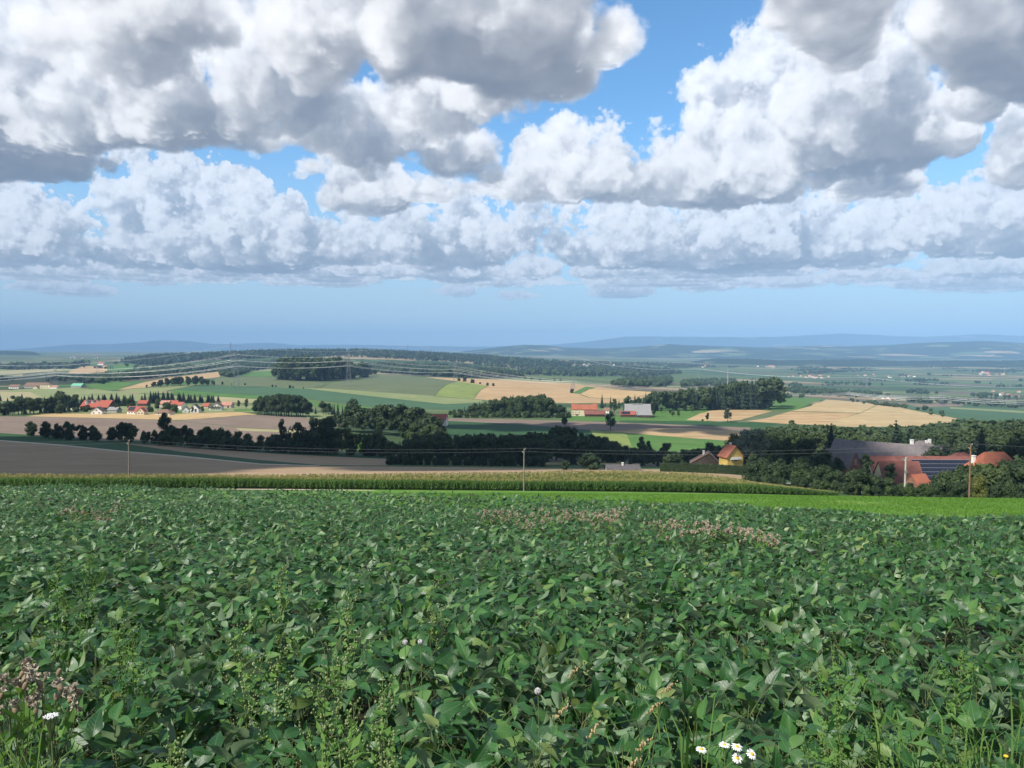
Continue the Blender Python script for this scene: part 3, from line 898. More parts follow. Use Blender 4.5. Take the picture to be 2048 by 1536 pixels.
def rot_to(nv, g):
    """random tangent frames for unit normals nv (n x 3)"""
    r = g.standard_normal(nv.shape)
    t = r - nv * (r * nv).sum(1, keepdims=True)
    t /= np.linalg.norm(t, axis=1, keepdims=True) + 1e-9
    return t, np.cross(nv, t)

def clump_quads(pos, nrm, size, g, squash=0.7):
    """small diamond leaf clumps at pos facing nrm: returns verts, quads"""
    t, b = rot_to(nrm, g)
    s = size[:, None]
    k = g.uniform(0.7, 1.3, (len(pos), 4, 1))
    v = np.stack([pos + t * s * k[:, 0], pos + b * s * squash * k[:, 1], pos - t * s * k[:, 2], pos - b * s * squash * k[:, 3]], 1)
    v += nrm[:, None, :] * (g.uniform(-0.25, 0.25, (len(pos), 4, 1)) * s[:, None, :])
    q = np.arange(len(pos) * 4).reshape(-1, 4)
    return v.reshape(-1, 3), q

def ico(sub):
    bm = bmesh.new()
    bmesh.ops.create_icosphere(bm, subdivisions=sub, radius=1.0)
    v = np.array([x.co[:] for x in bm.verts]); f = np.array([[w.index for w in x.verts] for x in bm.faces])
    bm.free()
    return v, f
ICO1, ICO2 = ico(1), ico(2)

def tri_of(q):
    q = np.asarray(q)
    if q.shape[1] == 3:
        return q
    return np.concatenate([q[:, [0, 1, 2]], q[:, [0, 2, 3]]])

def join(parts):
    vs, fs, o = [], [], 0
    for v, f in parts:
        vs.append(v); fs.append(tri_of(f) + o); o += len(v)
    return np.concatenate(vs), np.concatenate(fs)

def tube(points, radii, sides=6):
    """tapered tube through points"""
    pts = [Vector(p) for p in points]
    vs, n = [], len(pts)
    for i, p in enumerate(pts):
        d = (pts[min(i + 1, n - 1)] - pts[max(i - 1, 0)]).normalized()
        a = d.orthogonal().normalized(); b = d.cross(a)
        if i and (a - prev).length > (a + prev).length:
            a, b = -a, -b
        prev = a
        for k in range(sides):
            w = 2 * math.pi * k / sides
            vs.append(p + (a * math.cos(w) + b * math.sin(w)) * radii[i])
    f = []
    for i in range(n - 1):
        for k in range(sides):
            a0 = i * sides + k; a1 = i * sides + (k + 1) % sides
            f.append((a0, a1, a1 + sides, a0 + sides))
    return np.array([v[:] for v in vs]), np.array(f)

def crown_broad(seed, nb=13, wide=0.33, low=0.20, leaves=1500, size=0.030, gap=0.0, column=False):
    g = np.random.default_rng(seed)
    parts = []
    bl = []
    for i in range(nb):
        z = low + (1 - low) * (0.10 + 0.80 * ((i + g.random()) / nb))
        rr = wide * math.sin(math.pi * min(max((z - low) / (1 - low), 0.06), 0.98) ** 0.85) ** 0.7
        a = g.uniform(0, 2 * math.pi)
        d = rr * g.uniform(0.25, 0.75) * (0.5 if column else 1)
        r = g.uniform(0.11, 0.19) * (wide / 0.33) * (1.15 - 0.35 * z)
        bl.append((d * math.cos(a), d * math.sin(a), min(z, 1 - r), r))
    tot = sum(b[3] ** 2 for b in bl)
    for (x, y, z, r) in bl:
        v, f = ICO2 if r > 0.1 else ICO1
        core = v * (1 + 0.22 * g.standard_normal((len(v), 1))) * r * 0.72 * np.array([1, 1, 0.85]) + (x, y, z)
        if g.random() > gap:
            parts.append((core, f))
        n = int(leaves * r * r / tot)
        d = g.standard_normal((n, 3)); d[:, 2] += 0.25
        d /= np.linalg.norm(d, axis=1, keepdims=True)
        p = d * (r * g.uniform(0.70, 1.12, (n, 1))) * np.array([1, 1, 0.88]) + (x, y, z)
        nn = d + 0.55 * g.standard_normal((n, 3)); nn /= np.linalg.norm(nn, axis=1, keepdims=True)
        parts.append(clump_quads(p, nn, size * g.uniform(0.6, 1.35, n), g))
    return join(parts)

def trunk_broad(seed, low=0.2, r=0.022):
    g = np.random.default_rng(seed + 500)
    lean = g.uniform(-0.02, 0.02, 2)
    parts = [tube([(0, 0, -0.03), (0, 0, 0.02), (lean[0], lean[1], low), (lean[0] * 2, lean[1] * 2, 0.55), (lean[0] * 2, lean[1] * 2, 0.85)], [r * 1.5, r * 1.15, r, r * 0.6, r * 0.2])]
    for i in range(6):
        z = low + 0.4 * g.random(); a = g.uniform(0, 6.28); l = g.uniform(0.12, 0.25)
        parts.append(tube([(lean[0], lean[1], z), (l * 0.5 * math.cos(a), l * 0.5 * math.sin(a), z + l * 0.5), (l * math.cos(a), l * math.sin(a), z + l * 1.0)], [r * 0.5, r * 0.35, r * 0.12], 5))
    return join(parts)

def crown_spruce(seed, wide=0.17, layers=17, low=0.06):
    g = np.random.default_rng(seed)
    P_, N_, S_ = [], [], []
    for i in range(layers):
        f = i / (layers - 1)
        z = low + (1 - low) * f
        R = wide * (1 - f) ** 0.85 * g.uniform(0.85, 1.12) + 0.008
        nb = max(4, int(15 * (1 - f) + 4))
        for k in range(nb):
            a = 2 * math.pi * (k + g.random()) / nb
            rr = R * g.uniform(0.7, 1.1)
            for q in (0.45, 0.8, 1.0):
                P_.append((rr * q * math.cos(a), rr * q * math.sin(a), z - 0.30 * rr * q + g.uniform(-0.008, 0.008)))
                N_.append((0.5 * math.cos(a), 0.5 * math.sin(a), 0.9))
                S_.append((0.020 + 0.028 * (1 - f)) * g.uniform(0.75, 1.2) * (1.2 - 0.45 * q))
    N_ = np.array(N_) + 0.35 * g.standard_normal((len(N_), 3)); N_ /= np.linalg.norm(N_, axis=1, keepdims=True)
    v, q = clump_quads(np.array(P_), N_, np.array(S_), g, 0.8)
    core_v, core_f = tube([(0, 0, low), (0, 0, 0.5), (0, 0, 0.97)], [wide * 0.62, wide * 0.34, 0.006], 8)
    return join([(v, q), (core_v, core_f)])

def to_me(name, vf, mat, smooth=False):
    return big_mesh(name, vf[0], vf[1], mat=mat, smooth=smooth)

KINDS = {}
def kind(key, name, cat, crowns, trunks, mats, bark):
    KINDS[key] = dict(name=name, cat=cat, crowns=[to_me(name + ' crown', c, mats[0]) for c in crowns], trunks=[to_me(name + ' trunk', t, bark, True) for t in trunks])
_cb = [crown_broad(11 + i, nb=13 + i % 3, wide=0.34 + 0.03 * (i % 3)) for i in range(5)]
_tb = [trunk_broad(i) for i in range(3)]
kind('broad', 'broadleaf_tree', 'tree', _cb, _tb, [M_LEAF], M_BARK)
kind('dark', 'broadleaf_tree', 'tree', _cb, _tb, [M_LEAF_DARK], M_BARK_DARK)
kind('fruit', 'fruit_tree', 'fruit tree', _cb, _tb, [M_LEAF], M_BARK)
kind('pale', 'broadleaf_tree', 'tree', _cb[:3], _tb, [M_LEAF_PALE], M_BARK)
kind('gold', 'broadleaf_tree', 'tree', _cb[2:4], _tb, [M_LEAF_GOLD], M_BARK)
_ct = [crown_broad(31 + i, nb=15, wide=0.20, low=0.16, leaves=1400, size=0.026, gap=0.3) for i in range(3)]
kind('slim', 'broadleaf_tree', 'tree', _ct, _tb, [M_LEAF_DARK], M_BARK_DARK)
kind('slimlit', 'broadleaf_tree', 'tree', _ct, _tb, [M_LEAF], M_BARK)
_co = [crown_broad(41 + i, nb=11, wide=0.38, low=0.28, leaves=900, size=0.034, gap=0.6) for i in range(2)]
_cl0 = [crown_broad(81 + i, nb=14, wide=0.40, low=0.02, leaves=1500, size=0.032, gap=0.1) for i in range(3)]
kind('lowdark', 'broadleaf_tree', 'tree', _cl0, _tb, [M_LEAF_DARK], M_BARK_DARK)
kind('open', 'broadleaf_tree', 'tree', _co, _tb, [M_LEAF_DARK], M_BARK_DARK)
kind('poplar', 'poplar_tree', 'tree', [crown_broad(51, nb=16, wide=0.12, low=0.05, leaves=1200, size=0.026, column=True)], _tb[:1], [M_LEAF_DARK], M_BARK)
_cs = [crown_spruce(61 + i, wide=0.16 + 0.02 * i) for i in range(3)]
kind('spruce', 'spruce_tree', 'tree', _cs, [to_np for to_np in [tube([(0, 0, -0.03), (0, 0, 0.5), (0, 0, 0.95)], [0.016, 0.010, 0.003])]], [M_NEEDLE], M_BARK_DARK)
_cu_ = [crown_broad(71 + i, nb=12, wide=0.62, low=0.0, leaves=1400, size=0.050) for i in range(3)]
_sb = [join([tube([(0, 0, -0.05), (0.1 * math.cos(a), 0.1 * math.sin(a), 0.3), (0.25 * math.cos(a), 0.25 * math.sin(a), 0.65)], [0.03, 0.02, 0.008], 5) for a in (0.3, 1.9, 3.4, 5.1)])]
kind('bush', 'bush', 'bush', _cu_, _sb, [M_LEAF], M_BARK)
kind('bushdark', 'bush', 'bush', _cu_, _sb, [M_LEAF_DARK], M_BARK_DARK)
kind('bushgold', 'bush', 'bush', _cu_[:1], _sb, [M_LEAF_GOLD], M_BARK)

tree_rng = random.Random(5)
N_TREES = 0
def tree(k, X, Y=None, top=None, y=None, h=None, fat=1.0, label='', group=None):
    """one tree: foot on the ground under a picture point (or on column X at distance y), top at picture row top or h metres"""
    global N_TREES
    K = KINDS[k]
    p = on_ground(X, Y, y)
    if h is None:
        zt = EYE + float(_t_of_row(top)) * p.y
        h = max(1.0, zt - p.z)
    r = bpy.data.objects.new(K['name'], None)
    r.empty_display_size = 0.5
    COL.objects.link(r)
    r.location = p
    r.rotation_euler = (0, 0, tree_rng.uniform(0, 6.28))
    w = h * fat * tree_rng.uniform(0.88, 1.15)
    r.scale = (w, w, h)
    c = link('crown', tree_rng.choice(K['crowns']), r)
    t = link('trunk', tree_rng.choice(K['trunks']), r)
    r['label'] = label; r['category'] = K['cat']
    if group:
        r['group'] = group
    N_TREES += 1
    return r

def belt(kinds, line, n, label, group, tops=None, rows=(0.0,), jx=6.0, jt=4.0, fat=1.0, yline=False, hm=None):
    """a belt of trees along a picture line of foot points; rows shift the belt back by metres"""
    xs = [a for a, b in line]; ys = [b for a, b in line]
    for ri, back in enumerate(rows):
        for i in range(n):
            f = (i + 0.5 + 0.5 * (ri % 2)) / n
            X = xs[0] + (xs[-1] - xs[0]) * f + tree_rng.uniform(-jx, jx)
            Yb = float(np.interp(X, xs, ys))
            y = Yb if yline else ground_depth(X, Yb)
            y += back + tree_rng.uniform(-4, 4)
            k = tree_rng.choice(kinds)
            if hm is not None:
                tree(k, X, y=y, h=tree_rng.uniform(*hm), fat=fat, label=label, group=group)
            else:
                T = float(np.interp(X, [a for a, b in tops], [b for a, b in tops])) + tree_rng.uniform(-jt, jt)
                tree(k, X, y=y, top=T, fat=fat, label=label, group=group)


def bake(name, mats, items, smooth=False, **props):
    """one object from many transformed copies. items: list of (verts, tris, material index or per-face array, matrices n x 3 x 4)"""
    V, T, MI, o = [], [], [], 0
    for v, t, mi, M in items:
        M = np.asarray(M); n = len(M)
        if n == 0:
            continue
        t = tri_of(t)
        vv = np.einsum('nij,vj->nvi', M[:, :, :3], v) + M[:, None, :, 3]
        V.append(vv.reshape(-1, 3))
        T.append((t[None] + (np.arange(n) * len(v))[:, None, None]).reshape(-1, 3) + o)
        MI.append(np.tile(np.broadcast_to(np.asarray(mi, np.int32), (len(t),)), n))
        o += n * len(v)
    me = big_mesh(name, np.concatenate(V), np.concatenate(T), smooth=smooth)
    for m in mats:
        me.materials.append(m)
    me.polygons.foreach_set('material_index', np.concatenate(MI).astype(np.int32))
    me.update()
    return link(name, me, **props)

def mats_at(xyz, sx, sz, yaw, tilt=None):
    n = len(xyz)
    M = np.zeros((n, 3, 4))
    c, s = np.cos(yaw), np.sin(yaw)
    M[:, 0, 0] = c * sx; M[:, 0, 1] = -s * sx
    M[:, 1, 0] = s * sx; M[:, 1, 1] = c * sx
    M[:, 2, 2] = sz
    M[:, :, 3] = xyz
    return M

def low_broad(seed, sub=2):
    g = np.random.default_rng(seed)
    v, f = ico(sub)
    v = v * (1 + 0.20 * g.standard_normal((len(v), 1))) * (0.36, 0.36, 0.45) + (0, 0, 0.56)
    n = 26 if sub > 1 else 12
    d = g.standard_normal((n, 3)); d[:, 2] += 0.4; d /= np.linalg.norm(d, axis=1, keepdims=True)
    q = clump_quads(d * np.array([0.38, 0.38, 0.45]) + (0, 0, 0.56), d, g.uniform(0.07, 0.13, n) * (1 if sub > 1 else 1.5), g)
    return join([(v, f), q])
def low_spruce(seed):
    g = np.random.default_rng(seed)
    parts = []
    for z0, z1, r in ((0.05, 0.5, 0.19), (0.3, 0.75, 0.14), (0.55, 1.0, 0.09)):
        k = 7
        ring = [(r * g.uniform(0.7, 1.25) * math.cos(6.283 * i / k), r * g.uniform(0.7, 1.25) * math.sin(6.283 * i / k), z0 + g.uniform(-0.04, 0.04)) for i in range(k)]
        v = np.array(ring + [(0, 0, z1)])
        parts.append((v, np.array([(i, (i + 1) % k, k) for i in range(k)])))
    return join(parts)
LOWB = [low_broad(i) for i in range(4)]
LOWB1 = [low_broad(10 + i, 1) for i in range(3)]
LOWS = [low_spruce(i) for i in range(3)]
_mb = [crown_broad(91 + i, nb=9, wide=0.37, leaves=420, size=0.055) for i in range(3)]
_ms = [crown_spruce(95 + i, wide=0.18, layers=9) for i in range(2)]
WOOD_ITEMS = []
_wg = np.random.default_rng(77)
def wood(kinds, line, n, label, group, tops=None, rows=(0.0,), jx=6.0, jt=4.0, fat=1.0, yline=False, hm=None):
    """like belt, but its trees go into the one mass of background woodland"""
    xs = [a for a, b in line]; ys = [b for a, b in line]
    for ri, back in enumerate(rows):
        for i in range(int(n * 1.3)):
            f = (i + 0.5 + 0.5 * (ri % 2)) / (n * 1.3)
            X = xs[0] + (xs[-1] - xs[0]) * f + tree_rng.uniform(-jx, jx)
            Yb = float(np.interp(X, xs, ys))
            y = (Yb if yline else ground_depth(X, Yb)) + back + tree_rng.uniform(-4, 4)
            p = on_ground(X, y=y)
            T = float(np.interp(X, [a for a, b in tops], [b for a, b in tops])) + tree_rng.uniform(-jt, jt)
            h = max(2.0, EYE + float(_t_of_row(T)) * y - p.z)
            k = tree_rng.choice(kinds)
            t = tree_rng.choice(_ms if k == 'spruce' else _mb)
            mi = 1 if k == 'spruce' else (2 if k == 'dark' else 0)
            WOOD_ITEMS.append((t[0], t[1], mi, mats_at(np.array([p[:]]), h * fat * tree_rng.uniform(0.9, 1.15), h, np.array([tree_rng.uniform(0, 6.28)]))))

def scatter(poly, spacing, hgt, mix, seed, low=False):
    """trees over a picture-space ground outline that lies on visible ground: returns bake items"""
    g = np.random.default_rng(seed)
    q = np.array([(pix_dir(a, b)[0], ground_depth(a, b, 60)) for a, b in poly])
    q = np.column_stack([q[:, 0], np.log(q[:, 1])])
    lo, hi = q.min(0), q.max(0)
    ym = math.exp((lo[1] + hi[1]) / 2)
    area = (hi[0] - lo[0]) * ym * (math.exp(hi[1]) - math.exp(lo[1]))
    n = int(area / (spacing * 1.95) ** 2)
    n = min(n, 60000)
    yy = g.uniform(math.exp(lo[1]), math.exp(hi[1]), n); uu = g.uniform(lo[0], hi[0], n)
    m = inside(uu, np.log(yy), q)
    uu, yy = uu[m], yy[m]
    x = uu * yy
    z = height(x, yy)
    h = hgt * g.uniform(0.72, 1.18, len(x))

    items = []
    pick = g.random(len(x))
    yaw = g.uniform(0, 6.28, len(x))
    xyz = np.column_stack([x, yy, z])
    for i in range(3):
        s = (pick < mix) & (np.arange(len(x)) % 3 == i)
        b = (pick >= mix) & (np.arange(len(x)) % 3 == i)
        items.append((*LOWS[i], 1, mats_at(xyz[s], (h * 1.4)[s], h[s] * 1.1, yaw[s])))
        L_ = LOWB1[i] if low else LOWB[i]
        items.append((*L_, 0 if i else 2, mats_at(xyz[b], h[b] * 1.35, h[b] * 0.92, yaw[b])))
    return items


# ------------------------------------------------------------------ trees one can tell apart
L = 'dark round tree in the short gappy row on the brown field'
for X, Yb, T in [(62, 870, 842), (66, 871, 846), (92, 873, 841), (97, 874, 846), (114, 876, 845), (120, 877, 850), (135, 878, 842), (143, 879, 846), (163, 877, 848), (169, 879, 853), (186, 880, 850), (193, 882, 853)]:
    tree('lowdark', X, Yb + 1, T, fat=0.85, label=L, group='short row of trees on the brown field')
L = 'dark broadleaf tree in the long hedgerow below the village fields'
G_ = 'trees of the long hedgerow'
belt(['dark', 'lowdark', 'broad', 'lowdark'], [(215, 881), (340, 890), (470, 899), (560, 904), (640, 908), (770, 914)], 38, L, G_,
     tops=[(215, 858), (245, 846), (270, 850), (300, 862), (360, 852), (400, 855), (440, 856), (470, 862), (500, 868), (520, 872), (560, 868), (600, 862), (650, 850), (700, 862), (770, 870)], rows=(3,), jt=5, fat=0.9)
belt(['bushdark', 'dark', 'broad'], [(225, 884), (340, 892), (470, 901), (560, 905), (640, 909)], 26, L, G_,
     tops=[(225, 868), (300, 872), (400, 870), (500, 880), (560, 882), (640, 880)], rows=(0,), jt=4, fat=0.9)
tree('dark', 333, 891, 824, fat=0.62, label='tallest dark tree of the long hedgerow, standing high over its neighbours')
tree('slim', 245, 884, 842, fat=1.1, label='dark tree near the left end of the long hedgerow, beside a leaning bushy one')
tree('slim', 565, 905, 836, fat=0.7, label='thin bare-stemmed tree rising from the hedgerow, slimmest of all')
tree('open', 599, 907, 843, fat=0.8, label='open-crowned dark tree in the hedgerow right of the thin tree')
tree('open', 636, 909, 838, fat=0.8, label='ragged dark tree in the hedgerow left of the sunlit patch')
tree('dark', 655, 909, 832, fat=0.75, label='big dark tree at the left edge of the sunlit grass patch')
for X, T in [(690, 862), (712, 872), (757, 850)]:
    tree('slim', X, y=495, top=T, fat=1.0, label='thin dark tree with light grass showing through, before the sunlit patch', group='thin trees before the sunlit patch')
L = 'dark tree of the wood between the hedgerow and the red-roofed hamlet'
wood(['dark', 'dark'], [(620, 640), (720, 600), (880, 560)], 14, L, 'wood behind the sunlit patch',
     tops=[(620, 838), (690, 828), (705, 800), (722, 828), (760, 812), (800, 812), (850, 822), (880, 838)], rows=(0, 35), yline=True, jt=6)
belt(['dark', 'broad', 'bushdark'], [(800, 520), (890, 500)], 6, L, 'wood behind the sunlit patch', tops=[(800, 838), (890, 858)], rows=(0,), yline=True, jt=6)
tree('dark', 706, y=640, top=796, fat=0.6, label='tall dark tree left of the hamlet, highest of its wood')
tree('gold', 808, y=620, top=812, fat=0.8, label='yellowish leafy tree beside the dark wood, left of the red roofs')

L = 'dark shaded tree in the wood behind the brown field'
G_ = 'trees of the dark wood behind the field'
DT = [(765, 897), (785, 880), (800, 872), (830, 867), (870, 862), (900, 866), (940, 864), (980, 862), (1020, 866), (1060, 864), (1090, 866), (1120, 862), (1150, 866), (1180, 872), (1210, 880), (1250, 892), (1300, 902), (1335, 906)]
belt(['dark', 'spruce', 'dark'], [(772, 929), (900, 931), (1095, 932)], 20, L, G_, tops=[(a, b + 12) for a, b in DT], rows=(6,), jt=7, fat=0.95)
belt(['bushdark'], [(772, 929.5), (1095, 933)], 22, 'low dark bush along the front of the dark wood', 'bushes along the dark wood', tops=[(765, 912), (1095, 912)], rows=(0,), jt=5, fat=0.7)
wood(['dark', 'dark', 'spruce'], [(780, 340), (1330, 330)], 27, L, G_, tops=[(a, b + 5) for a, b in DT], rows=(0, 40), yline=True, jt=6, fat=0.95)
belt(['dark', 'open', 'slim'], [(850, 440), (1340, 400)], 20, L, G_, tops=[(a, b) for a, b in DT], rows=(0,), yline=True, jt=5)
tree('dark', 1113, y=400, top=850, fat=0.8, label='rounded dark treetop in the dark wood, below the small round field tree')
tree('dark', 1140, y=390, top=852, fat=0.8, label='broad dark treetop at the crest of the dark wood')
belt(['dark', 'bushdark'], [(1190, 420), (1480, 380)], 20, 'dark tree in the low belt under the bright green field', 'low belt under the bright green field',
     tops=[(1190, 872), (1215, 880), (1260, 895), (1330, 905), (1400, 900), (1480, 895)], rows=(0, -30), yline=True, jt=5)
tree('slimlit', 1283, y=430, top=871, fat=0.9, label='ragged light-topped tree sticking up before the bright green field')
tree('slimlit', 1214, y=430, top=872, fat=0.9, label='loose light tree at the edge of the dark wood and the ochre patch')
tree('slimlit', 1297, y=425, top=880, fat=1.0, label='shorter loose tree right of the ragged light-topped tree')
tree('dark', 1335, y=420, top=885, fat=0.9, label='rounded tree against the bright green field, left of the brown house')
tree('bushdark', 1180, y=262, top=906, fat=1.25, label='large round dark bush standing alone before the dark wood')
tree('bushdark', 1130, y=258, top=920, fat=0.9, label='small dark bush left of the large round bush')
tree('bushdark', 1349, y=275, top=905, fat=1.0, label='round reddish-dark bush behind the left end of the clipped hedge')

tree('dark', 1129, 853, 833, fat=0.95, label='small round tree alone on the grey-brown field edge')
tree('open', 1221, 861, 826, fat=0.95, label='spreading dark tree alone on the brown field below the hamlet')
tree('open', 1455, 845, 817, fat=0.75, label='taller of two trees standing at the foot of the stubble field')
tree('dark', 1415, 842, 825, fat=0.65, label='smaller egg-shaped tree of the two at the foot of the stubble field')
tree('bushdark', 1405, 842, 838, fat=1.0, label='low shrub left of the egg-shaped field tree')
tree('bush', 1583, 850, 840, fat=1.2, label='small bush alone at the lower edge of the stubble field')

# the village
L = 'tree of the mixed belt left of the silos'
belt(['spruce', 'broad', 'dark', 'spruce'], [(-60, 832), (0, 831), (60, 828), (150, 823)], 26, L, 'mixed belt left of the silos',
     tops=[(-60, 808), (0, 806), (30, 800), (55, 796), (75, 800), (100, 792), (150, 792)], rows=(0, 20), jt=5, fat=0.85)
tree('broad', 120, 822, 781, fat=0.75, label='big round tree rising above the spruces left of the red barn')
tree('bush', 105, 826, 806, fat=0.8, label='pale green round tree at the edge of the golden strip')
tree('bush', 120, 827, 808, fat=0.8, label='dark green round tree beside the golden strip, left of the silos')
belt(['spruce'], [(140, 813), (265, 812)], 20, 'dark spruce in the row behind the red barn', 'spruces behind the red barn', tops=[(140, 793), (190, 788), (265, 788)], rows=(0,), jt=4, fat=1.7)
belt(['spruce'], [(284, 806), (440, 805)], 26, 'dark spruce in the clump behind the village houses', 'spruces behind the village houses', tops=[(284, 788), (300, 784), (330, 785), (350, 784), (390, 789), (440, 792)], rows=(0,), jt=3, fat=1.8)
for X, Yb, T, f, lab in [(258, 824, 795, 0.85, 'round light green tree between the barn and the solar roof house'), (236, 825, 807, 0.8, 'dark bushy tree right of the white gabled house'), (316, 823, 797, 0.75, 'yellow-green tree between the solar roof house and the long barn'),
                         (332, 824, 804, 0.9, 'blue-green tree left of the long red barn'), (348, 826, 808, 0.9, 'dark tree in front of the long red barn'), (385, 826, 814, 0.8, 'small round garden tree left of the gabled white house'),
                         (404, 826, 812, 0.8, 'small round garden tree right of the gabled white house'), (300, 824, 812, 0.9, 'low tree beside the solar roof house'), (215, 824, 815, 0.9, 'low bush by the white gabled house'),
                         (170, 824, 813, 1.0, 'shrubs below the silos'), (150, 825, 814, 1.0, 'shrubs left of the silos'), (478, 816, 800, 0.7, 'green tree right of the pink barn roof'), (493, 818, 797, 0.7, 'green tree between the pink barn roof and the dark copse')]:
    tree('broad' if f < 0.9 else 'bush', X, Yb, T, fat=f, label=lab)
L = 'dark tree of the dense round copse right of the village'
belt(['dark'], [(508, 829), (560, 833), (612, 834)], 12, L, 'round copse right of the village', tops=[(505, 806), (520, 794), (545, 789), (570, 790), (600, 792), (614, 806)], rows=(0, 12), jt=3, fat=0.85)
belt(['broad', 'dark', 'spruce', 'spruce'], [(628, 828), (700, 831)], 9, 'tree in the thin row right of the dense copse', 'thin row right of the copse', tops=[(628, 812), (645, 802), (665, 806), (700, 812)], rows=(0,), jt=3, fat=0.85)
L = 'tree of the wooded knoll left of the orange-roofed farm'
KT = [(884, 826), (910, 814), (930, 812), (960, 804), (1000, 796), (1040, 788), (1070, 786), (1095, 790), (1115, 802), (1138, 816)]
belt(['broad', 'broad', 'dark', 'spruce'], [(890, 833), (1000, 835), (1138, 834)], 24, L, 'wooded knoll', tops=[(a, b + 6) for a, b in KT], rows=(8, 26), jt=4, fat=0.95)
wood(['broad', 'spruce', 'spruce'], [(930, 830), (1120, 830)], 18, L, 'wooded knoll', tops=KT, rows=(48,), jt=3)
belt(['bush'], [(905, 835), (1138, 836)], 22, 'light bush along the foot of the wooded knoll', 'bushes at the foot of the knoll', tops=[(905, 824), (1000, 822), (1138, 824)], rows=(0,), jt=2.5, fat=0.9)
for k, X, Yb, T, f, lab in [('spruce', 1204, 816, 788, 0.8, 'dark slender spruce behind the orange-roofed barn'), ('spruce', 1221, 817, 792, 0.8, 'second dark spruce, right of the orange-roofed barn'), ('slimlit', 1228, 826, 797, 1.3, 'light green tall tree between the two barns'),
                            ('poplar', 1308, 834, 794, 1.0, 'columnar dark poplar at the right end of the grey-roofed barn'), ('spruce', 1238, 817, 798, 0.8, 'spruce behind the gap between the two barns'), ('bushdark', 1222, 832, 822, 0.9, 'low dark shrub between the barns')]:
    tree(k, X, Yb, T, fat=f, label=lab)
for X, Yb, T in [(1322, 825, 814), (1340, 829, 818), (1357, 834, 821), (1350, 818, 804), (1368, 822, 802), (1385, 826, 808), (1400, 821, 803), (1330, 813, 800), (1376, 815, 798), (1412, 815, 800), (1346, 833, 822)]:
    tree('fruit', X, Yb, T, fat=0.85, label='round fruit tree in the sunlit orchard right of the grey barn', group='orchard trees')
L = 'tree of the tall wood on the slope above the orchard'
FT = [(1200, 800), (1240, 796), (1290, 788), (1350, 780), (1400, 775), (1450, 770), (1490, 762), (1530, 757), (1558, 756)]
wood(['spruce', 'broad', 'spruce', 'dark'], [(1200, 814), (1330, 806), (1420, 813), (1450, 816), (1500, 810), (1560, 796)], 30, L, 'tall wood above the orchard', tops=[(a, b + 9) for a, b in FT], rows=(4, 30), jt=4, fat=1.0)
wood(['spruce', 'spruce', 'broad'], [(1250, 960), (1560, 1010)], 26, L, 'tall wood above the orchard', tops=FT, rows=(0, 40), yline=True, jt=4)
L = 'tree of the square dark wood on the middle hill'
CT = [(546, 722), (556, 714), (600, 712), (640, 711), (680, 713), (700, 720), (720, 724), (745, 728), (757, 738)]
wood(['dark', 'broad', 'broad'], [(548, 759), (580, 762), (640, 763), (700, 758), (757, 750)], 20, L, 'square wood on the hill', tops=[(a, b + 8) for a, b in CT], rows=(6, 45), jt=3, fat=0.9)
wood(['spruce', 'broad', 'spruce'], [(556, 762), (640, 763), (740, 755)], 20, L, 'square wood on the hill', tops=CT, rows=(90, 140), jt=3, fat=1.0)
L = 'tree of the small wood beside the reddish field'
belt(['dark', 'broad'], [(290, 776), (350, 772), (430, 771)], 14, L, 'small wood by the reddish field', tops=[(290, 768), (320, 760), (350, 754), (400, 753), (430, 764)], rows=(0, 20), jt=2.5)
for X, Yb, T in [(445, 769, 763), (463, 769, 767), (490, 770, 766), (545, 774, 769), (552, 774, 770), (580, 776, 770), (586, 776, 772), (607, 777, 774)]:
    tree('bushdark', X, Yb, T, fat=0.8, label='dark shrub on the boundary of the grey-green field', group='shrubs by the grey-green field')
for X, Yb, T in [(918, 762, 756), (930, 763, 753), (945, 766, 758), (960, 768, 764), (975, 771, 765), (987, 772, 766)]:
    tree('bushdark', X, Yb, T, fat=0.9, label='dark hedge shrub along the top of the yellowing crop', group='hedge above the yellowing crop')
tree('bushdark', 1144, 786, 777, fat=0.7, label='single dark bush at the pylon foot in the stubble')
for X, Yb, T in [(1063, 760, 754), (1080, 761, 756), (1109, 762, 756), (1121, 762, 757), (1050, 758, 753)]:
    tree('bushdark', X, Yb, T, fat=0.8, label='round dark tree on the strip of grass behind the stubble', group='round trees behind the stubble')

# around the farm on the right
L = 'tree of the sunlit belt behind the farm'
BT = [(1470, 868), (1500, 857), (1540, 852), (1600, 848), (1650, 850), (1700, 852), (1760, 853), (1800, 850), (1850, 848), (1900, 844), (1950, 840), (2000, 842), (2048, 840), (2150, 838)]
belt(['broad', 'broad', 'slimlit'], [(1480, 440), (2140, 430)], 30, L, 'belt behind the farm', tops=[(a, b + 14) for a, b in BT], rows=(0,), yline=True, jt=6, fat=1.0)
wood(['broad', 'bush'], [(1500, 500), (2140, 480)], 28, L, 'belt behind the farm', tops=[(a, b + 6) for a, b in BT], rows=(0,), yline=True, jt=5, fat=1.05)
wood(['broad'], [(1530, 560), (2160, 540)], 26, L, 'belt behind the farm', tops=BT, rows=(0,), yline=True, jt=4, fat=1.05)
tree('pale', 1497, y=405, top=858, fat=1.0, label='silvery pale willow behind the yellow house')
tree('pale', 1522, y=415, top=856, fat=1.0, label='silvery pale willow right of the other willow behind the yellow house')
tree('gold', 1473, y=410, top=866, fat=0.8, label='yellowish tree left of the pale willows')
for X, y, T, lab in [(1665, 345, 848, 'tall dark conifer behind the left end of the grey barn'), (1795, 340, 842, 'tall dark conifer rising behind the middle of the grey barn'), (1968, 300, 856, 'broad dark conifer behind the red hipped roof')]:
    tree('spruce', X, y=y, top=T, fat=1.5, label=lab)
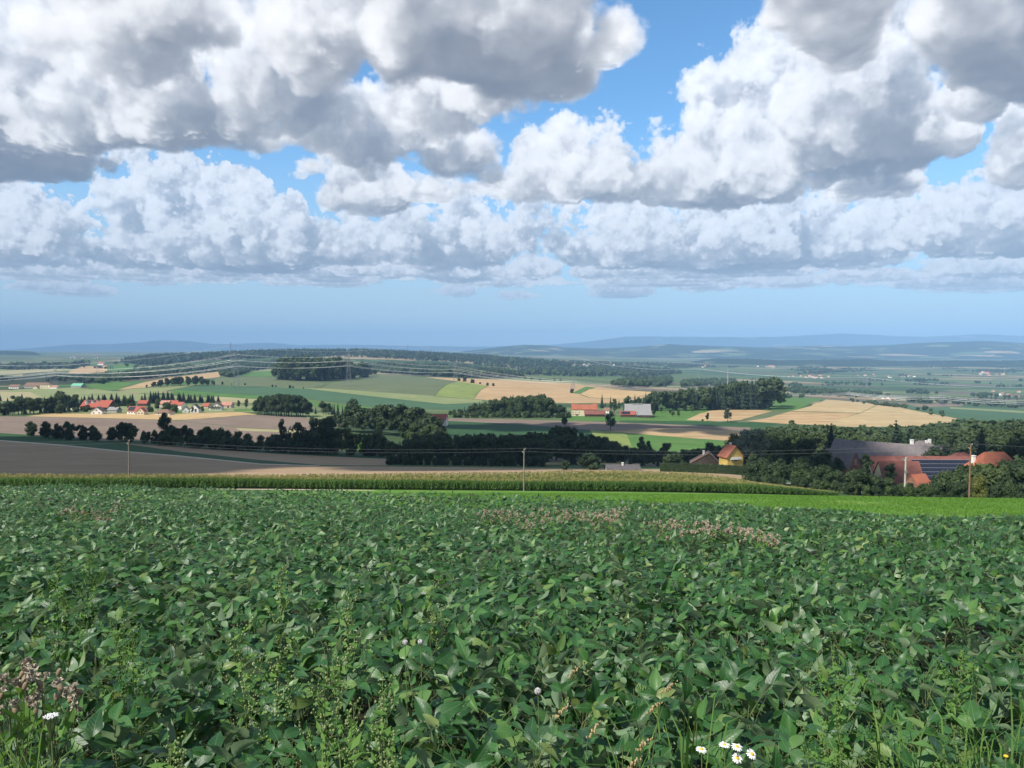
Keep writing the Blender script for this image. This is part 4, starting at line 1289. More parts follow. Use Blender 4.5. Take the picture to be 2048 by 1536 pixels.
for k, X, y, T, f, lab in [('dark', 1419, 320, 884, 0.9, 'dark tree behind the small brown house'), ('dark', 1448, 330, 890, 1.0, 'dark tree behind the yellow house, left side'), ('dark', 1393, 320, 897, 0.9, 'dark tree left of the brown house'),
                           ('dark', 1512, 225, 905, 0.8, 'small dark tree by the farm road with its trunk showing'), ('dark', 1545, 240, 884, 0.85, 'big dark tree right of the yellow house'), ('dark', 1580, 245, 876, 0.9, 'tallest dark tree before the grey barn'),
                           ('dark', 1618, 250, 876, 0.9, 'big dark tree left of the brick gable'), ('broad', 1608, 215, 912, 0.9, 'lighter green tree in front of the big dark trees'), ('dark', 1650, 215, 898, 0.8, 'dark tree directly left of the brick gable'), ('dark', 1676, 205, 914, 0.75, 'dark tree at the foot of the brick gable'),
                           ('dark', 1530, 222, 915, 0.9, 'dark leafy tree above the farm road'), ('dark', 1565, 222, 915, 0.9, 'dark leafy tree between farm road and barn'), ('dark', 1880, 258, 893, 1.0, 'round tree in front of the right end of the grey barn'),
                           ('dark', 2040, 240, 880, 1.0, 'dark tree at the right edge beyond the red hipped roof'), ('dark', 2075, 235, 870, 1.0, 'dark tree past the hipped roof, outermost'), ('slim', 1738, 190, 905, 1.2, 'loose tree between brick gable and red roof'), ('slim', 1785, 200, 925, 1.3, 'small thin-leaved tree in front of the red roof')]:
    tree(k, X, y=y, top=T, fat=f, label=lab)
L = 'dark bush in the thicket between the meadow and the farm'
belt(['bush', 'bushdark', 'dark'], [(1690, 163), (1790, 158), (2130, 148)], 17, L, 'thicket before the farm', tops=[(1690, 950), (1720, 938), (1760, 950), (1800, 962), (1840, 968), (1870, 960), (1900, 945), (1940, 930), (1985, 926), (2050, 918), (2130, 915)], rows=(0,), yline=True, jt=5, fat=0.85)
belt(['bush', 'bushdark'], [(1500, 172), (1690, 158), (1900, 145), (2130, 136)], 30, L, 'thicket before the farm', tops=[(1500, 945), (1600, 955), (1700, 964), (1800, 972), (1900, 968), (2130, 960)], rows=(2,), yline=True, jt=5, fat=0.8)
belt(['dark', 'bushdark'], [(1500, 200), (1690, 185)], 12, L, 'thicket before the farm', tops=[(1500, 925), (1600, 925), (1690, 940)], rows=(0,), yline=True, jt=5, fat=0.9)
tree('bushgold', 1965, y=140, top=950, fat=0.7, label='yellow-green bush right of the wooden pole')
tree('bush', 1605, y=176, top=938, fat=0.8, label='lighter yellow-green bush in the thicket left of the brick gable')
print('trees', N_TREES)


# ------------------------------------------------------------------ woods that read as one mass
def woods(name, items, label=None):
    return bake(name, [M_WOODS, M_NEEDLE, M_LEAF_DARK], items, kind='stuff')
woods('woods', WOOD_ITEMS)
FAR = []
FAR += scatter([(235, 724), (300, 715), (400, 712), (480, 708), (700, 705), (800, 707), (870, 710), (940, 714), (1010, 720), (1130, 727), (1140, 735), (1000, 730), (850, 722), (700, 714), (560, 716), (400, 722), (300, 733)], 15.5, 24, 0.75, 1, True)
FAR += scatter([(215, 760), (300, 748), (345, 740), (440, 731), (560, 727), (560, 736), (450, 742), (345, 753), (240, 764)], 12, 21, 0.45, 2)
FAR += scatter([(-300, 768), (0, 764), (100, 762), (215, 752), (240, 764), (190, 771), (150, 764), (-20, 762)], 16, 15, 0.3, 3)
FAR += scatter([(440, 752), (455, 745), (490, 741), (500, 744), (480, 752), (460, 756)], 10, 17, 0.2, 4)
FAR += scatter([(450, 738), (560, 730), (560, 737), (500, 742)], 11, 19, 0.5, 5)
FAR += scatter([(700, 742), (760, 733), (900, 735), (1000, 745), (1050, 753), (1020, 757), (900, 755), (850, 752), (760, 746)], 12, 24, 0.55, 6)
FAR += scatter([(1030, 744), (1100, 738), (1250, 736), (1340, 742), (1365, 748), (1280, 755), (1130, 753), (1050, 750)], 17, 22, 0.5, 7, True)
FAR += scatter([(940, 728), (1060, 731), (1130, 735), (1100, 741), (1000, 736)], 18, 20, 0.4, 8, True)
FAR += scatter([(1225, 772), (1290, 762), (1340, 757), (1345, 766), (1330, 774), (1250, 776)], 10, 19, 0.4, 9)
FAR += scatter([(1365, 768), (1420, 763), (1470, 765), (1470, 772), (1365, 777)], 10, 17, 0.4, 10)
FAR += scatter([(0, 737), (30, 733), (150, 733), (150, 738), (0, 740)], 15, 24, 0.4, 11)
FAR += scatter([(150, 727), (175, 725), (178, 732), (150, 734)], 16, 20, 0.3, 12, True)
FAR += scatter([(1140, 724), (1340, 727), (1400, 731), (1400, 733), (1250, 731), (1140, 730)], 22, 17, 0.3, 13, True)
FAR += scatter([(1560, 782), (1600, 779), (1700, 786), (1760, 790), (1760, 796), (1680, 794), (1590, 788)], 12, 13, 0.2, 14)
FAR += scatter([(1660, 797), (1700, 800), (1800, 814), (1900, 833), (1895, 836), (1790, 818), (1700, 803)], 17, 7, 0.0, 15)
FAR += scatter([(1810, 800), (1900, 804), (2048, 812), (2300, 820), (2300, 824), (2000, 815), (1820, 806)], 13, 13, 0.2, 16)
FAR += scatter([(0, 798), (50, 800), (60, 803), (0, 806)], 12, 8, 0.2, 17)
_g = np.random.default_rng(42)
for _i in range(150):                       # copses and tree lines over the plain
    _X = _g.uniform(980, 2300); _Y = _g.choice([_g.uniform(724, 748), _g.uniform(745, 800)])
    if _X < 1560 and _Y > 740 or (_X < 1350 and _Y > 733):
        continue
    _a = _g.uniform(12, 60); _b = _g.uniform(0.6, 2.0) * (1.0 if _Y > 750 else 0.7); _s = _g.uniform(-0.05, 0.06)
    FAR += scatter([(_X - _a, _Y - _s * _a), (_X, _Y - _b), (_X + _a, _Y + _s * _a), (_X, _Y + _b)], 15, _g.uniform(10, 18), _g.uniform(0, 0.6), 100 + _i, True)
for _i in range(26):
    _X = _g.uniform(-200, 330); _Y = _g.uniform(722, 742) + max(0, 200 - _X) * 0.02
    _a = _g.uniform(10, 40)
    FAR += scatter([(_X - _a, _Y), (_X, _Y - 0.9), (_X + _a, _Y), (_X, _Y + 0.9)], 16, _g.uniform(11, 18), 0.3, 300 + _i, True)
print('far trees', sum(len(i[3]) for i in FAR), sum(len(i[3]) * len(tri_of(i[1])) for i in FAR))
woods('far_woods', FAR)


# ------------------------------------------------------------------ buildings
M_W = dict(
    white=plain('white render', (0.78, 0.76, 0.71), 0.85, 0.06, 0.5), cream=plain('cream render', (0.66, 0.58, 0.40), 0.85, 0.08, 0.5), yellow=plain('yellow render', (0.62, 0.42, 0.12), 0.85, 0.08, 0.5),
    brick=plain('weathered brick', (0.24, 0.125, 0.085), 0.9, 0.25, 1.2), wood=plain('dark boards', (0.075, 0.055, 0.042), 0.9, 0.25, 0.8), grey=plain('grey render', (0.36, 0.34, 0.31), 0.9, 0.1, 0.5), pinkwall=plain('pinkish render', (0.50, 0.40, 0.34), 0.9, 0.1, 0.5))
def roof_mat(name, col, ribs=0.0, var=0.2):
    """roofing: courses along the slope, mottled by weather"""
    m, B, p = material(name)
    co = B.new('ShaderNodeTexCoord').outputs['Object']
    n = B.noise(co, 0.5, 6.0, 0.65, dims='3D'); n2 = B.noise(co, 5.0, 3.0, 0.6, dims='3D')
    k = B.m('ADD', B.m('MULTIPLY', n, 0.7), B.m('MULTIPLY', n2, 0.3))
    c = B.mix(B.lin(k, 0.32, 0.68), tuple(v * (1 - var * 1.5) for v in col) + (1,), tuple(min(1, v * (1 + var * 1.3)) for v in col) + (1,))
    B.put(p.inputs['Base Color'], c)
    p.inputs['Roughness'].default_value = 0.75
    p.inputs['Specular IOR Level'].default_value = 0.25
    if ribs:
        x = B.sep(co)[0]
        w = B.m('SINE', B.m('MULTIPLY', x, 2 * math.pi / ribs))
        b = B.new('ShaderNodeBump')
        b.inputs['Strength'].default_value = 0.6; b.inputs['Distance'].default_value = 0.06
        B.put(b.inputs['Height'], w); B.put(p.inputs['Normal'], b.outputs[0])
    return m
M_R = dict(red=roof_mat('red tiles', (0.34, 0.095, 0.06)), orange=roof_mat('orange tiles', (0.34, 0.115, 0.065), var=0.22), oldred=roof_mat('old red tiles', (0.20, 0.078, 0.060), var=0.3), pink=roof_mat('faded tiles', (0.42, 0.21, 0.15)),
           grey=roof_mat('grey fibre cement', (0.17, 0.145, 0.14), ribs=1.1, var=0.2), pale=roof_mat('pale grey sheet roof', (0.25, 0.243, 0.24), ribs=1.0, var=0.12), brown=roof_mat('brown tiles', (0.20, 0.125, 0.085)), dark=roof_mat('dark roof', (0.10, 0.09, 0.09)), green=roof_mat('green sheet roof', (0.16, 0.42, 0.28), var=0.1))
M_GLASS = plain('window glass', (0.03, 0.035, 0.04), 0.15, 0.05, spec=0.6)
M_FRAME = plain('window frame', (0.62, 0.60, 0.56), 0.6, 0.05)
M_TRIM = plain('dark eaves', (0.06, 0.045, 0.035), 0.85, 0.15)
M_CONC = plain('concrete', (0.40, 0.385, 0.36), 0.9, 0.15, 0.7)
M_PANEL = plain('solar glass', (0.014, 0.016, 0.026), 0.22, 0.1, spec=0.6)
M_ALU = plain('aluminium', (0.30, 0.31, 0.33), 0.4, 0.05, metal=0.6)
M_STEEL = plain('galvanised steel', (0.26, 0.27, 0.28), 0.55, 0.1, metal=0.3)
M_POLE = plain('weathered pole', (0.23, 0.195, 0.155), 0.9, 0.2, 2.0)
M_POLE_RED = plain('brown stained pole', (0.22, 0.12, 0.075), 0.9, 0.2, 2.0)

def mesh_of(name, verts, faces, mat, smooth=False):
    me = bpy.data.meshes.new(name)
    me.from_pydata([tuple(v) for v in verts], [], [tuple(f) for f in faces])
    if smooth:
        me.polygons.foreach_set('use_smooth', [True] * len(me.polygons))
    me.materials.append(mat)
    me.update()
    return me
def box_vf(x0, x1, y0, y1, z0, z1):
    v = [(x0, y0, z0), (x1, y0, z0), (x1, y1, z0), (x0, y1, z0), (x0, y0, z1), (x1, y0, z1), (x1, y1, z1), (x0, y1, z1)]
    f = [(0, 3, 2, 1), (4, 5, 6, 7), (0, 1, 5, 4), (1, 2, 6, 5), (2, 3, 7, 6), (3, 0, 4, 7)]
    return np.array(v, float), np.array(f)
def bar_vf(a, b, w):
    a, b = Vector(a), Vector(b)
    d = (b - a).normalized(); s = d.orthogonal().normalized() * w / 2; t = d.cross(s).normalized() * w / 2
    v = [a + s + t, a - s + t, a - s - t, a + s - t, b + s + t, b - s + t, b - s - t, b + s - t]
    return np.array([p[:] for p in v]), np.array([(0, 1, 5, 4), (1, 2, 6, 5), (2, 3, 7, 6), (3, 0, 4, 7), (0, 3, 2, 1), (4, 5, 6, 7)])
def joined(parts):
    vs, fs, o = [], [], 0
    for v, f in parts:
        vs.extend(map(tuple, v)); fs.extend(tuple(int(i) + o for i in q) for q in f); o += len(v)
    return vs, fs

def window_part(parent, face, pos, z, w, h, L_, W_, glass_shared={}):
    """a framed window on one face of a house: frame is the part, pane its sub-part"""
    key = (round(w, 2), round(h, 2))
    if key not in glass_shared:
        fr = [box_vf(-w / 2 - 0.09, w / 2 + 0.09, -0.05, 0.08, -0.09, 0.0), box_vf(-w / 2 - 0.09, w / 2 + 0.09, -0.05, 0.08, h, h + 0.09),
              box_vf(-w / 2 - 0.09, -w / 2, -0.05, 0.08, 0.0, h), box_vf(w / 2, w / 2 + 0.09, -0.05, 0.08, 0.0, h), box_vf(-0.04, 0.04, -0.04, 0.07, 0.0, h)]
        glass_shared[key] = (mesh_of('window', *joined(fr), M_FRAME), mesh_of('pane', *box_vf(-w / 2, w / 2, -0.01, 0.05, 0.0, h), M_GLASS))
    a, b = glass_shared[key]
    o = link('window', a, parent)
    if face == 'f':
        o.location = (pos, -W_ / 2, z)
    elif face == 'b':
        o.location = (pos, W_ / 2, z); o.rotation_euler = (0, 0, math.pi)
    elif face == 'l':
        o.location = (-L_ / 2, pos, z); o.rotation_euler = (0, 0, -math.pi / 2)
    else:
        o.location = (L_ / 2, pos, z); o.rotation_euler = (0, 0, math.pi / 2)
    link('pane', b, o)
    return o

def house(name, label, X, Y=None, y=None, L_=12.0, W_=9.0, eave=3.5, ridge=7.0, yaw=0.0, wall='white', roof='red', over=0.5, hip=0.0, wins=(), door=None, chim=(), cat='house', group=None, sink=0.0, loc=None, gable=None, lean=0.0):
    p = on_ground(X, Y, y) if loc is None else Vector(loc)
    r = bpy.data.objects.new(name, None)
    COL.objects.link(r)
    r.location = (p.x, p.y, p.z - sink)
    r.rotation_euler = (0, 0, rad(yaw))
    r['label'] = label; r['category'] = cat
    if group:
        r['group'] = group
    l, w = L_ / 2, W_ / 2
    base = -4.0
    t = 0.22
    slope = (ridge - eave) / w
    rz = ridge - 0.05
    if hip > 0:
        v, f = box_vf(-l, l, -w, w, base, eave)
    else:
        v = [(-l, -w, base), (l, -w, base), (l, w, base), (-l, w, base), (-l, -w, eave), (l, -w, eave), (l, w, eave), (-l, w, eave), (-l, lean, rz), (l, lean, rz)]
        f = [(0, 1, 5, 4), (2, 3, 7, 6), (1, 2, 6, 9, 5), (3, 0, 4, 8, 7), (4, 5, 9, 8), (6, 7, 8, 9), (0, 3, 2, 1)]
    link('wall', mesh_of('wall', v, f, M_W[wall]), r)
    ow = w + over; oz = eave - slope * over
    ol = l + over * 0.8
    h_ = hip
    tops = [(-ol, -ow, oz), (ol, -ow, oz), (ol, ow, oz), (-ol, ow, oz), (-ol + h_, lean, ridge), (ol - h_, lean, ridge)]
    v = [(a, b, c + 0.02) for a, b, c in tops] + [(a, b, c + t) for a, b, c in tops]
    f = [(6, 7, 11, 10), (8, 9, 10, 11), (1, 0, 4, 5), (3, 2, 5, 4), (0, 1, 7, 6), (2, 3, 9, 8)]
    if hip > 0:
        f += [(7, 8, 11), (9, 6, 10), (1, 5, 2), (3, 4, 0), (1, 2, 8, 7), (3, 0, 6, 9)]
    else:
        f += [(1, 7, 11, 5), (2, 5, 11, 8), (0, 4, 10, 6), (3, 9, 10, 4)]
    rf = link('roof', mesh_of('roof', v, f, M_R[roof]), r)
    for (cx, cy, cw, cz) in chim:
        link('chimney', mesh_of('chimney', *joined([box_vf(cx - cw / 2, cx + cw / 2, cy - cw / 2, cy + cw / 2, eave, cz), box_vf(cx - cw / 2 - 0.1, cx + cw / 2 + 0.1, cy - cw / 2 - 0.1, cy + cw / 2 + 0.1, cz, cz + 0.2)]), M_W['white']), rf)
    for (face, pos, z, ww, hh) in wins:
        window_part(r, face, pos, z, ww, hh, L_, W_)
    if door:
        face, pos, ww, hh = door
        o = link('door', mesh_of('door', *box_vf(-ww / 2, ww / 2, -0.06, 0.06, 0.0, hh), M_TRIM), r)
        if face == 'f':
            o.location = (pos, -w, 0.02)
        else:
            o.location = ((l if face == 'r' else -l), pos, 0.02); o.rotation_euler = (0, 0, math.pi / 2)
    return r

def solar(parent, x0, x1, y0, z0, y1, z1, nx, ny, gap_rows=True):
    """a field of panels lying on a roof slope, each panel a part; y0,z0 is the lower edge, y1,z1 the upper"""
    pw = (x1 - x0) / nx
    d = Vector((0, y1 - y0, z1 - z0)); ln = d.length; d.normalize()
    nrm = Vector((0, -d.z, d.y))
    ph = ln / ny
    hgt = ph * (0.86 if gap_rows else 0.95)
    me = mesh_of('solar_panel', *box_vf(0.03, pw - 0.03, 0.02, hgt, 0.10, 0.16), M_PANEL)
    rail = mesh_of('rail', *box_vf(0, x1 - x0, -0.07, 0.07, 0.04, 0.12), M_ALU)
    rx = math.atan2(d.z, d.y)
    for j in range(ny):
        for i in range(nx):
            o = link('solar_panel', me, parent)
            q = Vector((x0 + i * pw, y0, z0)) + d * (j * ph) + nrm * 0.22
            o.location = q; o.rotation_euler = (rx, 0, 0)
        o = link('rail', rail, parent)
        o.location = Vector((x0, y0, z0)) + d * ((j + 0.93) * ph) + nrm * 0.25; o.rotation_euler = (rx, 0, 0)

# --- the farm on the right
def uv_at(X, y):
    p = on_ground(X, y=y)
    return p
w2 = lambda face, xs, z, w=1.0, h=1.2: [(face, x, z, w, h) for x in xs]
# long grey barn: left end far, right gable turned toward the viewer
_u1, _u2, _d1 = (1672 - 1024) / F, (1890 - 1024) / F, 298.0
_L = (_u2 - _u1) * _d1 / (math.cos(rad(40)) + _u2 * math.sin(rad(40)))
_p1 = Vector((_u1 * _d1, _d1)); _dr = Vector((math.cos(rad(-40)), math.sin(rad(-40)))); _pc = _p1 + _dr * (_L / 2)
_ztop = EYE + float(_t_of_row(886)) * _pc.y
_zg = float(height(_pc.x, _pc.y))
b = house('barn', 'long grey-roofed barn with dark wooden gable, largest building of the farm', 0, loc=(_pc.x, _pc.y, _zg), L_=_L - 1.4, W_=15.0, eave=_ztop - _zg - 5.4, ridge=_ztop - _zg, yaw=-40, wall='wood', roof='grey', over=1.0, cat='barn', door=('f', -4.0, 4.0, 4.0), wins=w2('r', (-2.5, 2.5), 3.0))
def at_top(X, Yridge, d):
    """foot point and ridge height so that a building at distance d tops out at a picture row"""
    p = on_ground(X, y=d)
    return p, EYE + float(_t_of_row(Yridge)) * d - p.z
p, h = at_top(1706, 904, 238)
b = house('brick_barn', 'narrow brick-gabled outbuilding with slit window below the grey barn', 0, loc=p + Vector((-1.5, 4, 0)), L_=11.0, W_=6.2, eave=h - 4.9, ridge=h, yaw=-62, wall='brick', roof='grey', over=0.15, cat='barn', wins=[('r', 0.0, h - 3.9, 0.5, 1.5)])
p, h = at_top(1850, 915, 240)
b = house('red_barn', 'long red-tiled farm wing carrying dark solar panels', 0, loc=p + Vector((0.0, 2, 0)), L_=33.0, W_=15.0, eave=h - 6.6, ridge=h, yaw=-2, wall='cream', roof='oldred', over=0.4, cat='barn')
sl = 6.6 / 7.5
solar(b, -3.2, 15.0, -7.3, h - 6.6 + 0.2 * sl, -1.1, h - 6.6 + 6.4 * sl, 14, 5)
p, h = at_top(1780, 917, 236)
b = house('red_barn', 'lower red-tiled roof left of the solar panels, skylight dot on it', 0, loc=p + Vector((0, -6.5, 0)), L_=11.5, W_=9.0, eave=h - 5.6, ridge=h, yaw=-4, wall='cream', roof='oldred', over=0.4, cat='barn', wins=w2('f', (-3, 0, 3), 0.6))
p, h = at_top(1993, 905, 226)
b = house('farmhouse', 'farmhouse with bright orange-red hipped roof and white chimney', 0, loc=p, L_=12.5, W_=9.0, eave=h - 4.6, ridge=h, yaw=6, hip=3.4, wall='cream', roof='orange', chim=[(-5.4, 1.5, 0.9, h - 1.2)], wins=w2('f', (-4, -1.3, 1.3, 4), 1.0), cat='farmhouse', door=('f', 0.0, 1.1, 2.1))
p, h = at_top(1928, 906, 262)
b = house('farmhouse', 'smaller house with dull red hipped roof between barn and farmhouse', 0, loc=p, L_=9.5, W_=8.0, eave=h - 2.6, ridge=h, yaw=4, hip=3.6, wall='cream', roof='oldred', wins=w2('f', (-3, 0, 3), 1.0), cat='house')
p, h = at_top(1848, 882, 322)
b = house('farmhouse', 'house mostly hidden behind the grey barn, only roof and white chimneys showing', 0, loc=p, L_=9.5, W_=9.0, eave=h - 3.0, ridge=h, yaw=5, hip=3.5, wall='white', roof='grey', chim=[(-4.2, 0.5, 1.1, h + 0.4), (1.4, -1.0, 0.9, h + 0.2), (3.8, 0.6, 0.9, h + 0.5)], wins=w2('f', (-3, 0, 3), 1.2))
p, h = at_top(1472, 892, 288)
b = house('yellow_house', 'yellow house with orange-red roof and white balcony gable behind the hedge', 0, loc=p + Vector((-0.8, 2.0, 0)), L_=5.6, W_=7.0, eave=h - 3.8, ridge=h, yaw=-72, wall='yellow', roof='orange', over=0.6, wins=[('r', -2.0, 1.0, 1.0, 1.2), ('r', 1.8, 1.0, 1.0, 1.2), ('r', 0.0, 3.8, 1.1, 1.3)] + w2('f', (-1.8, 0.0), 1.0), door=('f', 2.0, 1.0, 2.1), chim=[(-2, 1.0, 0.7, h + 0.6)])
l_ = link('balcony', mesh_of('balcony', *joined([box_vf(2.81, 3.6, -2.3, 2.3, h - 5.0, h - 4.85), box_vf(3.52, 3.6, -2.3, 2.3, h - 4.85, h - 4.0)]), M_W['white']), b)
p, h = at_top(1412, 904, 300)
b = house('brown_house', 'dark brown cottage with lean roof left of the yellow house', 0, loc=p, L_=7.0, W_=11.0, eave=h - 4.0, ridge=h, yaw=78, wall='wood', roof='brown', over=0.4, lean=-1.5, wins=w2('l', (-2.0, 2.0), 1.4), chim=[(0, 0.5, 0.8, h + 0.4)])
p, h = at_top(1246, 927, 262)
b = house('low_shed', 'low grey roof barely showing above the brown field edge', 0, loc=p, L_=11.5, W_=6.0, eave=h - 1.3, ridge=h, yaw=3, wall='grey', roof='dark', over=0.3, cat='shed', sink=0.5, chim=[(0, -0.4, 0.6, h + 0.7)])
b = house('small_shed', 'small orange-red shed in the thicket below the solar panels', 0, loc=on_ground(1842, y=172), L_=4.0, W_=3.5, eave=2.6, ridge=4.6, yaw=20, wall='brick', roof='orange', over=0.2, cat='shed')

# --- the village on the left
b = house('barn', 'big red-roofed barn behind the three silos', 198, 820, L_=33, W_=17, eave=4.2, ridge=11.0, yaw=-7, wall='wood', roof='red', cat='barn', door=('f', 9, 4, 3.6), over=0.8)
def silo(X, Yb, Yt, wpx, label):
    p = on_ground(X, Yb); h = EYE + float(_t_of_row(Yt)) * p.y - p.z; r_ = wpx / 2 / F * p.y
    o = bpy.data.objects.new('silo', None); COL.objects.link(o); o.location = p
    o['label'] = label; o['category'] = 'silo'; o['group'] = 'silos before the red barn'
    ring = lambda rr, z, n=20: [(rr * math.cos(6.2832 * i / n), rr * math.sin(6.2832 * i / n), z) for i in range(n)]
    def lathe(prof, n=20):
        v = [q for rr, z in prof for q in ring(rr, z, n)]
        f = [(k * n + i, k * n + (i + 1) % n, (k + 1) * n + (i + 1) % n, (k + 1) * n + i) for k in range(len(prof) - 1) for i in range(n)]
        return v, f
    link('tank', mesh_of('tank', *lathe([(r_, -3), (r_, h * 0.9)]), M_CONC, True), o)
    link('cap', mesh_of('cap', *lathe([(r_ * 1.06, h * 0.9), (r_ * 1.06, h * 0.93), (r_ * 0.3, h), (0.05, h)]), M_R['dark'], True), o)
    link('hoop', mesh_of('hoop', *joined([lathe([(r_ + 0.02, h * q), (r_ + 0.07, h * q + 0.03), (r_ + 0.07, h * q + 0.22), (r_ + 0.02, h * q + 0.25)]) for q in (0.15, 0.4, 0.65)]), M_W['grey']), o)
    lx = -r_ - 0.25
    link('ladder', mesh_of('ladder', *joined([bar_vf((lx, -0.25, -1), (lx, -0.25, h * 0.92), 0.08), bar_vf((lx, 0.25, -1), (lx, 0.25, h * 0.92), 0.08)] + [bar_vf((lx, -0.25, z), (lx, 0.25, z), 0.05) for z in np.arange(0.5, h * 0.9, 0.5)]), M_STEEL), o)
silo(176, 820, 800, 9.5, 'leftmost of the three grey silos before the red barn')
silo(188, 820, 800, 9.5, 'middle one of the three grey silos before the red barn')
silo(199, 820, 800, 9.5, 'rightmost of the three grey silos before the red barn')
b = house('white_house', 'small white house with its gable facing the golden strip', 197, 828, L_=10, W_=10.5, eave=3.4, ridge=7.2, yaw=-82, wall='white', roof='dark', wins=[('r', -2.6, 0.8, 1.2, 1.2), ('r', 2.6, 0.8, 1.2, 1.2), ('r', 0, 3.6, 1.2, 1.3)], over=0.7)
b = house('shed', 'grey-roofed shed left of the silos', 146, 819, L_=9, W_=6, eave=2.6, ridge=5.0, yaw=-8, wall='white', roof='pale', cat='shed')
b = house('shed', 'dark shed behind the grey-roofed shed', 150, 812, L_=8, W_=7, eave=2.4, ridge=5.2, yaw=80, wall='wood', roof='dark', cat='shed')
b = house('shed', 'blue-grey roofed shed right of the silos', 229, 825, L_=11, W_=8, eave=3.0, ridge=5.8, yaw=-10, wall='grey', roof='pale', cat='shed')
b = house('solar_house', 'white house with red roof and blue solar panels on its left', 275, 828, L_=17, W_=9, eave=3.8, ridge=7.8, yaw=-8, wall='white', roof='red', wins=w2('f', (-6, -3, 0, 3, 6), 1.0, 1.2, 1.3), door=('f', 1.5, 1.1, 2.1), over=0.6)
solar(b, -7.8, -1.2, -4.6, 3.9, -0.6, 7.4, 5, 3)
b = house('cross_gable', 'white gabled annexe at the right of the solar roof house', 284, 829, L_=8, W_=7, eave=3.4, ridge=7.0, yaw=-85, wall='cream', roof='red', wins=[('r', -1.5, 0.9, 1.1, 1.3), ('r', 1.5, 0.9, 1.1, 1.3), ('r', 0, 3.7, 1.0, 1.2)])
b = house('barn', 'red barn roof behind the light green tree', 288, 812, L_=12, W_=9, eave=3.6, ridge=7.2, yaw=-4, wall='wood', roof='red', cat='barn')
b = house('barn', 'long barn with faded left half of the roof, behind the blue-green tree', 332, 814, L_=11, W_=10, eave=4.0, ridge=8.0, yaw=-4, wall='pinkwall', roof='pink', cat='barn')
b = house('barn', 'red roof joining the faded barn on its right', 348, 814, L_=11, W_=10.5, eave=4.0, ridge=8.2, yaw=-4, wall='wood', roof='red', cat='barn')
b = house('white_house', 'white house with red roof tucked behind the long barn', 361, 818, L_=11, W_=9, eave=4.6, ridge=8.2, yaw=-20, wall='white', roof='red', wins=w2('f', (-3.5, 0, 3.5), 1.0) + w2('f', (-3.5, 0, 3.5), 3.2))
b = house('white_house', 'narrow white house partly hidden by a round tree, fourth from the dark copse', 372, 825, L_=8, W_=6.5, eave=3.4, ridge=6.6, yaw=-75, wall='white', roof='brown', wins=[('r', 0, 1, 1.0, 1.2)])
b = house('gabled_house', 'white house with steep gable and large dark window between round trees', 391, 825, L_=9, W_=9, eave=4.4, ridge=9.0, yaw=-84, wall='white', roof='dark', wins=[('r', 1.5, 1.0, 2.0, 3.2), ('r', -2.4, 1.0, 1.0, 1.2), ('r', -1.0, 5.2, 1.0, 1.2)])
b = house('house', 'low house with red roof left of the chalet', 414, 816, L_=8, W_=8, eave=2.8, ridge=5.8, yaw=-12, wall='pinkwall', roof='red', wins=w2('f', (-2, 1.5), 0.9))
b = house('chalet', 'chalet with broad brown gable and balcony', 433, 820, L_=12, W_=13.5, eave=4.6, ridge=9.4, yaw=-80, wall='white', roof='brown', over=1.2, wins=[('r', q, 0.9, 1.3, 1.4) for q in (-4, -1.3, 1.3, 4)] + [('r', q, 3.8, 1.2, 1.5) for q in (-3, 0, 3)])
link('balcony', mesh_of('balcony', *joined([box_vf(6.02, 7.1, -6.2, 6.2, 3.2, 3.35), box_vf(7.02, 7.1, -6.2, 6.2, 3.35, 4.2)]), M_W['wood']), b)
b = house('barn', 'pink-roofed barn at the right end of the village', 455, 815, L_=13, W_=9, eave=3.2, ridge=7.0, yaw=-5, wall='pinkwall', roof='pink', cat='barn', door=('f', 3, 2.4, 2.4))
b = house('pavilion', 'low grey hipped roof behind the tall hedgerow tree', 330, 829, L_=15, W_=10, eave=2.6, ridge=5.2, yaw=-4, hip=5.2, wall='white', roof='brown', over=0.9, wins=w2('f', (-4, 0, 4), 0.8))
# --- red roofs in the middle
b = house('house', 'house with large red roof and white gable in the hamlet by the knoll', 876, y=690, L_=16, W_=10, eave=5.8, ridge=10.4, yaw=-6, wall='white', roof='red', wins=w2('f', (-5, 5), 2.8))
b = house('gable_wing', 'white gable wing in front of the large red roof', 879, y=683, L_=8, W_=8, eave=3.6, ridge=7.0, yaw=-82, wall='white', roof='red', wins=[('r', 0, 1.2, 2.0, 2.0)])
b = house('house', 'small house with red roof left of the large one in the hamlet', 841, y=670, L_=8, W_=7, eave=3.2, ridge=7.0, yaw=-25, wall='cream', roof='red', wins=w2('f', (-2, 1), 1.0))
b = house('house', 'tiny red roof half hidden by dark trees, leftmost of the hamlet', 822, y=668, L_=6, W_=6, eave=3.2, ridge=6.8, yaw=-12, wall='cream', roof='red')
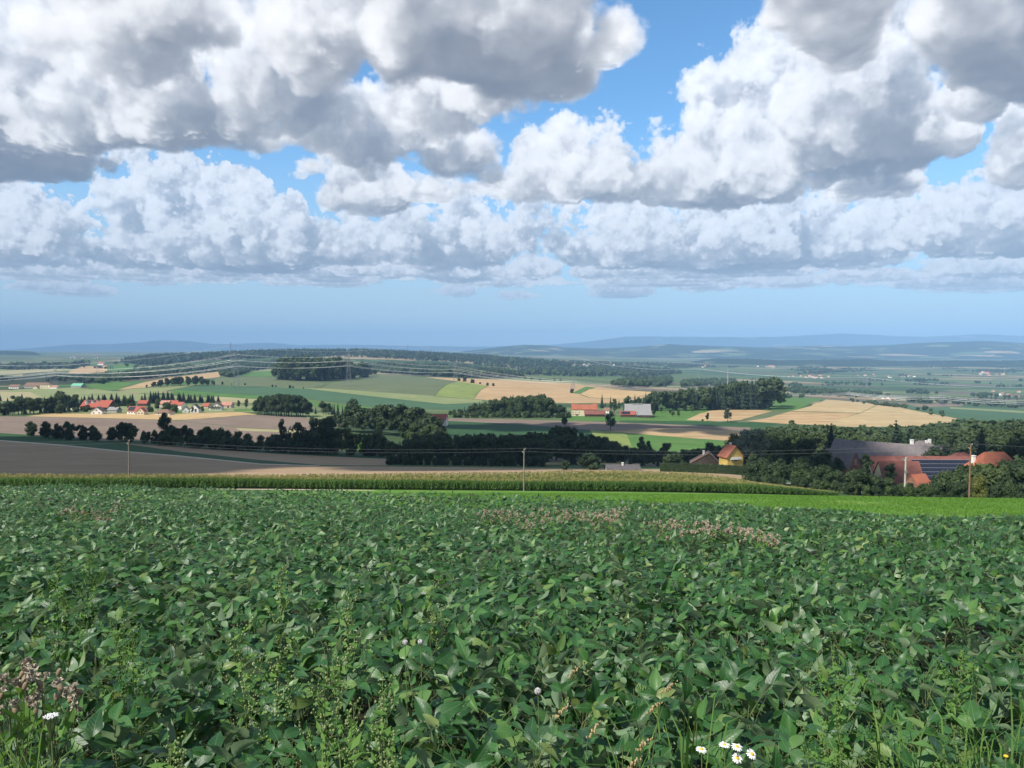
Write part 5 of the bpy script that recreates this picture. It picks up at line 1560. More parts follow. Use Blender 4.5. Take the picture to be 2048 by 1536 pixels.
# --- the farm with two big barns
p, h = at_top(1170, 810, ground_depth(1170, 832))
b = house('orange_barn', 'long barn with orange-red roof and cream walls above the bright lawn', 0, loc=p + Vector((0, 6, 0)), L_=29, W_=11, eave=h - 5.0, ridge=h, yaw=-3, wall='cream', roof='orange', cat='barn', wins=[('f', -13, 1.0, 1.2, 1.4), ('f', -10.5, 1.0, 1.2, 1.4), ('f', -6.5, 1.0, 1.2, 1.4)] + [('f', q, 3.4, 1.1, 1.1) for q in (-13, -10, -6)], door=('f', -8.5, 1.8, 2.4), over=0.5)
link('raised_roof', mesh_of('raised_roof', *joined([(np.array([(-15, -6.0, h - 5.6), (-7.5, -6.0, h - 5.6), (-7.5, 0.2, h + 1.0), (-15, 0.2, h + 1.0), (-15, 5.8, h - 4.6), (-7.5, 5.8, h - 4.6)]), np.array([(0, 1, 2, 3), (3, 2, 5, 4)])), (np.array([(8.5, -6.0, h - 5.6), (15, -6.0, h - 5.6), (15, 0.2, h + 1.0), (8.5, 0.2, h + 1.0), (8.5, 5.8, h - 4.6), (15, 5.8, h - 4.6)]), np.array([(0, 1, 2, 3), (3, 2, 5, 4)]))]), M_R['orange']), b)
p = on_ground(1190, 833)
b = house('wooden_barn', 'low wooden barn with dull red roof in front of the orange barn', 0, loc=p + Vector((0, 1, 0)), L_=23, W_=10, eave=3.2, ridge=6.6, yaw=-6, wall='wood', roof='oldred', over=0.8, cat='barn', door=('f', -4, 5, 2.8))
p, h = at_top(1278, 809, ground_depth(1278, 834))
b = house('grey_barn', 'big barn with pale grey roof and white right gable', 0, loc=p + Vector((0, 8, 0)), L_=29, W_=17, eave=h - 8.0, ridge=h, yaw=-6, wall='white', roof='pale', cat='barn', over=0.5, hip=0, wins=[('r', q, 1.0, 1.0, 1.2) for q in (-4, 4)])
link('vent', mesh_of('vent', *joined([box_vf(-6, 6, -1.2, 1.2, h - 0.6, h + 0.5), box_vf(-1, 1, -1.3, 1.3, h + 0.5, h + 1.1)]), M_R['pale']), b)
p = on_ground(1256, 834)
b = house('solar_barn', 'low barn wing with red roof and blue panels left of the grey barn', 0, loc=p + Vector((0, 2, 0)), L_=16, W_=10, eave=3.0, ridge=6.6, yaw=-5, wall='wood', roof='red', cat='barn', over=0.5)
solar(b, -7.4, 2.5, -4.8, 3.2, -0.9, 6.1, 6, 3)
b = house('low_barn', 'low front wing with pale roof beneath the grey barn', 1289, 835, L_=15, W_=9, eave=3.2, ridge=6.4, yaw=-5, wall='wood', roof='pale', cat='barn', over=0.5)
b = house('white_house', 'little white house between the orange barn and the grey barn', 1215, 826, L_=7, W_=7, eave=3.4, ridge=6.4, yaw=-30, wall='white', roof='brown', wins=w2('f', (-1.5, 1.5), 1.0))
# --- far farm on the left
b = house('farmhouse', 'big brown-grey roofed farm far behind the village', 76, 776, L_=44, W_=18, eave=4.5, ridge=10.5, yaw=-4, wall='grey', roof='brown', cat='farmhouse')
b = house('white_house', 'cream-white house front at the far farm', 94, 777, L_=19, W_=11, eave=7.5, ridge=9.5, yaw=-4, wall='cream', roof='brown', wins=w2('f', (-7, -4, -1, 2, 5), 1.0, 1.3, 1.5) + w2('f', (-7, -4, -1, 2, 5), 4.4, 1.3, 1.5))
b = house('farmhouse', 'white-walled low house left end of the far farm', 31, 777, L_=20, W_=10, eave=3.6, ridge=7.5, yaw=-4, wall='white', roof='brown', wins=w2('f', (-6, -2, 2, 6), 1.0, 1.2, 1.3))
b = house('house', 'small cream house standing beside the far farm', 72, 778, L_=8, W_=8, eave=3.4, ridge=6.5, yaw=-80, wall='cream', roof='brown')
b = house('house', 'small white house at the right of the far farm', 110, 777, L_=13, W_=9, eave=3.0, ridge=5.5, yaw=-4, wall='white', roof='pink')
b = house('green_hall', 'hall with light green sheet roof at the wood edge', 157, 775, L_=22, W_=14, eave=3.6, ridge=8.0, yaw=-8, wall='grey', roof='green', cat='hall')
b = house('red_roofed_farm', 'far farm with orange roof at the end of the stubble on the skyline side', 203, 730, L_=34, W_=18, eave=7, ridge=15, yaw=-10, wall='white', roof='orange', cat='farmhouse')

# --- specks of villages in the distance
hr = random.Random(12)
def hamlet(n, x0, x1, y0, y1, label, group, size=(11, 17), roofs=('red', 'orange', 'brown', 'pink', 'dark'), walls=('grey', 'white', 'cream', 'pinkwall')):
    for i in range(n):
        X = hr.uniform(x0, x1); Y_ = hr.uniform(y0, y1)
        l = hr.uniform(*size) * 0.78
        house('village_house', label, X, Y_, L_=l, W_=l * 0.75, eave=l * 0.42, ridge=l * 0.75, yaw=hr.choice([0, 20, -30, 85, -70]), wall=hr.choice(walls), roof=hr.choice(roofs), group=group, over=0.4)
hamlet(16, 1150, 1228, 727, 735, 'tiny pale house in the village on the dark wooded slope', 'houses on the wooded slope', (13, 20))
hamlet(8, 1062, 1140, 722, 727, 'tiny white house in the row left of the village on the wooded slope', 'white row on the wooded slope', (14, 20))
hamlet(7, 1236, 1290, 728, 731, 'tiny red-roofed house right of the village on the wooded slope', 'red row right of the wooded slope', (16, 24))
hamlet(14, 1575, 1660, 752, 758, 'tiny red-roofed house in the plain above the tall wood', 'red-roofed row in the plain', (11, 18), ('red', 'red', 'orange'))
hamlet(9, 1515, 1550, 733, 736, 'tiny pinkish building in the plain before the dark ridge', 'pinkish row before the dark ridge', (18, 26), ('pink', 'orange'))
hamlet(13, 1700, 1830, 748, 756, 'tiny white house scattered in the hazy plain', 'houses in the hazy plain', (12, 20))
hamlet(7, 1945, 2040, 746, 752, 'large red-roofed building far off near the right edge', 'red roofs near the right edge', (18, 30), ('red', 'orange', 'pink'))
hamlet(9, 1960, 2046, 783, 796, 'pale house in the village below the far pylons at the right edge', 'village at the right edge', (9, 15))
hamlet(10, 140, 205, 714, 718, 'tiny white house on the far left skyline', 'houses on the far left skyline', (14, 22))
hamlet(5, 1700, 1800, 796, 802, 'tiny white house among bushes behind the stubble hill', 'houses behind the stubble hill', (7, 11))
hamlet(6, 1380, 1420, 731, 735, 'tiny pale building left of the striped mast', 'buildings left of the mast', (16, 22))

# ------------------------------------------------------------------ masts, pylons, poles and cables
def pylon(X, y, Ytop, label, arms=3, wbase=4.2):
    p = on_ground(X, y=y); h = EYE + float(_t_of_row(Ytop)) * y - p.z
    o = bpy.data.objects.new('pylon', None); COL.objects.link(o); o.location = p
    o['label'] = label; o['category'] = 'pylon'
    bw = 0.2
    def half(z):
        return wbase * (1 - z / h) ** 0.9 + 0.55
    lv = list(np.linspace(0, 1, 10) ** 0.9 * h)
    legs = []
    for sx in (-1, 1):
        for sy in (-1, 1):
            pr = [bar_vf((sx * half(a), sy * half(a), a - (1 if i == 0 else 0)), (sx * half(b), sy * half(b), b), bw) for i, (a, b) in enumerate(zip(lv, lv[1:]))]
            link('leg', mesh_of('leg', *joined(pr), M_STEEL), o)
    br = []
    for a, b in zip(lv, lv[1:]):
        for s in (-1, 1):
            br += [bar_vf((-half(a), s * half(a), a), (half(b), s * half(b), b), bw * 0.6), bar_vf((half(a), s * half(a), a), (-half(b), s * half(b), b), bw * 0.6),
                   bar_vf((s * half(a), -half(a), a), (s * half(b), half(b), b), bw * 0.6), bar_vf((s * half(a), half(a), a), (s * half(b), -half(b), b), bw * 0.6)]
    link('bracing', mesh_of('bracing', *joined(br), M_STEEL), o)
    ends = []
    for i in range(arms):
        z = h * (0.93 - 0.15 * i); w = (5.5, 8.5, 6.5)[i % 3] * min(1.0, h / 40)
        pr = [bar_vf((-w, 0, z), (w, 0, z), bw), bar_vf((-w, 0, z), (0, 0.6, z + 1.6), bw * 0.7), bar_vf((w, 0, z), (0, 0.6, z + 1.6), bw * 0.7)]
        link('crossarm', mesh_of('crossarm', *joined(pr), M_STEEL), o)
        ins = [bar_vf((s * w, 0, z), (s * w, 0, z - 2.2), 0.3) for s in (-1, 1)]
        for q in ins:
            link('insulator', mesh_of('insulator', *joined([q]), M_STEEL), o)
        ends.append([(p.x + s * w, p.y, p.z + z - 2.2) for s in (-1, 1)])
    ends.append([(p.x, p.y, p.z + h)])
    return ends

M_CABLE = plain('bright aluminium cable', (0.75, 0.75, 0.73), 0.45, 0.03, metal=0.2)
M_CABLE_DK = plain('dark cable', (0.25, 0.25, 0.25), 0.6, 0.03)
def cable(points, r, label, sag, group=None, name='power_cable', mat=None):
    pts = []
    for a, b in zip(points, points[1:]):
        a, b = np.array(a), np.array(b)
        n = 22
        for i in range(n):
            f = i / n
            q = a + (b - a) * f; q[2] -= sag * np.linalg.norm(b - a) * 4 * f * (1 - f)
            pts.append(tuple(q))
    pts.append(tuple(points[-1]))
    v, f = tube(pts, [r] * len(pts), 4)
    o = link(name, mesh_of(name, v, f, mat or M_CABLE, True), label=label, category='cable')
    if group:
        o['group'] = group
    return o

line = [pylon(-220, 1700, 740, 'pylon outside the left edge of the fields'), pylon(110, 1500, 733, 'faint pylon before the far wood, left of the stubble'), pylon(472, 1330, 701, 'tall pylon above the meadow left of the square wood'),
        pylon(697, 1420, 704, 'pylon whose head shows above the square wood'), pylon(911, 1560, 727, 'pale pylon before the dark wood behind the maize slope'), pylon(1146, 1560, 757, 'pylon at the single bush in the stubble'), pylon(1420, 1750, 768, 'pylon hidden among the spruces of the tall wood'),
        pylon(1700, 1900, 782, 'pylon right of the tall wood in the bushes'), pylon(1884, 1750, 788, 'pylon behind the ploughed strip right of the stubble hill'), pylon(2140, 1700, 796, 'pylon past the right edge')]
for arm in range(3):
    for s in (0, 1):
        cable([e[arm][s] for e in line], 0.27 if arm else 0.16, ('left-hand', 'right-hand')[s] + ' bright cable on the ' + ('uppermost', 'middle', 'lowest')[arm] + ' arms of the near pylon line', 0.022)
line2 = [pylon(-160, 3300, 706, 'far pylon beyond the left edge'), pylon(195, 2600, 722, 'dark pylon in the stubble below the far left village'), pylon(462, 2900, 685, 'highest pylon, standing on the skyline of the wooded ridge'), pylon(815, 4400, 688, 'mast-like pylon on the ridge skyline, mid picture', 2), pylon(1150, 4600, 712, 'faint pylon by the wooded slope village', 2), pylon(1397, 3300, 735, 'faint pylon in the plain left of the striped mast', 2), pylon(1735, 2900, 752, 'faint tall pylon in the plain behind the stubble hill'), pylon(2090, 2700, 772, 'far pylon beyond the right edge')]
for s in (0, 1):
    cable([e[0][s] for e in line2], 0.26, 'thin cable of the far pylon line across the ridge', 0.02, 'cables of the far pylon line')
pylon(126, 3300, 712, 'small grey pylon on the left, before the far hill'); pylon(862, 4500, 692, 'second thin mast on the ridge skyline', 2)

def mast(X, y, Ytop):
    p = on_ground(X, y=y); h = EYE + float(_t_of_row(Ytop)) * y - p.z
    o = bpy.data.objects.new('mast', None); COL.objects.link(o); o.location = p
    o['label'] = 'pinkish banded mast behind the tall wood'; o['category'] = 'mast'
    cols = [M_R['pink'], M_W['grey']]
    for i in range(6):
        v, f = tube([(0, 0, h * i / 6 - (2 if i == 0 else 0)), (0, 0, h * (i + 1) / 6)], [2.0 - i * 0.16, 2.0 - (i + 1) * 0.16], 8)
        link('mast_section', mesh_of('mast_section', v, f, cols[i % 2], True), o)
    link('antenna', mesh_of('antenna', *joined([bar_vf((0, 0, h), (0, 0, h + 4), 0.5), bar_vf((-2, 0, h - 2), (2, 0, h - 2), 0.6)]), M_STEEL), o)
mast(1456, 2300, 739)

def pole(X, y, Ytop, label, mat, kind_='wood', rbase=0.15):
    p = on_ground(X, y=y); h = EYE + float(_t_of_row(Ytop)) * y - p.z
    o = bpy.data.objects.new('utility_pole', None); COL.objects.link(o); o.location = p
    o['label'] = label; o['category'] = 'utility pole'
    v, f = tube([(0, 0, -1.0), (0, 0, h * 0.5), (0.04, 0, h)], [rbase, rbase * 0.85, rbase * 0.7], 10)
    link('shaft', mesh_of('shaft', v, f, mat, True), o)
    att = []
    for z, s in ((h - 0.15, 1), (h - 0.75, -1)):
        v, f = tube([(0, 0, z), (0.28 * s, 0, z), (0.28 * s, 0, z + 0.22)], [0.035, 0.035, 0.06], 6)
        link('insulator', mesh_of('insulator', v, f, M_W['white'], True), o)
        att.append((p.x + 0.28 * s, p.y, p.z + z + 0.2))
    if kind_ == 'steel':
        link('bracket', mesh_of('bracket', *joined([box_vf(-0.9, 0.9, -0.06, 0.06, h - 0.5, h - 0.38), box_vf(-0.25, 0.25, -0.3, -0.15, h * 0.62, h * 0.68)]), M_STEEL), o)
    return att
pa = pole(253, 152, 880, 'weathered utility pole standing in the corn on the left', M_POLE)
pb = pole(1048, 146, 897, 'pale utility pole at the corn edge in the middle', M_POLE)
pc = pole(1816, 150, 914, 'light grey concrete mast before the solar panels', M_CONC, 'steel', 0.22)
pd = pole(1946, 126, 888, 'brown wooden utility pole at the meadow edge on the right', M_POLE_RED)
pz = pole(-620, 165, 868, 'utility pole outside the picture on the left', M_POLE)
for i in (0, 1):
    lab = ('upper', 'lower')[i] + ' wire strung between the field poles'
    cable([pz[i], pa[i], pb[i], pd[i]], 0.011, lab, 0.012, name='wire', mat=M_CABLE_DK)
cable([pc[0], pd[0], (pd[0][0] + 60, pd[0][1] + 10, pd[0][2] - 2)], 0.014, 'thin wire from the concrete mast to the brown pole', 0.012, name='wire', mat=M_CABLE_DK)

# clipped hedge in front of the yellow house
def hedge(pts, w, h, label):
    g = np.random.default_rng(4)
    parts = []
    for (a, b) in zip(pts, pts[1:]):
        a, b = np.array(a), np.array(b); d = b - a; ln = np.linalg.norm(d[:2]); e = d / ln; nrm = np.array([-e[1], e[0], 0])
        v = np.array([a - nrm * w * .4, a + nrm * w * .4, b + nrm * w * .4, b - nrm * w * .4] + [a - nrm * w * .4 + (0, 0, h * .93), a + nrm * w * .4 + (0, 0, h * .93), b + nrm * w * .4 + (0, 0, h * .93), b - nrm * w * .4 + (0, 0, h * .93)])
        parts.append((v, box_vf(0, 1, 0, 1, 0, 1)[1]))
        n = int(ln * 90)
        f = g.random(n); s = g.choice([-1, 0, 1], n); zz = np.where(s == 0, h, g.uniform(0, h, n)); ww = np.where(s == 0, g.uniform(-w / 2, w / 2, n), s * w / 2)
        p_ = a + d * f[:, None] + nrm * ww[:, None]; p_[:, 2] += zz
        nn = nrm * s[:, None] + (s == 0)[:, None] * np.array([0, 0, 1.0]) + 0.5 * g.standard_normal((n, 3)); nn /= np.linalg.norm(nn, axis=1, keepdims=True)
        parts.append(clump_quads(p_ + 0.05 * g.standard_normal((n, 3)), nn, g.uniform(0.12, 0.24, n), g))
    v, f = join(parts)
    o = link('hedge', big_mesh('hedge', v, f, mat=M_LEAF_DARK, smooth=False), label=label, category='hedge')
hedge([tuple(on_ground(1322, y=252)), tuple(on_ground(1400, y=250)), tuple(on_ground(1500, y=246))], 1.6, 2.9, 'dark clipped hedge in front of the yellow house')


# ------------------------------------------------------------------ the maize strip behind the meadow
M_CORN = foliage_mat('maize leaves', (0.060, 0.130, 0.028), (0.11, 0.20, 0.045), trans=0.35, scale=0.06)
M_TASSEL = foliage_mat('maize tassels', (0.23, 0.225, 0.075), (0.33, 0.30, 0.11), trans=0.2, scale=0.06)
def corn_plant(seed, nl=7):
    g = np.random.default_rng(seed)
    parts, mi = [], []
    parts.append(tube([(0, 0, 0), (0.0, 0.0, 2.1)], [0.02, 0.012], 3)); mi += [0] * 6
    for i in range(nl):
        z = 0.35 + 1.6 * i / nl; a = (i % 2) * math.pi + g.uniform(-0.6, 0.6); l = g.uniform(0.45, 0.75) * (1.1 - 0.3 * i / nl); w = 0.055
        c, s = math.cos(a), math.sin(a)
        pr = [(0.02, 0.0), (l * 0.45, 0.33 * l / 0.6), (l * 0.85, 0.22 * l / 0.6), (l, -0.05)]
        v = []
        for k, (r, h) in enumerate(pr):
            ww = w * (0.6, 1.0, 0.75, 0.05)[k]
            v += [(r * c - ww * s, r * s + ww * c, z + h), (r * c + ww * s, r * s - ww * c, z + h + 0.02)]
        f = [(2 * k, 2 * k + 1, 2 * k + 3, 2 * k + 2) for k in range(3)]
        parts.append((np.array(v), np.array(f))); mi += [0] * 6
    n0 = len(mi)
    for k in range(5):
        a = g.uniform(0, 6.28); r = 0.10 if k else 0.01
        v = np.array([(-0.012, 0, 2.05), (0.012, 0.01, 2.05), (r * math.cos(a) + 0.015, r * math.sin(a), 2.42), (r * math.cos(a) - 0.015, r * math.sin(a), 2.40)])
        parts.append((v, np.array([(0, 1, 2, 3)]))); mi += [1] * 2
    v, f = join(parts)
    return v, f, np.array(mi)
CORNP = [corn_plant(i) for i in range(5)]
CORNT = [corn_plant(20 + i, 3) for i in range(3)]
_g = np.random.default_rng(8)
_c = np.array(CORN, float)
_front = _c[:5]
xs, ys = [], []
for _row in range(5):                        # front rows one can see into
    _x = np.arange(-185, 66, 0.25) + _g.uniform(-0.05, 0.05, len(np.arange(-185, 66, 0.25)))
    _y = np.interp(_x, _c[[0, 1, 2, 3], 0], _c[[0, 1, 2, 3], 1]) + 0.4 + _row * 0.75 + _g.uniform(-0.08, 0.08, len(_x))
    xs.append(_x); ys.append(_y)
xs = np.concatenate(xs); ys = np.concatenate(ys)
_m = inside(xs, ys, _c) & (np.abs(xs) < 0.8 * ys)
xs, ys = xs[_m], ys[_m]
bx = _g.uniform(-190, 70, 22000); by = _g.uniform(150, 202, 22000)
_m = inside(bx, by, _c) & (by > np.interp(bx, _c[[0, 1, 2, 3], 0], _c[[0, 1, 2, 3], 1]) + 3.9)
bx, by = bx[_m], by[_m]
items = []
def _hs(x, y):
    n = 0.5 + 0.5 * np.sin(x * 0.11 + 1.3 * np.sin(y * 0.2)) * np.sin(x * 0.043 + 1.0)
    return 0.90 + 0.10 * n + _g.uniform(-0.07, 0.07, len(x))
for (X_, Y_, T_) in ((xs, ys, CORNP), (bx, by, CORNT)):
    k = _g.integers(0, len(T_), len(X_))
    h = _hs(X_, Y_) * np.clip((66 - X_) / 26.0 + 0.35, 0.35, 1.0)
    for i, t in enumerate(T_):
        s = k == i
        items.append((*t, mats_at(np.column_stack([X_[s], Y_[s], height(X_[s], Y_[s])]), np.full(s.sum(), 1.35 if T_ is CORNP else 2.3), h[s], _g.uniform(0, 6.28, s.sum()))))
bake('corn_field', [M_CORN, M_TASSEL], items, kind='stuff')
print('corn plants', len(xs), len(bx))

# ------------------------------------------------------------------ the bean field at the viewer's feet
def bean_leaf_mat():
    m, B, p = material('bean leaf')
    nt = m.node_tree
    def attr(n):
        a = nt.nodes.new('ShaderNodeAttribute'); a.attribute_name = n
        return a.outputs['Fac']
    rnd = B.new('ShaderNodeObjectInfo').outputs['Random']
    k = B.m('FRACT', B.m('ADD', attr('tint'), rnd))
    ac, al = attr('across'), attr('along')
    geo = B.new('ShaderNodeNewGeometry')
    top = B.ramp(k, [(0.0, (0.012, 0.056, 0.013)), (0.45, (0.025, 0.092, 0.021)), (0.80, (0.046, 0.134, 0.030)), (0.94, (0.095, 0.195, 0.045)), (1.0, (0.16, 0.21, 0.06))])
    # midrib and side veins, a touch paler
    mid = B.smooth(B.m('ABSOLUTE', ac), 0.07, 0.015)
    wv = B.m('SINE', B.m('MULTIPLY', B.m('SUBTRACT', al, B.m('MULTIPLY', B.m('ABSOLUTE', ac), 0.32)), 44.0))
    vein = B.m('MAXIMUM', mid, B.m('MULTIPLY', B.smooth(wv, 0.86, 1.0), 0.5))
    top = B.mix(B.m('MULTIPLY', vein, 0.45), top, (0.13, 0.22, 0.085, 1))
    spot = B.noise(geo.outputs['Position'], 55.0, 4.0, 0.65, dims='3D')
    top = B.mix(B.m('MULTIPLY', B.smooth(spot, 0.60, 0.78), 0.25), top, (0.12, 0.13, 0.05, 1))
    under = B.mix(0.62, top, (0.20, 0.27, 0.155, 1))
    col = B.mix(geo.outputs['Backfacing'], top, under)
    B.put(p.inputs['Base Color'], col)
    p.inputs['Roughness'].default_value = 0.43
    p.inputs['Specular IOR Level'].default_value = 0.45
    bn = B.new('ShaderNodeBump')
    bn.inputs['Strength'].default_value = 0.35; bn.inputs['Distance'].default_value = 0.002
    B.put(bn.inputs['Height'], B.m('SUBTRACT', B.m('MULTIPLY', B.noise(geo.outputs['Position'], 90.0, 2.0, dims='3D'), 0.6), vein))
    B.put(p.inputs['Normal'], bn.outputs[0])
    tr = nt.nodes.new('ShaderNodeBsdfTranslucent')
    hs = nt.nodes.new('ShaderNodeHueSaturation')
    hs.inputs['Value'].default_value = 2.2; hs.inputs['Hue'].default_value = 0.48; hs.inputs['Saturation'].default_value = 1.1
    nt.links.new(col, hs.inputs['Color']); nt.links.new(hs.outputs[0], tr.inputs['Color'])
    mx = nt.nodes.new('ShaderNodeMixShader'); mx.inputs[0].default_value = 0.20
    nt.links.new(p.outputs[0], mx.inputs[1]); nt.links.new(tr.outputs[0], mx.inputs[2])
    nt.links.new(mx.outputs[0], nt.nodes['Material Output'].inputs['Surface'])
    return m
M_BEAN = bean_leaf_mat()
M_STEM = plain('bean stem', (0.10, 0.13, 0.045), 0.7, 0.2, 20.0)

def leaflet(fold, droop, twist, wavy, seed, nu=6, nv=2):
    """a pointed oval leaflet of length 1 along +x, blade up +z; returns verts, quads, across, along"""
    g = np.random.default_rng(seed)
    v, ac, al = [], [], []
    ph = g.uniform(0, 6.28)
    for i in range(nu + 1):
        f = i / nu
        w = 0.255 * (math.sin(math.pi * min(1.0, f ** 0.66 * 0.99 + 0.005)) ** 0.92) * (1 - 0.10 * f)
        for j in range(-nv, nv + 1):
            s = j / nv
            x = f; y = s * w
            z = abs(y) * math.tan(fold) - droop * f * f
            z += wavy * math.sin(ph + 9 * f) * s * abs(s) * 0.5 + wavy * 0.4 * math.cos(ph + 13 * f) * abs(s)
            a = twist * f
            v.append((x * (1 - 0.18 * abs(droop) * f), y * math.cos(a) - z * math.sin(a), y * math.sin(a) + z * math.cos(a)))
            ac.append(s * w / 0.255); al.append(f)
    m = 2 * nv + 1
    q = [(i * m + j, (i + 1) * m + j, (i + 1) * m + j + 1, i * m + j + 1) for i in range(nu) for j in range(2 * nv)]
    return np.array(v), np.array(q), np.array(ac), np.array(al)

def add_attrs(me, **at):
    for k, a in at.items():
        t = me.attributes.new(k, 'FLOAT', 'POINT')
        t.data.foreach_set('value', np.asarray(a, np.float32))

LEAF = [leaflet(g_[0], g_[1], g_[2], g_[3], i) for i, g_ in enumerate([(0.20, 0.22, 0.1, 0.05), (0.35, 0.35, -0.2, 0.06), (0.10, 0.10, 0.25, 0.07), (0.45, 0.15, 0.0, 0.04), (0.25, 0.50, -0.1, 0.06), (-0.10, 0.30, 0.3, 0.08), (0.55, 0.28, 0.15, 0.03), (0.15, 0.65, 0.0, 0.05)])]
LEAF_MID = [leaflet(g_[0], g_[1], g_[2], 0.0, i, 4, 1) for i, g_ in enumerate([(0.22, 0.25, 0.1), (0.38, 0.35, -0.2), (0.12, 0.12, 0.25), (0.25, 0.55, -0.1)])]
LEAF_FAR = [leaflet(g_[0], g_[1], g_[2], 0.0, i, 2, 1) for i, g_ in enumerate([(0.25, 0.25, 0.1), (0.35, 0.4, -0.2), (0.12, 0.15, 0.25)])]
LEAF_ME = []
for _v, _q, _a, _l in LEAF:
    _me = big_mesh('leaf', _v, _q, mat=M_BEAN)
    add_attrs(_me, across=_a, along=_l)
    LEAF_ME.append(_me)

def canopy(x, y):
    """height of the crop above the soil"""
    x = np.asarray(x, float); y = np.asarray(y, float)
    return 0.73 + 0.075 * np.sin(1.7 * x + 0.6 * np.sin(1.3 * y)) * np.sin(1.1 * y + 0.4) + 0.04 * np.sin(4.3 * x + 2.1) * np.sin(3.7 * y + x) + 0.03 * np.sin(0.5 * x + 0.31 * y)

def bean_frames(n, g):
    """directions of n leaflets: wind pushes most tips up to the right and away; returns 3x3 frames"""
    az = np.where(g.random(n) < 0.80, g.normal(0.40, 0.55, n), g.uniform(0, 6.283, n))
    pit = g.normal(0.22, 0.55, n)
    rol = g.normal(0.15, 0.62, n)
    flip = g.random(n) < 0.05
    rol = np.where(flip, rol + 2.6, rol)
    ca, sa, cp, sp, cr, sr = np.cos(az), np.sin(az), np.cos(pit), np.sin(pit), np.cos(rol), np.sin(rol)
    ex = np.stack([ca * cp, sa * cp, sp], -1)
    ey0 = np.stack([-sa, ca, 0 * sa], -1)
    ez0 = np.cross(ex, ey0)
    ey = ey0 * cr[:, None] + ez0 * sr[:, None]
    ez = np.cross(ex, ey)
    return np.stack([ex, ey, ez], -1)

bg_ = np.random.default_rng(99)
_edge = np.array(EDGE)
def in_field(x, y):
    return inside(x, y, np.array([(-150, 0.3)] + EDGE + [(17, 0.3)], float))

# the nearest 300 plants, each with its own stem and leaves
def place_plants():
    pts = []
    gy = 1.62
    while len(pts) < 300:
        row = np.arange(-0.80 * gy - 0.15, 0.80 * gy + 0.15, 0.235)
        for x in row:
            if len(pts) < 300:
                pts.append((x + bg_.uniform(-0.07, 0.07), gy + bg_.uniform(-0.07, 0.07)))
        gy += 0.235
    return pts, gy - 0.235
PLANTS, Y_NEAR = place_plants()
LABEL_BEAN = 'leafy green bean plant among the nearest plants of the dense crop field'
PETIOLES = []
def bean_plant(x, y):
    top = float(canopy(x, y)) + bg_.uniform(-0.05, 0.05)
    z0 = NEAR * y
    r = bpy.data.objects.new('bean_plant', None)
    COL.objects.link(r)
    r.location = (x, y, z0)
    r['label'] = LABEL_BEAN; r['category'] = 'bean plant'; r['group'] = 'nearest plants of the bean field'
    lean = bg_.uniform(-0.06, 0.06, 2)
    tubes = [tube([(0, 0, -0.02), (lean[0] * 0.6, lean[1] * 0.6, top * 0.5), (lean[0], lean[1], top * 0.93)], [0.0045, 0.0038, 0.002], 4)]
    ntri = 14
    for i in range(ntri):
        hz = top * (0.99 - 0.50 * (i / ntri) ** 1.1) + bg_.uniform(-0.04, 0.04)
        a = i * 2.4 + bg_.uniform(-0.5, 0.5)
        l = 0.05 + 0.15 * min(1, (i + 1) / 5) * bg_.uniform(0.7, 1.15)
        b0 = np.array([lean[0], lean[1], 0]) * (hz / top) + (0, 0, max(0.05, hz - 0.12))
        e = np.array([lean[0] + l * math.cos(a), lean[1] + l * math.sin(a), hz])
        tubes.append(tube([tuple(b0), tuple((b0 + e) / 2 + (0, 0, 0.015)), tuple(e)], [0.0022, 0.0018, 0.0014], 3))
        R0 = bean_frames(1, bg_)[0]
        size = bg_.uniform(0.080, 0.126) * (1.0 if i > 1 else 0.75)
        for j, off in enumerate((0.0, 1.25, -1.25)):
            jit = Euler((bg_.normal(0, 0.3), bg_.normal(0, 0.25), off + bg_.normal(0, 0.2))).to_matrix()
            M = Matrix(R0.tolist()) @ jit
            s = size * (1.0 if j == 0 else 0.9) * bg_.uniform(0.9, 1.1)
            o = bpy.data.objects.new('leaf', LEAF_ME[int(bg_.integers(0, len(LEAF_ME)))])
            COL.objects.link(o)
            o.parent = r
            base = Vector(e) + (Matrix(R0.tolist()) @ Vector((0.018 if j == 0 else 0.0, 0, 0)))
            o.matrix_local = Matrix.LocRotScale(base, M.to_quaternion(), Vector((s, s * bg_.uniform(0.85, 1.1), s)))
    v, f = join(tubes)
    link('stem', big_mesh('stem', v, f, mat=M_STEM), r)
for _p in PLANTS:
    bean_plant(*_p)
print('plants', len(PLANTS), 'to', Y_NEAR)

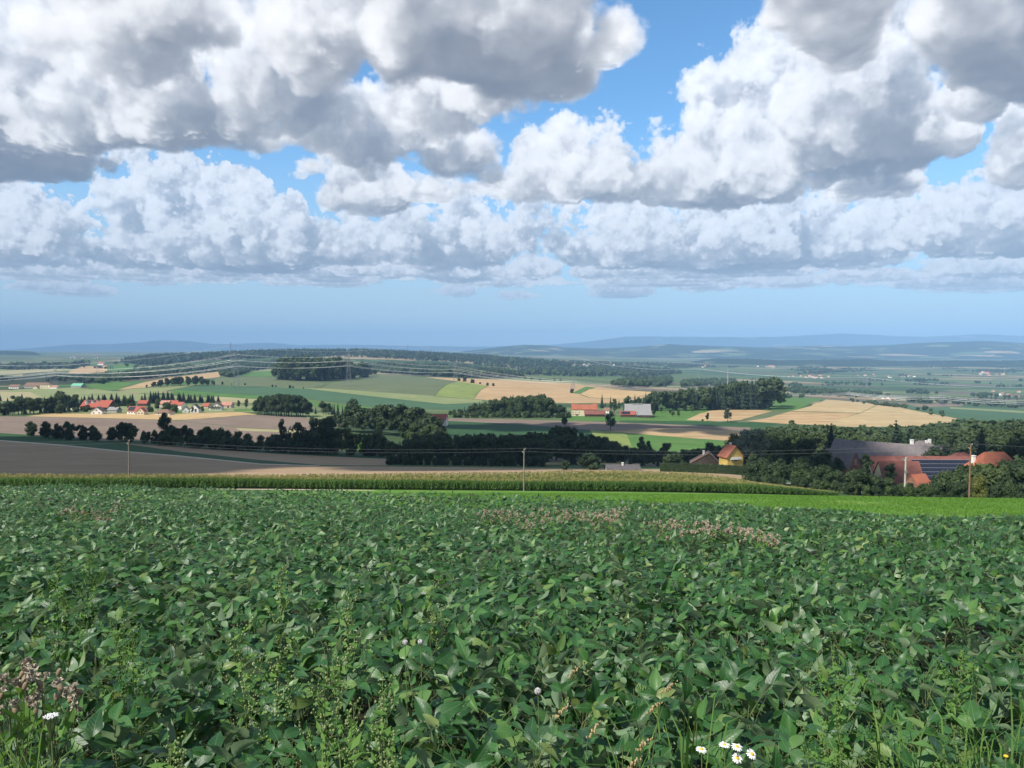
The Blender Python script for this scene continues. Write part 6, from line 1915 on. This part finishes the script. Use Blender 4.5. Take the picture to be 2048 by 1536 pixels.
def leaf_sheet(name, n, ylo, yhi, templ, deep, s0, s1, seed, beside=False):
    """the rest of the crop: leaflets of all further plants"""
    g = np.random.default_rng(seed)
    u = g.uniform(-0.84, 0.84, n); y = np.sqrt(g.uniform(ylo ** 2, yhi ** 2, n)); x = u * y
    if beside:                              # further plants to either side of the nearest ones
        y = g.uniform(ylo, yhi, n); x = np.sign(u) * (0.80 * y + 0.22 + 2.2 * g.random(n))
    m = in_field(x, y)
    x, y = x[m], y[m]
    n = len(x)
    z = NEAR * y
    far = y > 28
    z[far] = height(x[far], y[far])
    # leaflets come in threes around a common point
    z = z + canopy(x, y) + 0.02 - np.minimum(g.exponential(deep, n), 0.45)
    R = bean_frames(n, g)
    s = g.uniform(s0, s1, n)
    k = g.integers(0, len(templ), n)
    V, Q, AC, AL, TI, o = [], [], [], [], [], 0
    tint = g.random(n)
    for i, (v, q, ac, al) in enumerate(templ):
        w = np.nonzero(k == i)[0]
        M = R[w] * s[w][:, None, None]
        vv = np.einsum('nij,vj->nvi', M, v - (0.5, 0, 0)) + np.stack([x[w], y[w], z[w]], -1)[:, None]
        V.append(vv.reshape(-1, 3)); Q.append((q[None] + (np.arange(len(w)) * len(v))[:, None, None]).reshape(-1, 4) + o)
        AC.append(np.tile(ac, len(w))); AL.append(np.tile(al, len(w))); TI.append(np.repeat(tint[w], len(v)))
        o += len(w) * len(v)
    me = big_mesh(name, np.concatenate(V), np.concatenate(Q), mat=M_BEAN)
    add_attrs(me, across=np.concatenate(AC), along=np.concatenate(AL), tint=np.concatenate(TI))
    link(name, me, kind='stuff')
    return n
_d = leaf_sheet('bean_crop', 19500, Y_NEAR - 0.10, 8.0, LEAF_MID, 0.15, 0.082, 0.128, 1)
_e = leaf_sheet('bean_crop', 60000, 8.0, 20.0, LEAF_FAR, 0.16, 0.10, 0.155, 2)
_f = leaf_sheet('bean_crop', 82000, 20.0, 62.0, LEAF_FAR, 0.13, 0.14, 0.205, 3)
leaf_sheet('bean_crop', 14000, 0.9, 7.0, LEAF_FAR, 0.15, 0.09, 0.14, 4, True)
print('crop leaves', _d, _e, _f)

# short grass standing on the near part of the meadow, so that its edge is ragged
_g = np.random.default_rng(64)
_n = 150000
_u = _g.uniform(-0.2, 0.80, _n); _y = np.exp(_g.uniform(math.log(13), math.log(75), _n)); _x = _u * _y
_m = ~in_field(_x, _y) & ~inside(_x, _y, np.array(CORN, float))
_x, _y = _x[_m], _y[_m]
_pat = np.sin(_x * 0.9 + 2 * np.sin(_y * 0.23)) * np.sin(_y * 0.31 + _x * 0.17)
_k = _g.random(len(_x)) < 0.55 + 0.4 * _pat
_x, _y = _x[_k], _y[_k]
M_TURF = foliage_mat('meadow grass blades', (0.085, 0.19, 0.028), (0.15, 0.27, 0.05), trans=0.35, scale=0.15)
_bl = [(np.array([(-0.012, 0, 0), (0.012, 0, 0), (0.035 * s_, 0.01, 0.085), (0.03, 0.02, 0), (0.055, 0.02, 0), (0.01, 0.05 * s_, 0.07)]), np.array([(0, 1, 2), (3, 4, 5)])) for s_ in (1, -1, 2)]
_w = _g.integers(0, 3, len(_x))
bake('meadow_grass', [M_TURF], [(*_bl[i], 0, mats_at(np.column_stack([_x, _y, height(_x, _y)])[_w == i], np.sqrt(_y[_w == i] / 20) * 1.1, _g.uniform(0.7, 1.5, (_w == i).sum()), _g.uniform(0, 6.28, (_w == i).sum()))) for i in range(3)], kind='stuff')
print('turf', len(_x))


# ------------------------------------------------------------------ weeds standing in and before the crop
M_WEED = foliage_mat('weed leaves', (0.085, 0.19, 0.04), (0.14, 0.25, 0.055), trans=0.3, scale=3.0)
M_WEED_PALE = foliage_mat('pale seed clusters', (0.22, 0.30, 0.11), (0.32, 0.38, 0.17), trans=0.3, scale=6.0)
M_GRASS = foliage_mat('grass blades', (0.07, 0.16, 0.03), (0.13, 0.22, 0.05), trans=0.35, scale=3.0)
M_DRY = plain('dry seed head', (0.24, 0.18, 0.11), 0.9, 0.3, 30.0)
M_TUFT = plain('seed fluff', (0.42, 0.365, 0.28), 0.95, 0.15, 30.0)
M_FLUFF = plain('white fluff', (0.45, 0.44, 0.42), 0.95, 0.1, 30.0)
M_EAR = plain('ripe grass ear', (0.36, 0.28, 0.14), 0.85, 0.2, 30.0)
M_PETAL = plain('white petal', (0.72, 0.72, 0.70), 0.6, 0.04, 30.0)
M_DISC = plain('yellow flower centre', (0.65, 0.42, 0.03), 0.8, 0.15, 60.0)
M_WSTEM = plain('weed stem', (0.13, 0.19, 0.065), 0.7, 0.2, 20.0)
M_DSTEM = plain('dry stem', (0.13, 0.155, 0.065), 0.8, 0.2, 20.0)
wg = np.random.default_rng(31)

def weed_root(name, cat, label, X, Y, y, group=None):
    """foot on the soil of column X at distance y; returns root and the height at which the top meets picture row Y"""
    u, t = pix_dir(X, Y)
    z0 = NEAR * y if y < 28 else float(height(u * y, y))
    h = EYE + t * y - z0
    r = bpy.data.objects.new(name, None)
    COL.objects.link(r)
    r.location = (u * y, y, z0)
    r['label'] = label; r['category'] = cat
    if group:
        r['group'] = group
    return r, max(h, 0.15)

def blob_vf(p, r, sz=1.0):
    v, f = ICO1
    return v * (r, r, r * sz) * (1 + 0.15 * wg.standard_normal((len(v), 1))) + p, f

def spindly(X, Y, y, label, spread=0.13, group=None, pale=True, name='seeding_weed', nb=9, bushy=1.0):
    r, h = weed_root(name, 'weed', label, X, Y, y, group)
    lean = wg.uniform(-0.05, 0.05, 2)
    def at(f):
        return np.array([lean[0] * f * f, lean[1] * f * f, h * f])
    st = [tube([tuple(at(f)) for f in (-0.02, 0.3, 0.65, 1.0)], [0.004, 0.0035, 0.0025, 0.001], 5)]
    lv = []
    me = M_WEED_PALE if pale else M_WEED
    for i in range(nb):
        f = 0.45 + 0.52 * i / nb
        a = i * 2.4 + wg.uniform(-0.4, 0.4)
        l = spread * (1.15 - 0.75 * (i / nb)) * wg.uniform(0.8, 1.2)
        p0 = at(f); p1 = p0 + (l * 0.55 * math.cos(a), l * 0.55 * math.sin(a), l * 0.6); p2 = p0 + (l * 0.75 * math.cos(a), l * 0.75 * math.sin(a), l * 1.3)
        st.append(tube([tuple(p0), tuple(p1), tuple(p2)], [0.0018, 0.0013, 0.0008], 3))
        cl = []
        for k in range(int(15 * bushy)):
            q = (k + 1) / int(15 * bushy)
            c = p0 + (p2 - p0) * (0.3 + 0.7 * q) + wg.normal(0, 0.006, 3)
            cl.append(blob_vf(c, wg.uniform(0.0024, 0.0046) * (1.2 - 0.4 * q), 1.2))
        v, fc = join(cl)
        link('seed_spike', big_mesh('seed_spike', v, fc, mat=me, smooth=True), r)
        n = 4
        pp = p0 + (p2 - p0) * wg.uniform(0.1, 0.8, (n, 1)); nn = wg.standard_normal((n, 3)) + (0, -0.4, 1.0); nn /= np.linalg.norm(nn, axis=1, keepdims=True)
        lv.append(clump_quads(pp + wg.normal(0, 0.012, (n, 3)), nn, wg.uniform(0.010, 0.021, n), wg, 0.42))
    top = []
    for k in range(int(34 * bushy)):
        c = at(0.72 + 0.28 * k / (34 * bushy)) + wg.normal(0, 0.006, 3)
        top.append(blob_vf(c, wg.uniform(0.0026, 0.0048) * (1.3 - 0.8 * k / (34 * bushy)), 1.2))
    v, fc = join(top)
    link('seed_spike', big_mesh('seed_spike', v, fc, mat=me, smooth=True), r)
    n = 26
    ff = wg.uniform(0.35, 0.95, n); aa = wg.uniform(0, 6.28, n)
    pp = np.array([at(f) for f in ff]) + np.stack([np.cos(aa), np.sin(aa), 0.2 * np.ones(n)], 1) * wg.uniform(0.01, 0.045, (n, 1))
    nn = wg.standard_normal((n, 3)) * 0.7 + (0, -0.3, 1); nn /= np.linalg.norm(nn, axis=1, keepdims=True)
    lv.append(clump_quads(pp, nn, wg.uniform(0.012, 0.028, n), wg, 0.38))
    v, fc = join(lv)
    link('foliage', big_mesh('foliage', v, fc, mat=M_WEED, smooth=False), r)
    v, fc = join(st)
    link('stem', big_mesh('stem', v, fc, mat=M_WSTEM), r)

for (X, Y, y, s, lab) in [(684, 1165, 3.0, 0.15, 'tallest pale-green seeding weed, a thin upright stalk left of the middle'), (650, 1318, 2.3, 0.14, 'pale seeding weed below the tallest stalk, near the bottom'), (690, 1300, 2.25, 0.13, 'slim seeding weed leaning beside the tallest stalk'),
                          (772, 1335, 2.2, 0.10, 'knobbly pale seed stalk right of the tall seeding weed'), (748, 1395, 2.05, 0.10, 'short knobbly seed stalk near the bottom, left of the fluffy heads'), (500, 1232, 2.7, 0.16, 'bushy pale weed left of the tallest stalk'),
                          (535, 1272, 2.6, 0.15, 'wispy weed between the bushy pale weed and the tall stalk'), (560, 1120, 3.8, 0.10, 'small wispy weed deep in the crop above the bushy weed'), (855, 1140, 3.7, 0.14, 'pale weed standing over the crop right of the tall stalk'),
                          (345, 1452, 1.9, 0.10, 'pale seed stalk at the lower edge, left side'), (325, 1478, 1.86, 0.09, 'greenish stalk beside the pale seed stalk at the lower edge'), (700, 1420, 1.95, 0.11, 'slender pale stalk at the lower edge below the tall weed')]:
    spindly(X, Y, y, lab, s)
for (X, Y, y, s, lab) in [(250, 1222, 2.85, 0.15, 'bright green feathery weed on the left'), (265, 1258, 2.7, 0.14, 'shorter feathery green weed just beneath the left feathery one'), (112, 1122, 4.0, 0.16, 'feathery green weed near the left edge, further back'), (165, 1108, 4.2, 0.16, 'second feathery green weed near the left edge, further back'),
                          (1692, 1330, 2.15, 0.20, 'big bright green plumed weed at the lower right'), (1662, 1478, 1.87, 0.15, 'small plumed weed under the big bright green one'), (1482, 958, 14.5, 0.30, 'lone tall weed reaching up in front of the meadow'), (1900, 1290, 2.5, 0.12, 'thin green weed near the right edge')]:
    spindly(X, Y, y, lab, s, pale=False, name='feathery_weed', nb=12, bushy=1.3)

def head_me(name, vf, mat):
    return big_mesh(name, vf[0], vf[1], mat=mat, smooth=True)
def seed_head():
    v, f = ICO2
    base = v * (0.0075, 0.0075, 0.013) + (0, 0, 0.008)
    n = 34
    d = wg.standard_normal((n, 3)) * (0.6, 0.6, 0.3) + (0, 0, 1); d /= np.linalg.norm(d, axis=1, keepdims=True)
    return (base, f), clump_quads(np.array([0, 0, 0.020]) + d * 0.012, np.cross(d, wg.standard_normal((n, 3))) / 1.0, np.full(n, 0.010), wg, 0.5)
HEADS = []
for _i in range(4):
    a_, b_ = seed_head()
    HEADS.append((head_me('seed_head', a_, M_DRY), big_mesh('fluff', b_[0], tri_of(b_[1]), mat=M_TUFT, smooth=False)))
def thistle(X, Y, y, label, n=13, spread=0.15, group=None, big=1.0):
    r, h = weed_root('thistle', 'thistle', label, X, Y, y, group)
    st = [tube([(0, 0, -0.02), (0.01, 0, h * 0.5), (0, 0.01, h * 0.9)], [0.005, 0.004, 0.0025], 5)]
    lv = []
    for i in range(n):
        a = wg.uniform(0, 6.28); d = spread * math.sqrt(wg.random()); z = h - 0.10 * wg.random() - 0.25 * d
        z0 = h * wg.uniform(0.55, 0.8)
        e = np.array([d * math.cos(a), d * math.sin(a), z])
        st.append(tube([(0, 0, z0), (e[0] * 0.6, e[1] * 0.6, (z0 + z) / 2), tuple(e)], [0.002, 0.0016, 0.0012], 3))
        hm, fm = HEADS[int(wg.integers(0, 4))]
        o = link('seed_head', hm, r)
        o.location = e; s = big * wg.uniform(0.8, 1.3)
        o.scale = (s, s, s); o.rotation_euler = (wg.normal(0, 0.5), wg.normal(0, 0.5), wg.uniform(0, 6.28))
        if wg.random() < 0.8:
            link('fluff', fm, o)
    m = 40 if not group else 16
    zz = wg.uniform(0.3, 0.92, m) * h; aa = wg.uniform(0, 6.28, m)
    pp = np.stack([np.cos(aa) * 0.05, np.sin(aa) * 0.05, zz], 1); nn = wg.standard_normal((m, 3)) + (0, 0, 1); nn /= np.linalg.norm(nn, axis=1, keepdims=True)
    v, f = clump_quads(pp, nn, wg.uniform(0.03, 0.06, m), wg, 0.3)
    link('foliage', big_mesh('foliage', v, tri_of(f), mat=M_WEED, smooth=False), r)
    v, f = join(st)
    link('stem', big_mesh('stem', v, f, mat=M_DSTEM), r)
for (X, Y, y, n, lab) in [(42, 1312, 2.25, 9, 'brown seeding thistle at the left edge, tallest of that clump'), (12, 1345, 2.15, 8, 'brown seeding thistle cut by the left edge'), (80, 1335, 2.2, 7, 'brown seeding thistle right in the left clump'), (100, 1362, 2.1, 6, 'lower thistle with pale fluff beneath the left clump'), (28, 1375, 2.05, 6, 'lowest thistle of the left clump, heads drooping')]:
    thistle(X, Y, y, lab, n, 0.085, big=0.85)
_lab = ['brown seeding thistle in the faded patch across the middle of the crop', 'brown thistle in the smaller faded patch right of the middle one', 'brown thistle in the faint patch on the left side of the crop']
_grp = ['middle thistle patch', 'right thistle patch', 'left thistle patch']
for k, (x0, x1, y0, y1, n) in enumerate([(965, 1245, 1014, 1048, 40), (1305, 1550, 1036, 1076, 26), (120, 245, 1012, 1032, 9)]):
    for i in range(n):
        X = x0 + (x1 - x0) * (i + wg.random()) / n
        f = (X - x0) / (x1 - x0)
        Y = (y0 if k != 1 else y0 + (y1 - y0 - 16) * f) + abs(wg.normal(0, 9)) + (6 if k == 0 else 0)
        d = 0.85 / max(0.02, -pix_dir(X, Y + 17)[1] - 0.165)
        thistle(X, Y - wg.uniform(-3, 9), min(max(d, 6), 22), _lab[k], int(wg.integers(4, 10)), 0.20, _grp[k], big=wg.uniform(1.0, 1.5))

PETAL = None
def daisy(X, Y, y, label):
    global PETAL
    r, h = weed_root('daisy', 'daisy', label, X, Y, y)
    v, f = tube([(0, 0, 0), (0.01, 0.0, h * 0.6), (0, 0, h)], [0.0018, 0.0016, 0.0014], 4)
    link('stem', big_mesh('stem', v, f, mat=M_WSTEM), r)
    hd = link('flower_head', head_me('flower_head', (ICO2[0] * (0.0048, 0.0048, 0.003), ICO2[1]), M_DISC), r)
    hd.location = (0, 0, h); hd.rotation_euler = (wg.uniform(0.0, 0.8), wg.uniform(-0.6, 0.6), 0)
    if PETAL is None:
        PETAL = mesh_of('petal', [(0.005, -0.0018, 0), (0.014, -0.0030, 0.001), (0.0195, -0.0016, -0.0005), (0.0195, 0.0016, -0.0005), (0.014, 0.0030, 0.001), (0.005, 0.0018, 0)], [(0, 1, 4, 5), (1, 2, 3, 4)], M_PETAL)
    for i in range(15):
        o = link('petal', PETAL, hd)
        o.rotation_euler = (0, wg.uniform(-0.05, 0.3), i * 0.4189 + wg.uniform(-0.06, 0.06))
        o.scale = (0.74, 0.74, 1)
for X, Y, lab in [(1403, 1498, 'leftmost white daisy at the bottom edge, apart from the others'), (1449, 1489, 'white daisy, upper left of the close group'), (1474, 1493, 'white daisy half behind its neighbour in the close group'), (1475, 1516, 'lowest white daisy of the close group'), (1504, 1508, 'white daisy at the right of the close group')]:
    daisy(X, Y, 1.88, lab)

def grass(X, Y, y, label, ears=1, blades=7, group=None, tilt=0.3, name='grass_stalk'):
    r, h = weed_root(name, 'grass', label, X, Y, y, group)
    for i in range(ears):
        a = wg.normal(0.2, 0.5); l = tilt * wg.uniform(0.5, 1.2) * 0.25
        e = np.array([l * math.cos(a), l * math.sin(a) * 0.4, h * (1 - 0.06 * i)])
        v, f = tube([(0, 0, 0), tuple(e * (0.25, 0.25, 0.55)), tuple(e)], [0.002, 0.0016, 0.001], 4)
        link('stalk', big_mesh('stalk', v, f, mat=M_DSTEM), r)
        d = np.array([math.cos(a) * 0.8, 0.2, 0.5]); d /= np.linalg.norm(d)
        v, f = join([blob_vf(e + d * (0.0048 * k) + wg.normal(0, 0.0025, 3), 0.0042 * (1 - 0.08 * abs(k - 5)), 1.5) for k in range(12)])
        link('ear', big_mesh('ear', v, f, mat=M_EAR, smooth=False), r)
    bl = []
    for i in range(blades):
        a = wg.uniform(0, 6.28); l = wg.uniform(0.12, 0.34); hh = h * wg.uniform(0.75, 1.02) if not ears else h * wg.uniform(0.6, 0.9)
        pr = [(0, 0), (0.18, 0.5), (0.5, 0.88), (1.0, 1.0 - 0.12 * wg.random())]
        w = wg.uniform(0.0018, 0.0036)
        c, s = math.cos(a), math.sin(a)
        v = []
        for k, (q, zz) in enumerate(pr):
            ww = w * (0.7, 1, 0.8, 0.08)[k]
            v += [(q * l * c - ww * s, q * l * s + ww * c, zz * hh), (q * l * c + ww * s, q * l * s - ww * c, zz * hh + 0.001)]
        bl.append((np.array(v), np.array([(2 * k, 2 * k + 1, 2 * k + 3, 2 * k + 2) for k in range(3)])))
    for v, f in bl[:6]:
        link('blade', big_mesh('blade', v, tri_of(f), mat=M_GRASS, smooth=True), r)
    if len(bl) > 6:
        v, f = join(bl[6:])
        link('blades', big_mesh('blades', v, f, mat=M_GRASS, smooth=True), r, kind='stuff')
for X, Y, y, n, lab in [(1268, 1388, 2.1, 1, 'ripe grass with a pale bent ear, highest of the yellow ears'), (1250, 1432, 2.02, 1, 'grass ear below the highest yellow one'), (1108, 1362, 2.2, 1, 'slim ripe grass ear beside the white puff'), (1140, 1488, 1.92, 1, 'short ripe grass ear left of the bottom ears'),
                        (1082, 1440, 2.0, 1, 'thin ripe ear left of the middle at the bottom'), (1205, 1506, 1.87, 2, 'ripe grass ears at the bottom edge, left of the daisies')]:
    grass(X, Y, y, lab, n, 5)
for X, Y, y in [(1810, 1330, 2.1), (1850, 1300, 2.2), (1880, 1380, 2.0), (1925, 1350, 2.05), (1960, 1400, 1.95), (2000, 1330, 2.1), (2035, 1370, 2.0), (1900, 1450, 1.85), (1985, 1470, 1.82), (1840, 1440, 1.9), (2040, 1460, 1.85), (1780, 1400, 1.95)]:
    grass(X, Y + 45, y, 'tuft of long grass blades at the lower right corner', 0, 18, 'long grass at the lower right', name='grass_tuft')
for X, Y, y in [(10, 1430, 1.9), (45, 1460, 1.85), (90, 1480, 1.82), (130, 1500, 1.8)]:
    grass(X, Y, y, 'tuft of long grass blades at the lower left corner', 0, 12, 'long grass at the lower left', name='grass_tuft')
for X, Y, y in [(600, 1480, 1.85), (640, 1450, 1.9), (1360, 1300, 2.3), (1385, 1330, 2.2), (900, 1460, 1.88)]:
    grass(X, Y, y, 'few grass blades poking through the crop along the bottom', 0, 8, 'grass blades in the crop', name='grass_tuft')

def puff(X, Y, y, label):
    r, h = weed_root('seeding_flower', 'wild flower', label, X, Y, y)
    v, f = tube([(0, 0, 0), (0.01, 0, h * 0.6), (0, 0, h)], [0.0025, 0.002, 0.0015], 4)
    link('stem', big_mesh('stem', v, f, mat=M_WSTEM), r)
    n = 60
    d = wg.standard_normal((n, 3)); d /= np.linalg.norm(d, axis=1, keepdims=True)
    v, f = join([(ICO1[0] * 0.006 + (0, 0, h), ICO1[1]), clump_quads(d * 0.009 + (0, 0, h), d, np.full(n, 0.005), wg)])
    link('seed_head', big_mesh('seed_head', v, f, mat=M_FLUFF, smooth=False), r)
puff(1076, 1382, 2.2, 'white puffy seed ball beside a slim ripe ear'); puff(810, 1285, 2.6, 'left one of two grey-white seed balls on thin stems'); puff(841, 1284, 2.6, 'right one of two grey-white seed balls on thin stems')
def yarrow(X, Y, y, label):
    r, h = weed_root('yarrow', 'wild flower', label, X, Y, y)
    st = [tube([(0, 0, 0), (0.008, 0, h * 0.6), (0, 0, h * 0.93)], [0.003, 0.0025, 0.002], 4)]
    fl = []
    for i in range(26):
        a = i * 2.4; d = 0.018 * math.sqrt(i / 26)
        p = np.array([d * math.cos(a), d * math.sin(a), h - 0.15 * d])
        st.append(tube([(0, 0, h * 0.92), tuple(p)], [0.001, 0.0008], 3)); fl.append(blob_vf(p, 0.0032, 0.7))
    v, f = join(fl); link('umbel', big_mesh('umbel', v, f, mat=M_PETAL, smooth=False), r)
    v, f = join(st); link('stem', big_mesh('stem', v, f, mat=M_WSTEM), r)
yarrow(102, 1430, 2.0, 'flat white flower cluster beside the left thistles')
def yellow_flower(X, Y, y, label):
    r, h = weed_root('yellow_flower', 'wild flower', label, X, Y, y)
    v, f = tube([(0, 0, 0), (0, 0, h)], [0.002, 0.0015], 4); link('stem', big_mesh('stem', v, f, mat=M_WSTEM), r)
    v, f = ICO2; link('flower_head', big_mesh('flower_head', v * (0.006, 0.006, 0.003) + (0, 0, h), f, mat=M_DISC, smooth=True), r)
yellow_flower(2012, 1512, 1.85, 'single small yellow flower in the lower right corner')


# ------------------------------------------------------------------ drifting cumulus overhead (outside the picture) that shades the middle ground
M_CLOUD, _B, _p = material('cloud')
_p.inputs['Base Color'].default_value = (0.9, 0.9, 0.9, 1)
_p.inputs['Roughness'].default_value = 1.0
_p.inputs['Specular IOR Level'].default_value = 0.0
def overhead_cloud(gx, gy, rx, ry, yaw, seed, H=760.0, thick=70.0):
    """a cumulus whose shadow falls round the ground point gx, gy"""
    g = np.random.default_rng(seed)
    gz = float(height(gx, gy))
    k = (H - gz) / math.tan(SUN_EL)
    cx = gx + math.sin(SUN_AZ) * k; cy = gy + math.cos(SUN_AZ) * k
    v0, f0 = ICO2
    parts = []
    n = int(18 * max(rx, ry) / min(rx, ry)) + 8
    c, s = math.cos(rad(yaw)), math.sin(rad(yaw))
    for i in range(n):
        a = g.uniform(0, 6.28); q = math.sqrt(g.random())
        x, y = rx * q * math.cos(a), ry * q * math.sin(a)
        r = min(ry, rx) * g.uniform(0.32, 0.55) * (1.1 - 0.5 * q)
        v = v0 * (1 + 0.12 * g.standard_normal((len(v0), 1))) * (r, r, min(r, thick) * 0.9)
        v[:, 2] = np.maximum(v[:, 2], -0.25 * min(r, thick))
        parts.append((v + (cx + x * c - y * s, cy + x * s + y * c, H + g.uniform(0, thick * 0.5)), f0))
    return join(parts)
_cl = [overhead_cloud(*a) for a in CLOUD_SHADE]
_v, _f = join(_cl)
link('clouds', big_mesh('clouds', _v, _f, mat=M_CLOUD), kind='stuff')

# ------------------------------------------------------------------ the air
def air(density, col, aniso):
    m = bpy.data.materials.new('haze')
    m.use_nodes = True
    nt = m.node_tree
    nt.nodes.clear()
    o = nt.nodes.new('ShaderNodeOutputMaterial')
    v = nt.nodes.new('ShaderNodeVolumePrincipled')
    v.inputs['Color'].default_value = (*col, 1)
    v.inputs['Density'].default_value = density
    v.inputs['Anisotropy'].default_value = aniso
    nt.links.new(v.outputs[0], o.inputs['Volume'])
    zlo = float(min(ZZ.min(), -200)) - 3.0
    me = mesh_of('haze', *box_vf(-42000, 42000, -3000, 31500, zlo, 640.0), m)
    link('haze', me, kind='stuff')
air(HAZE_DENSITY, HAZE_COLOR, -0.25)
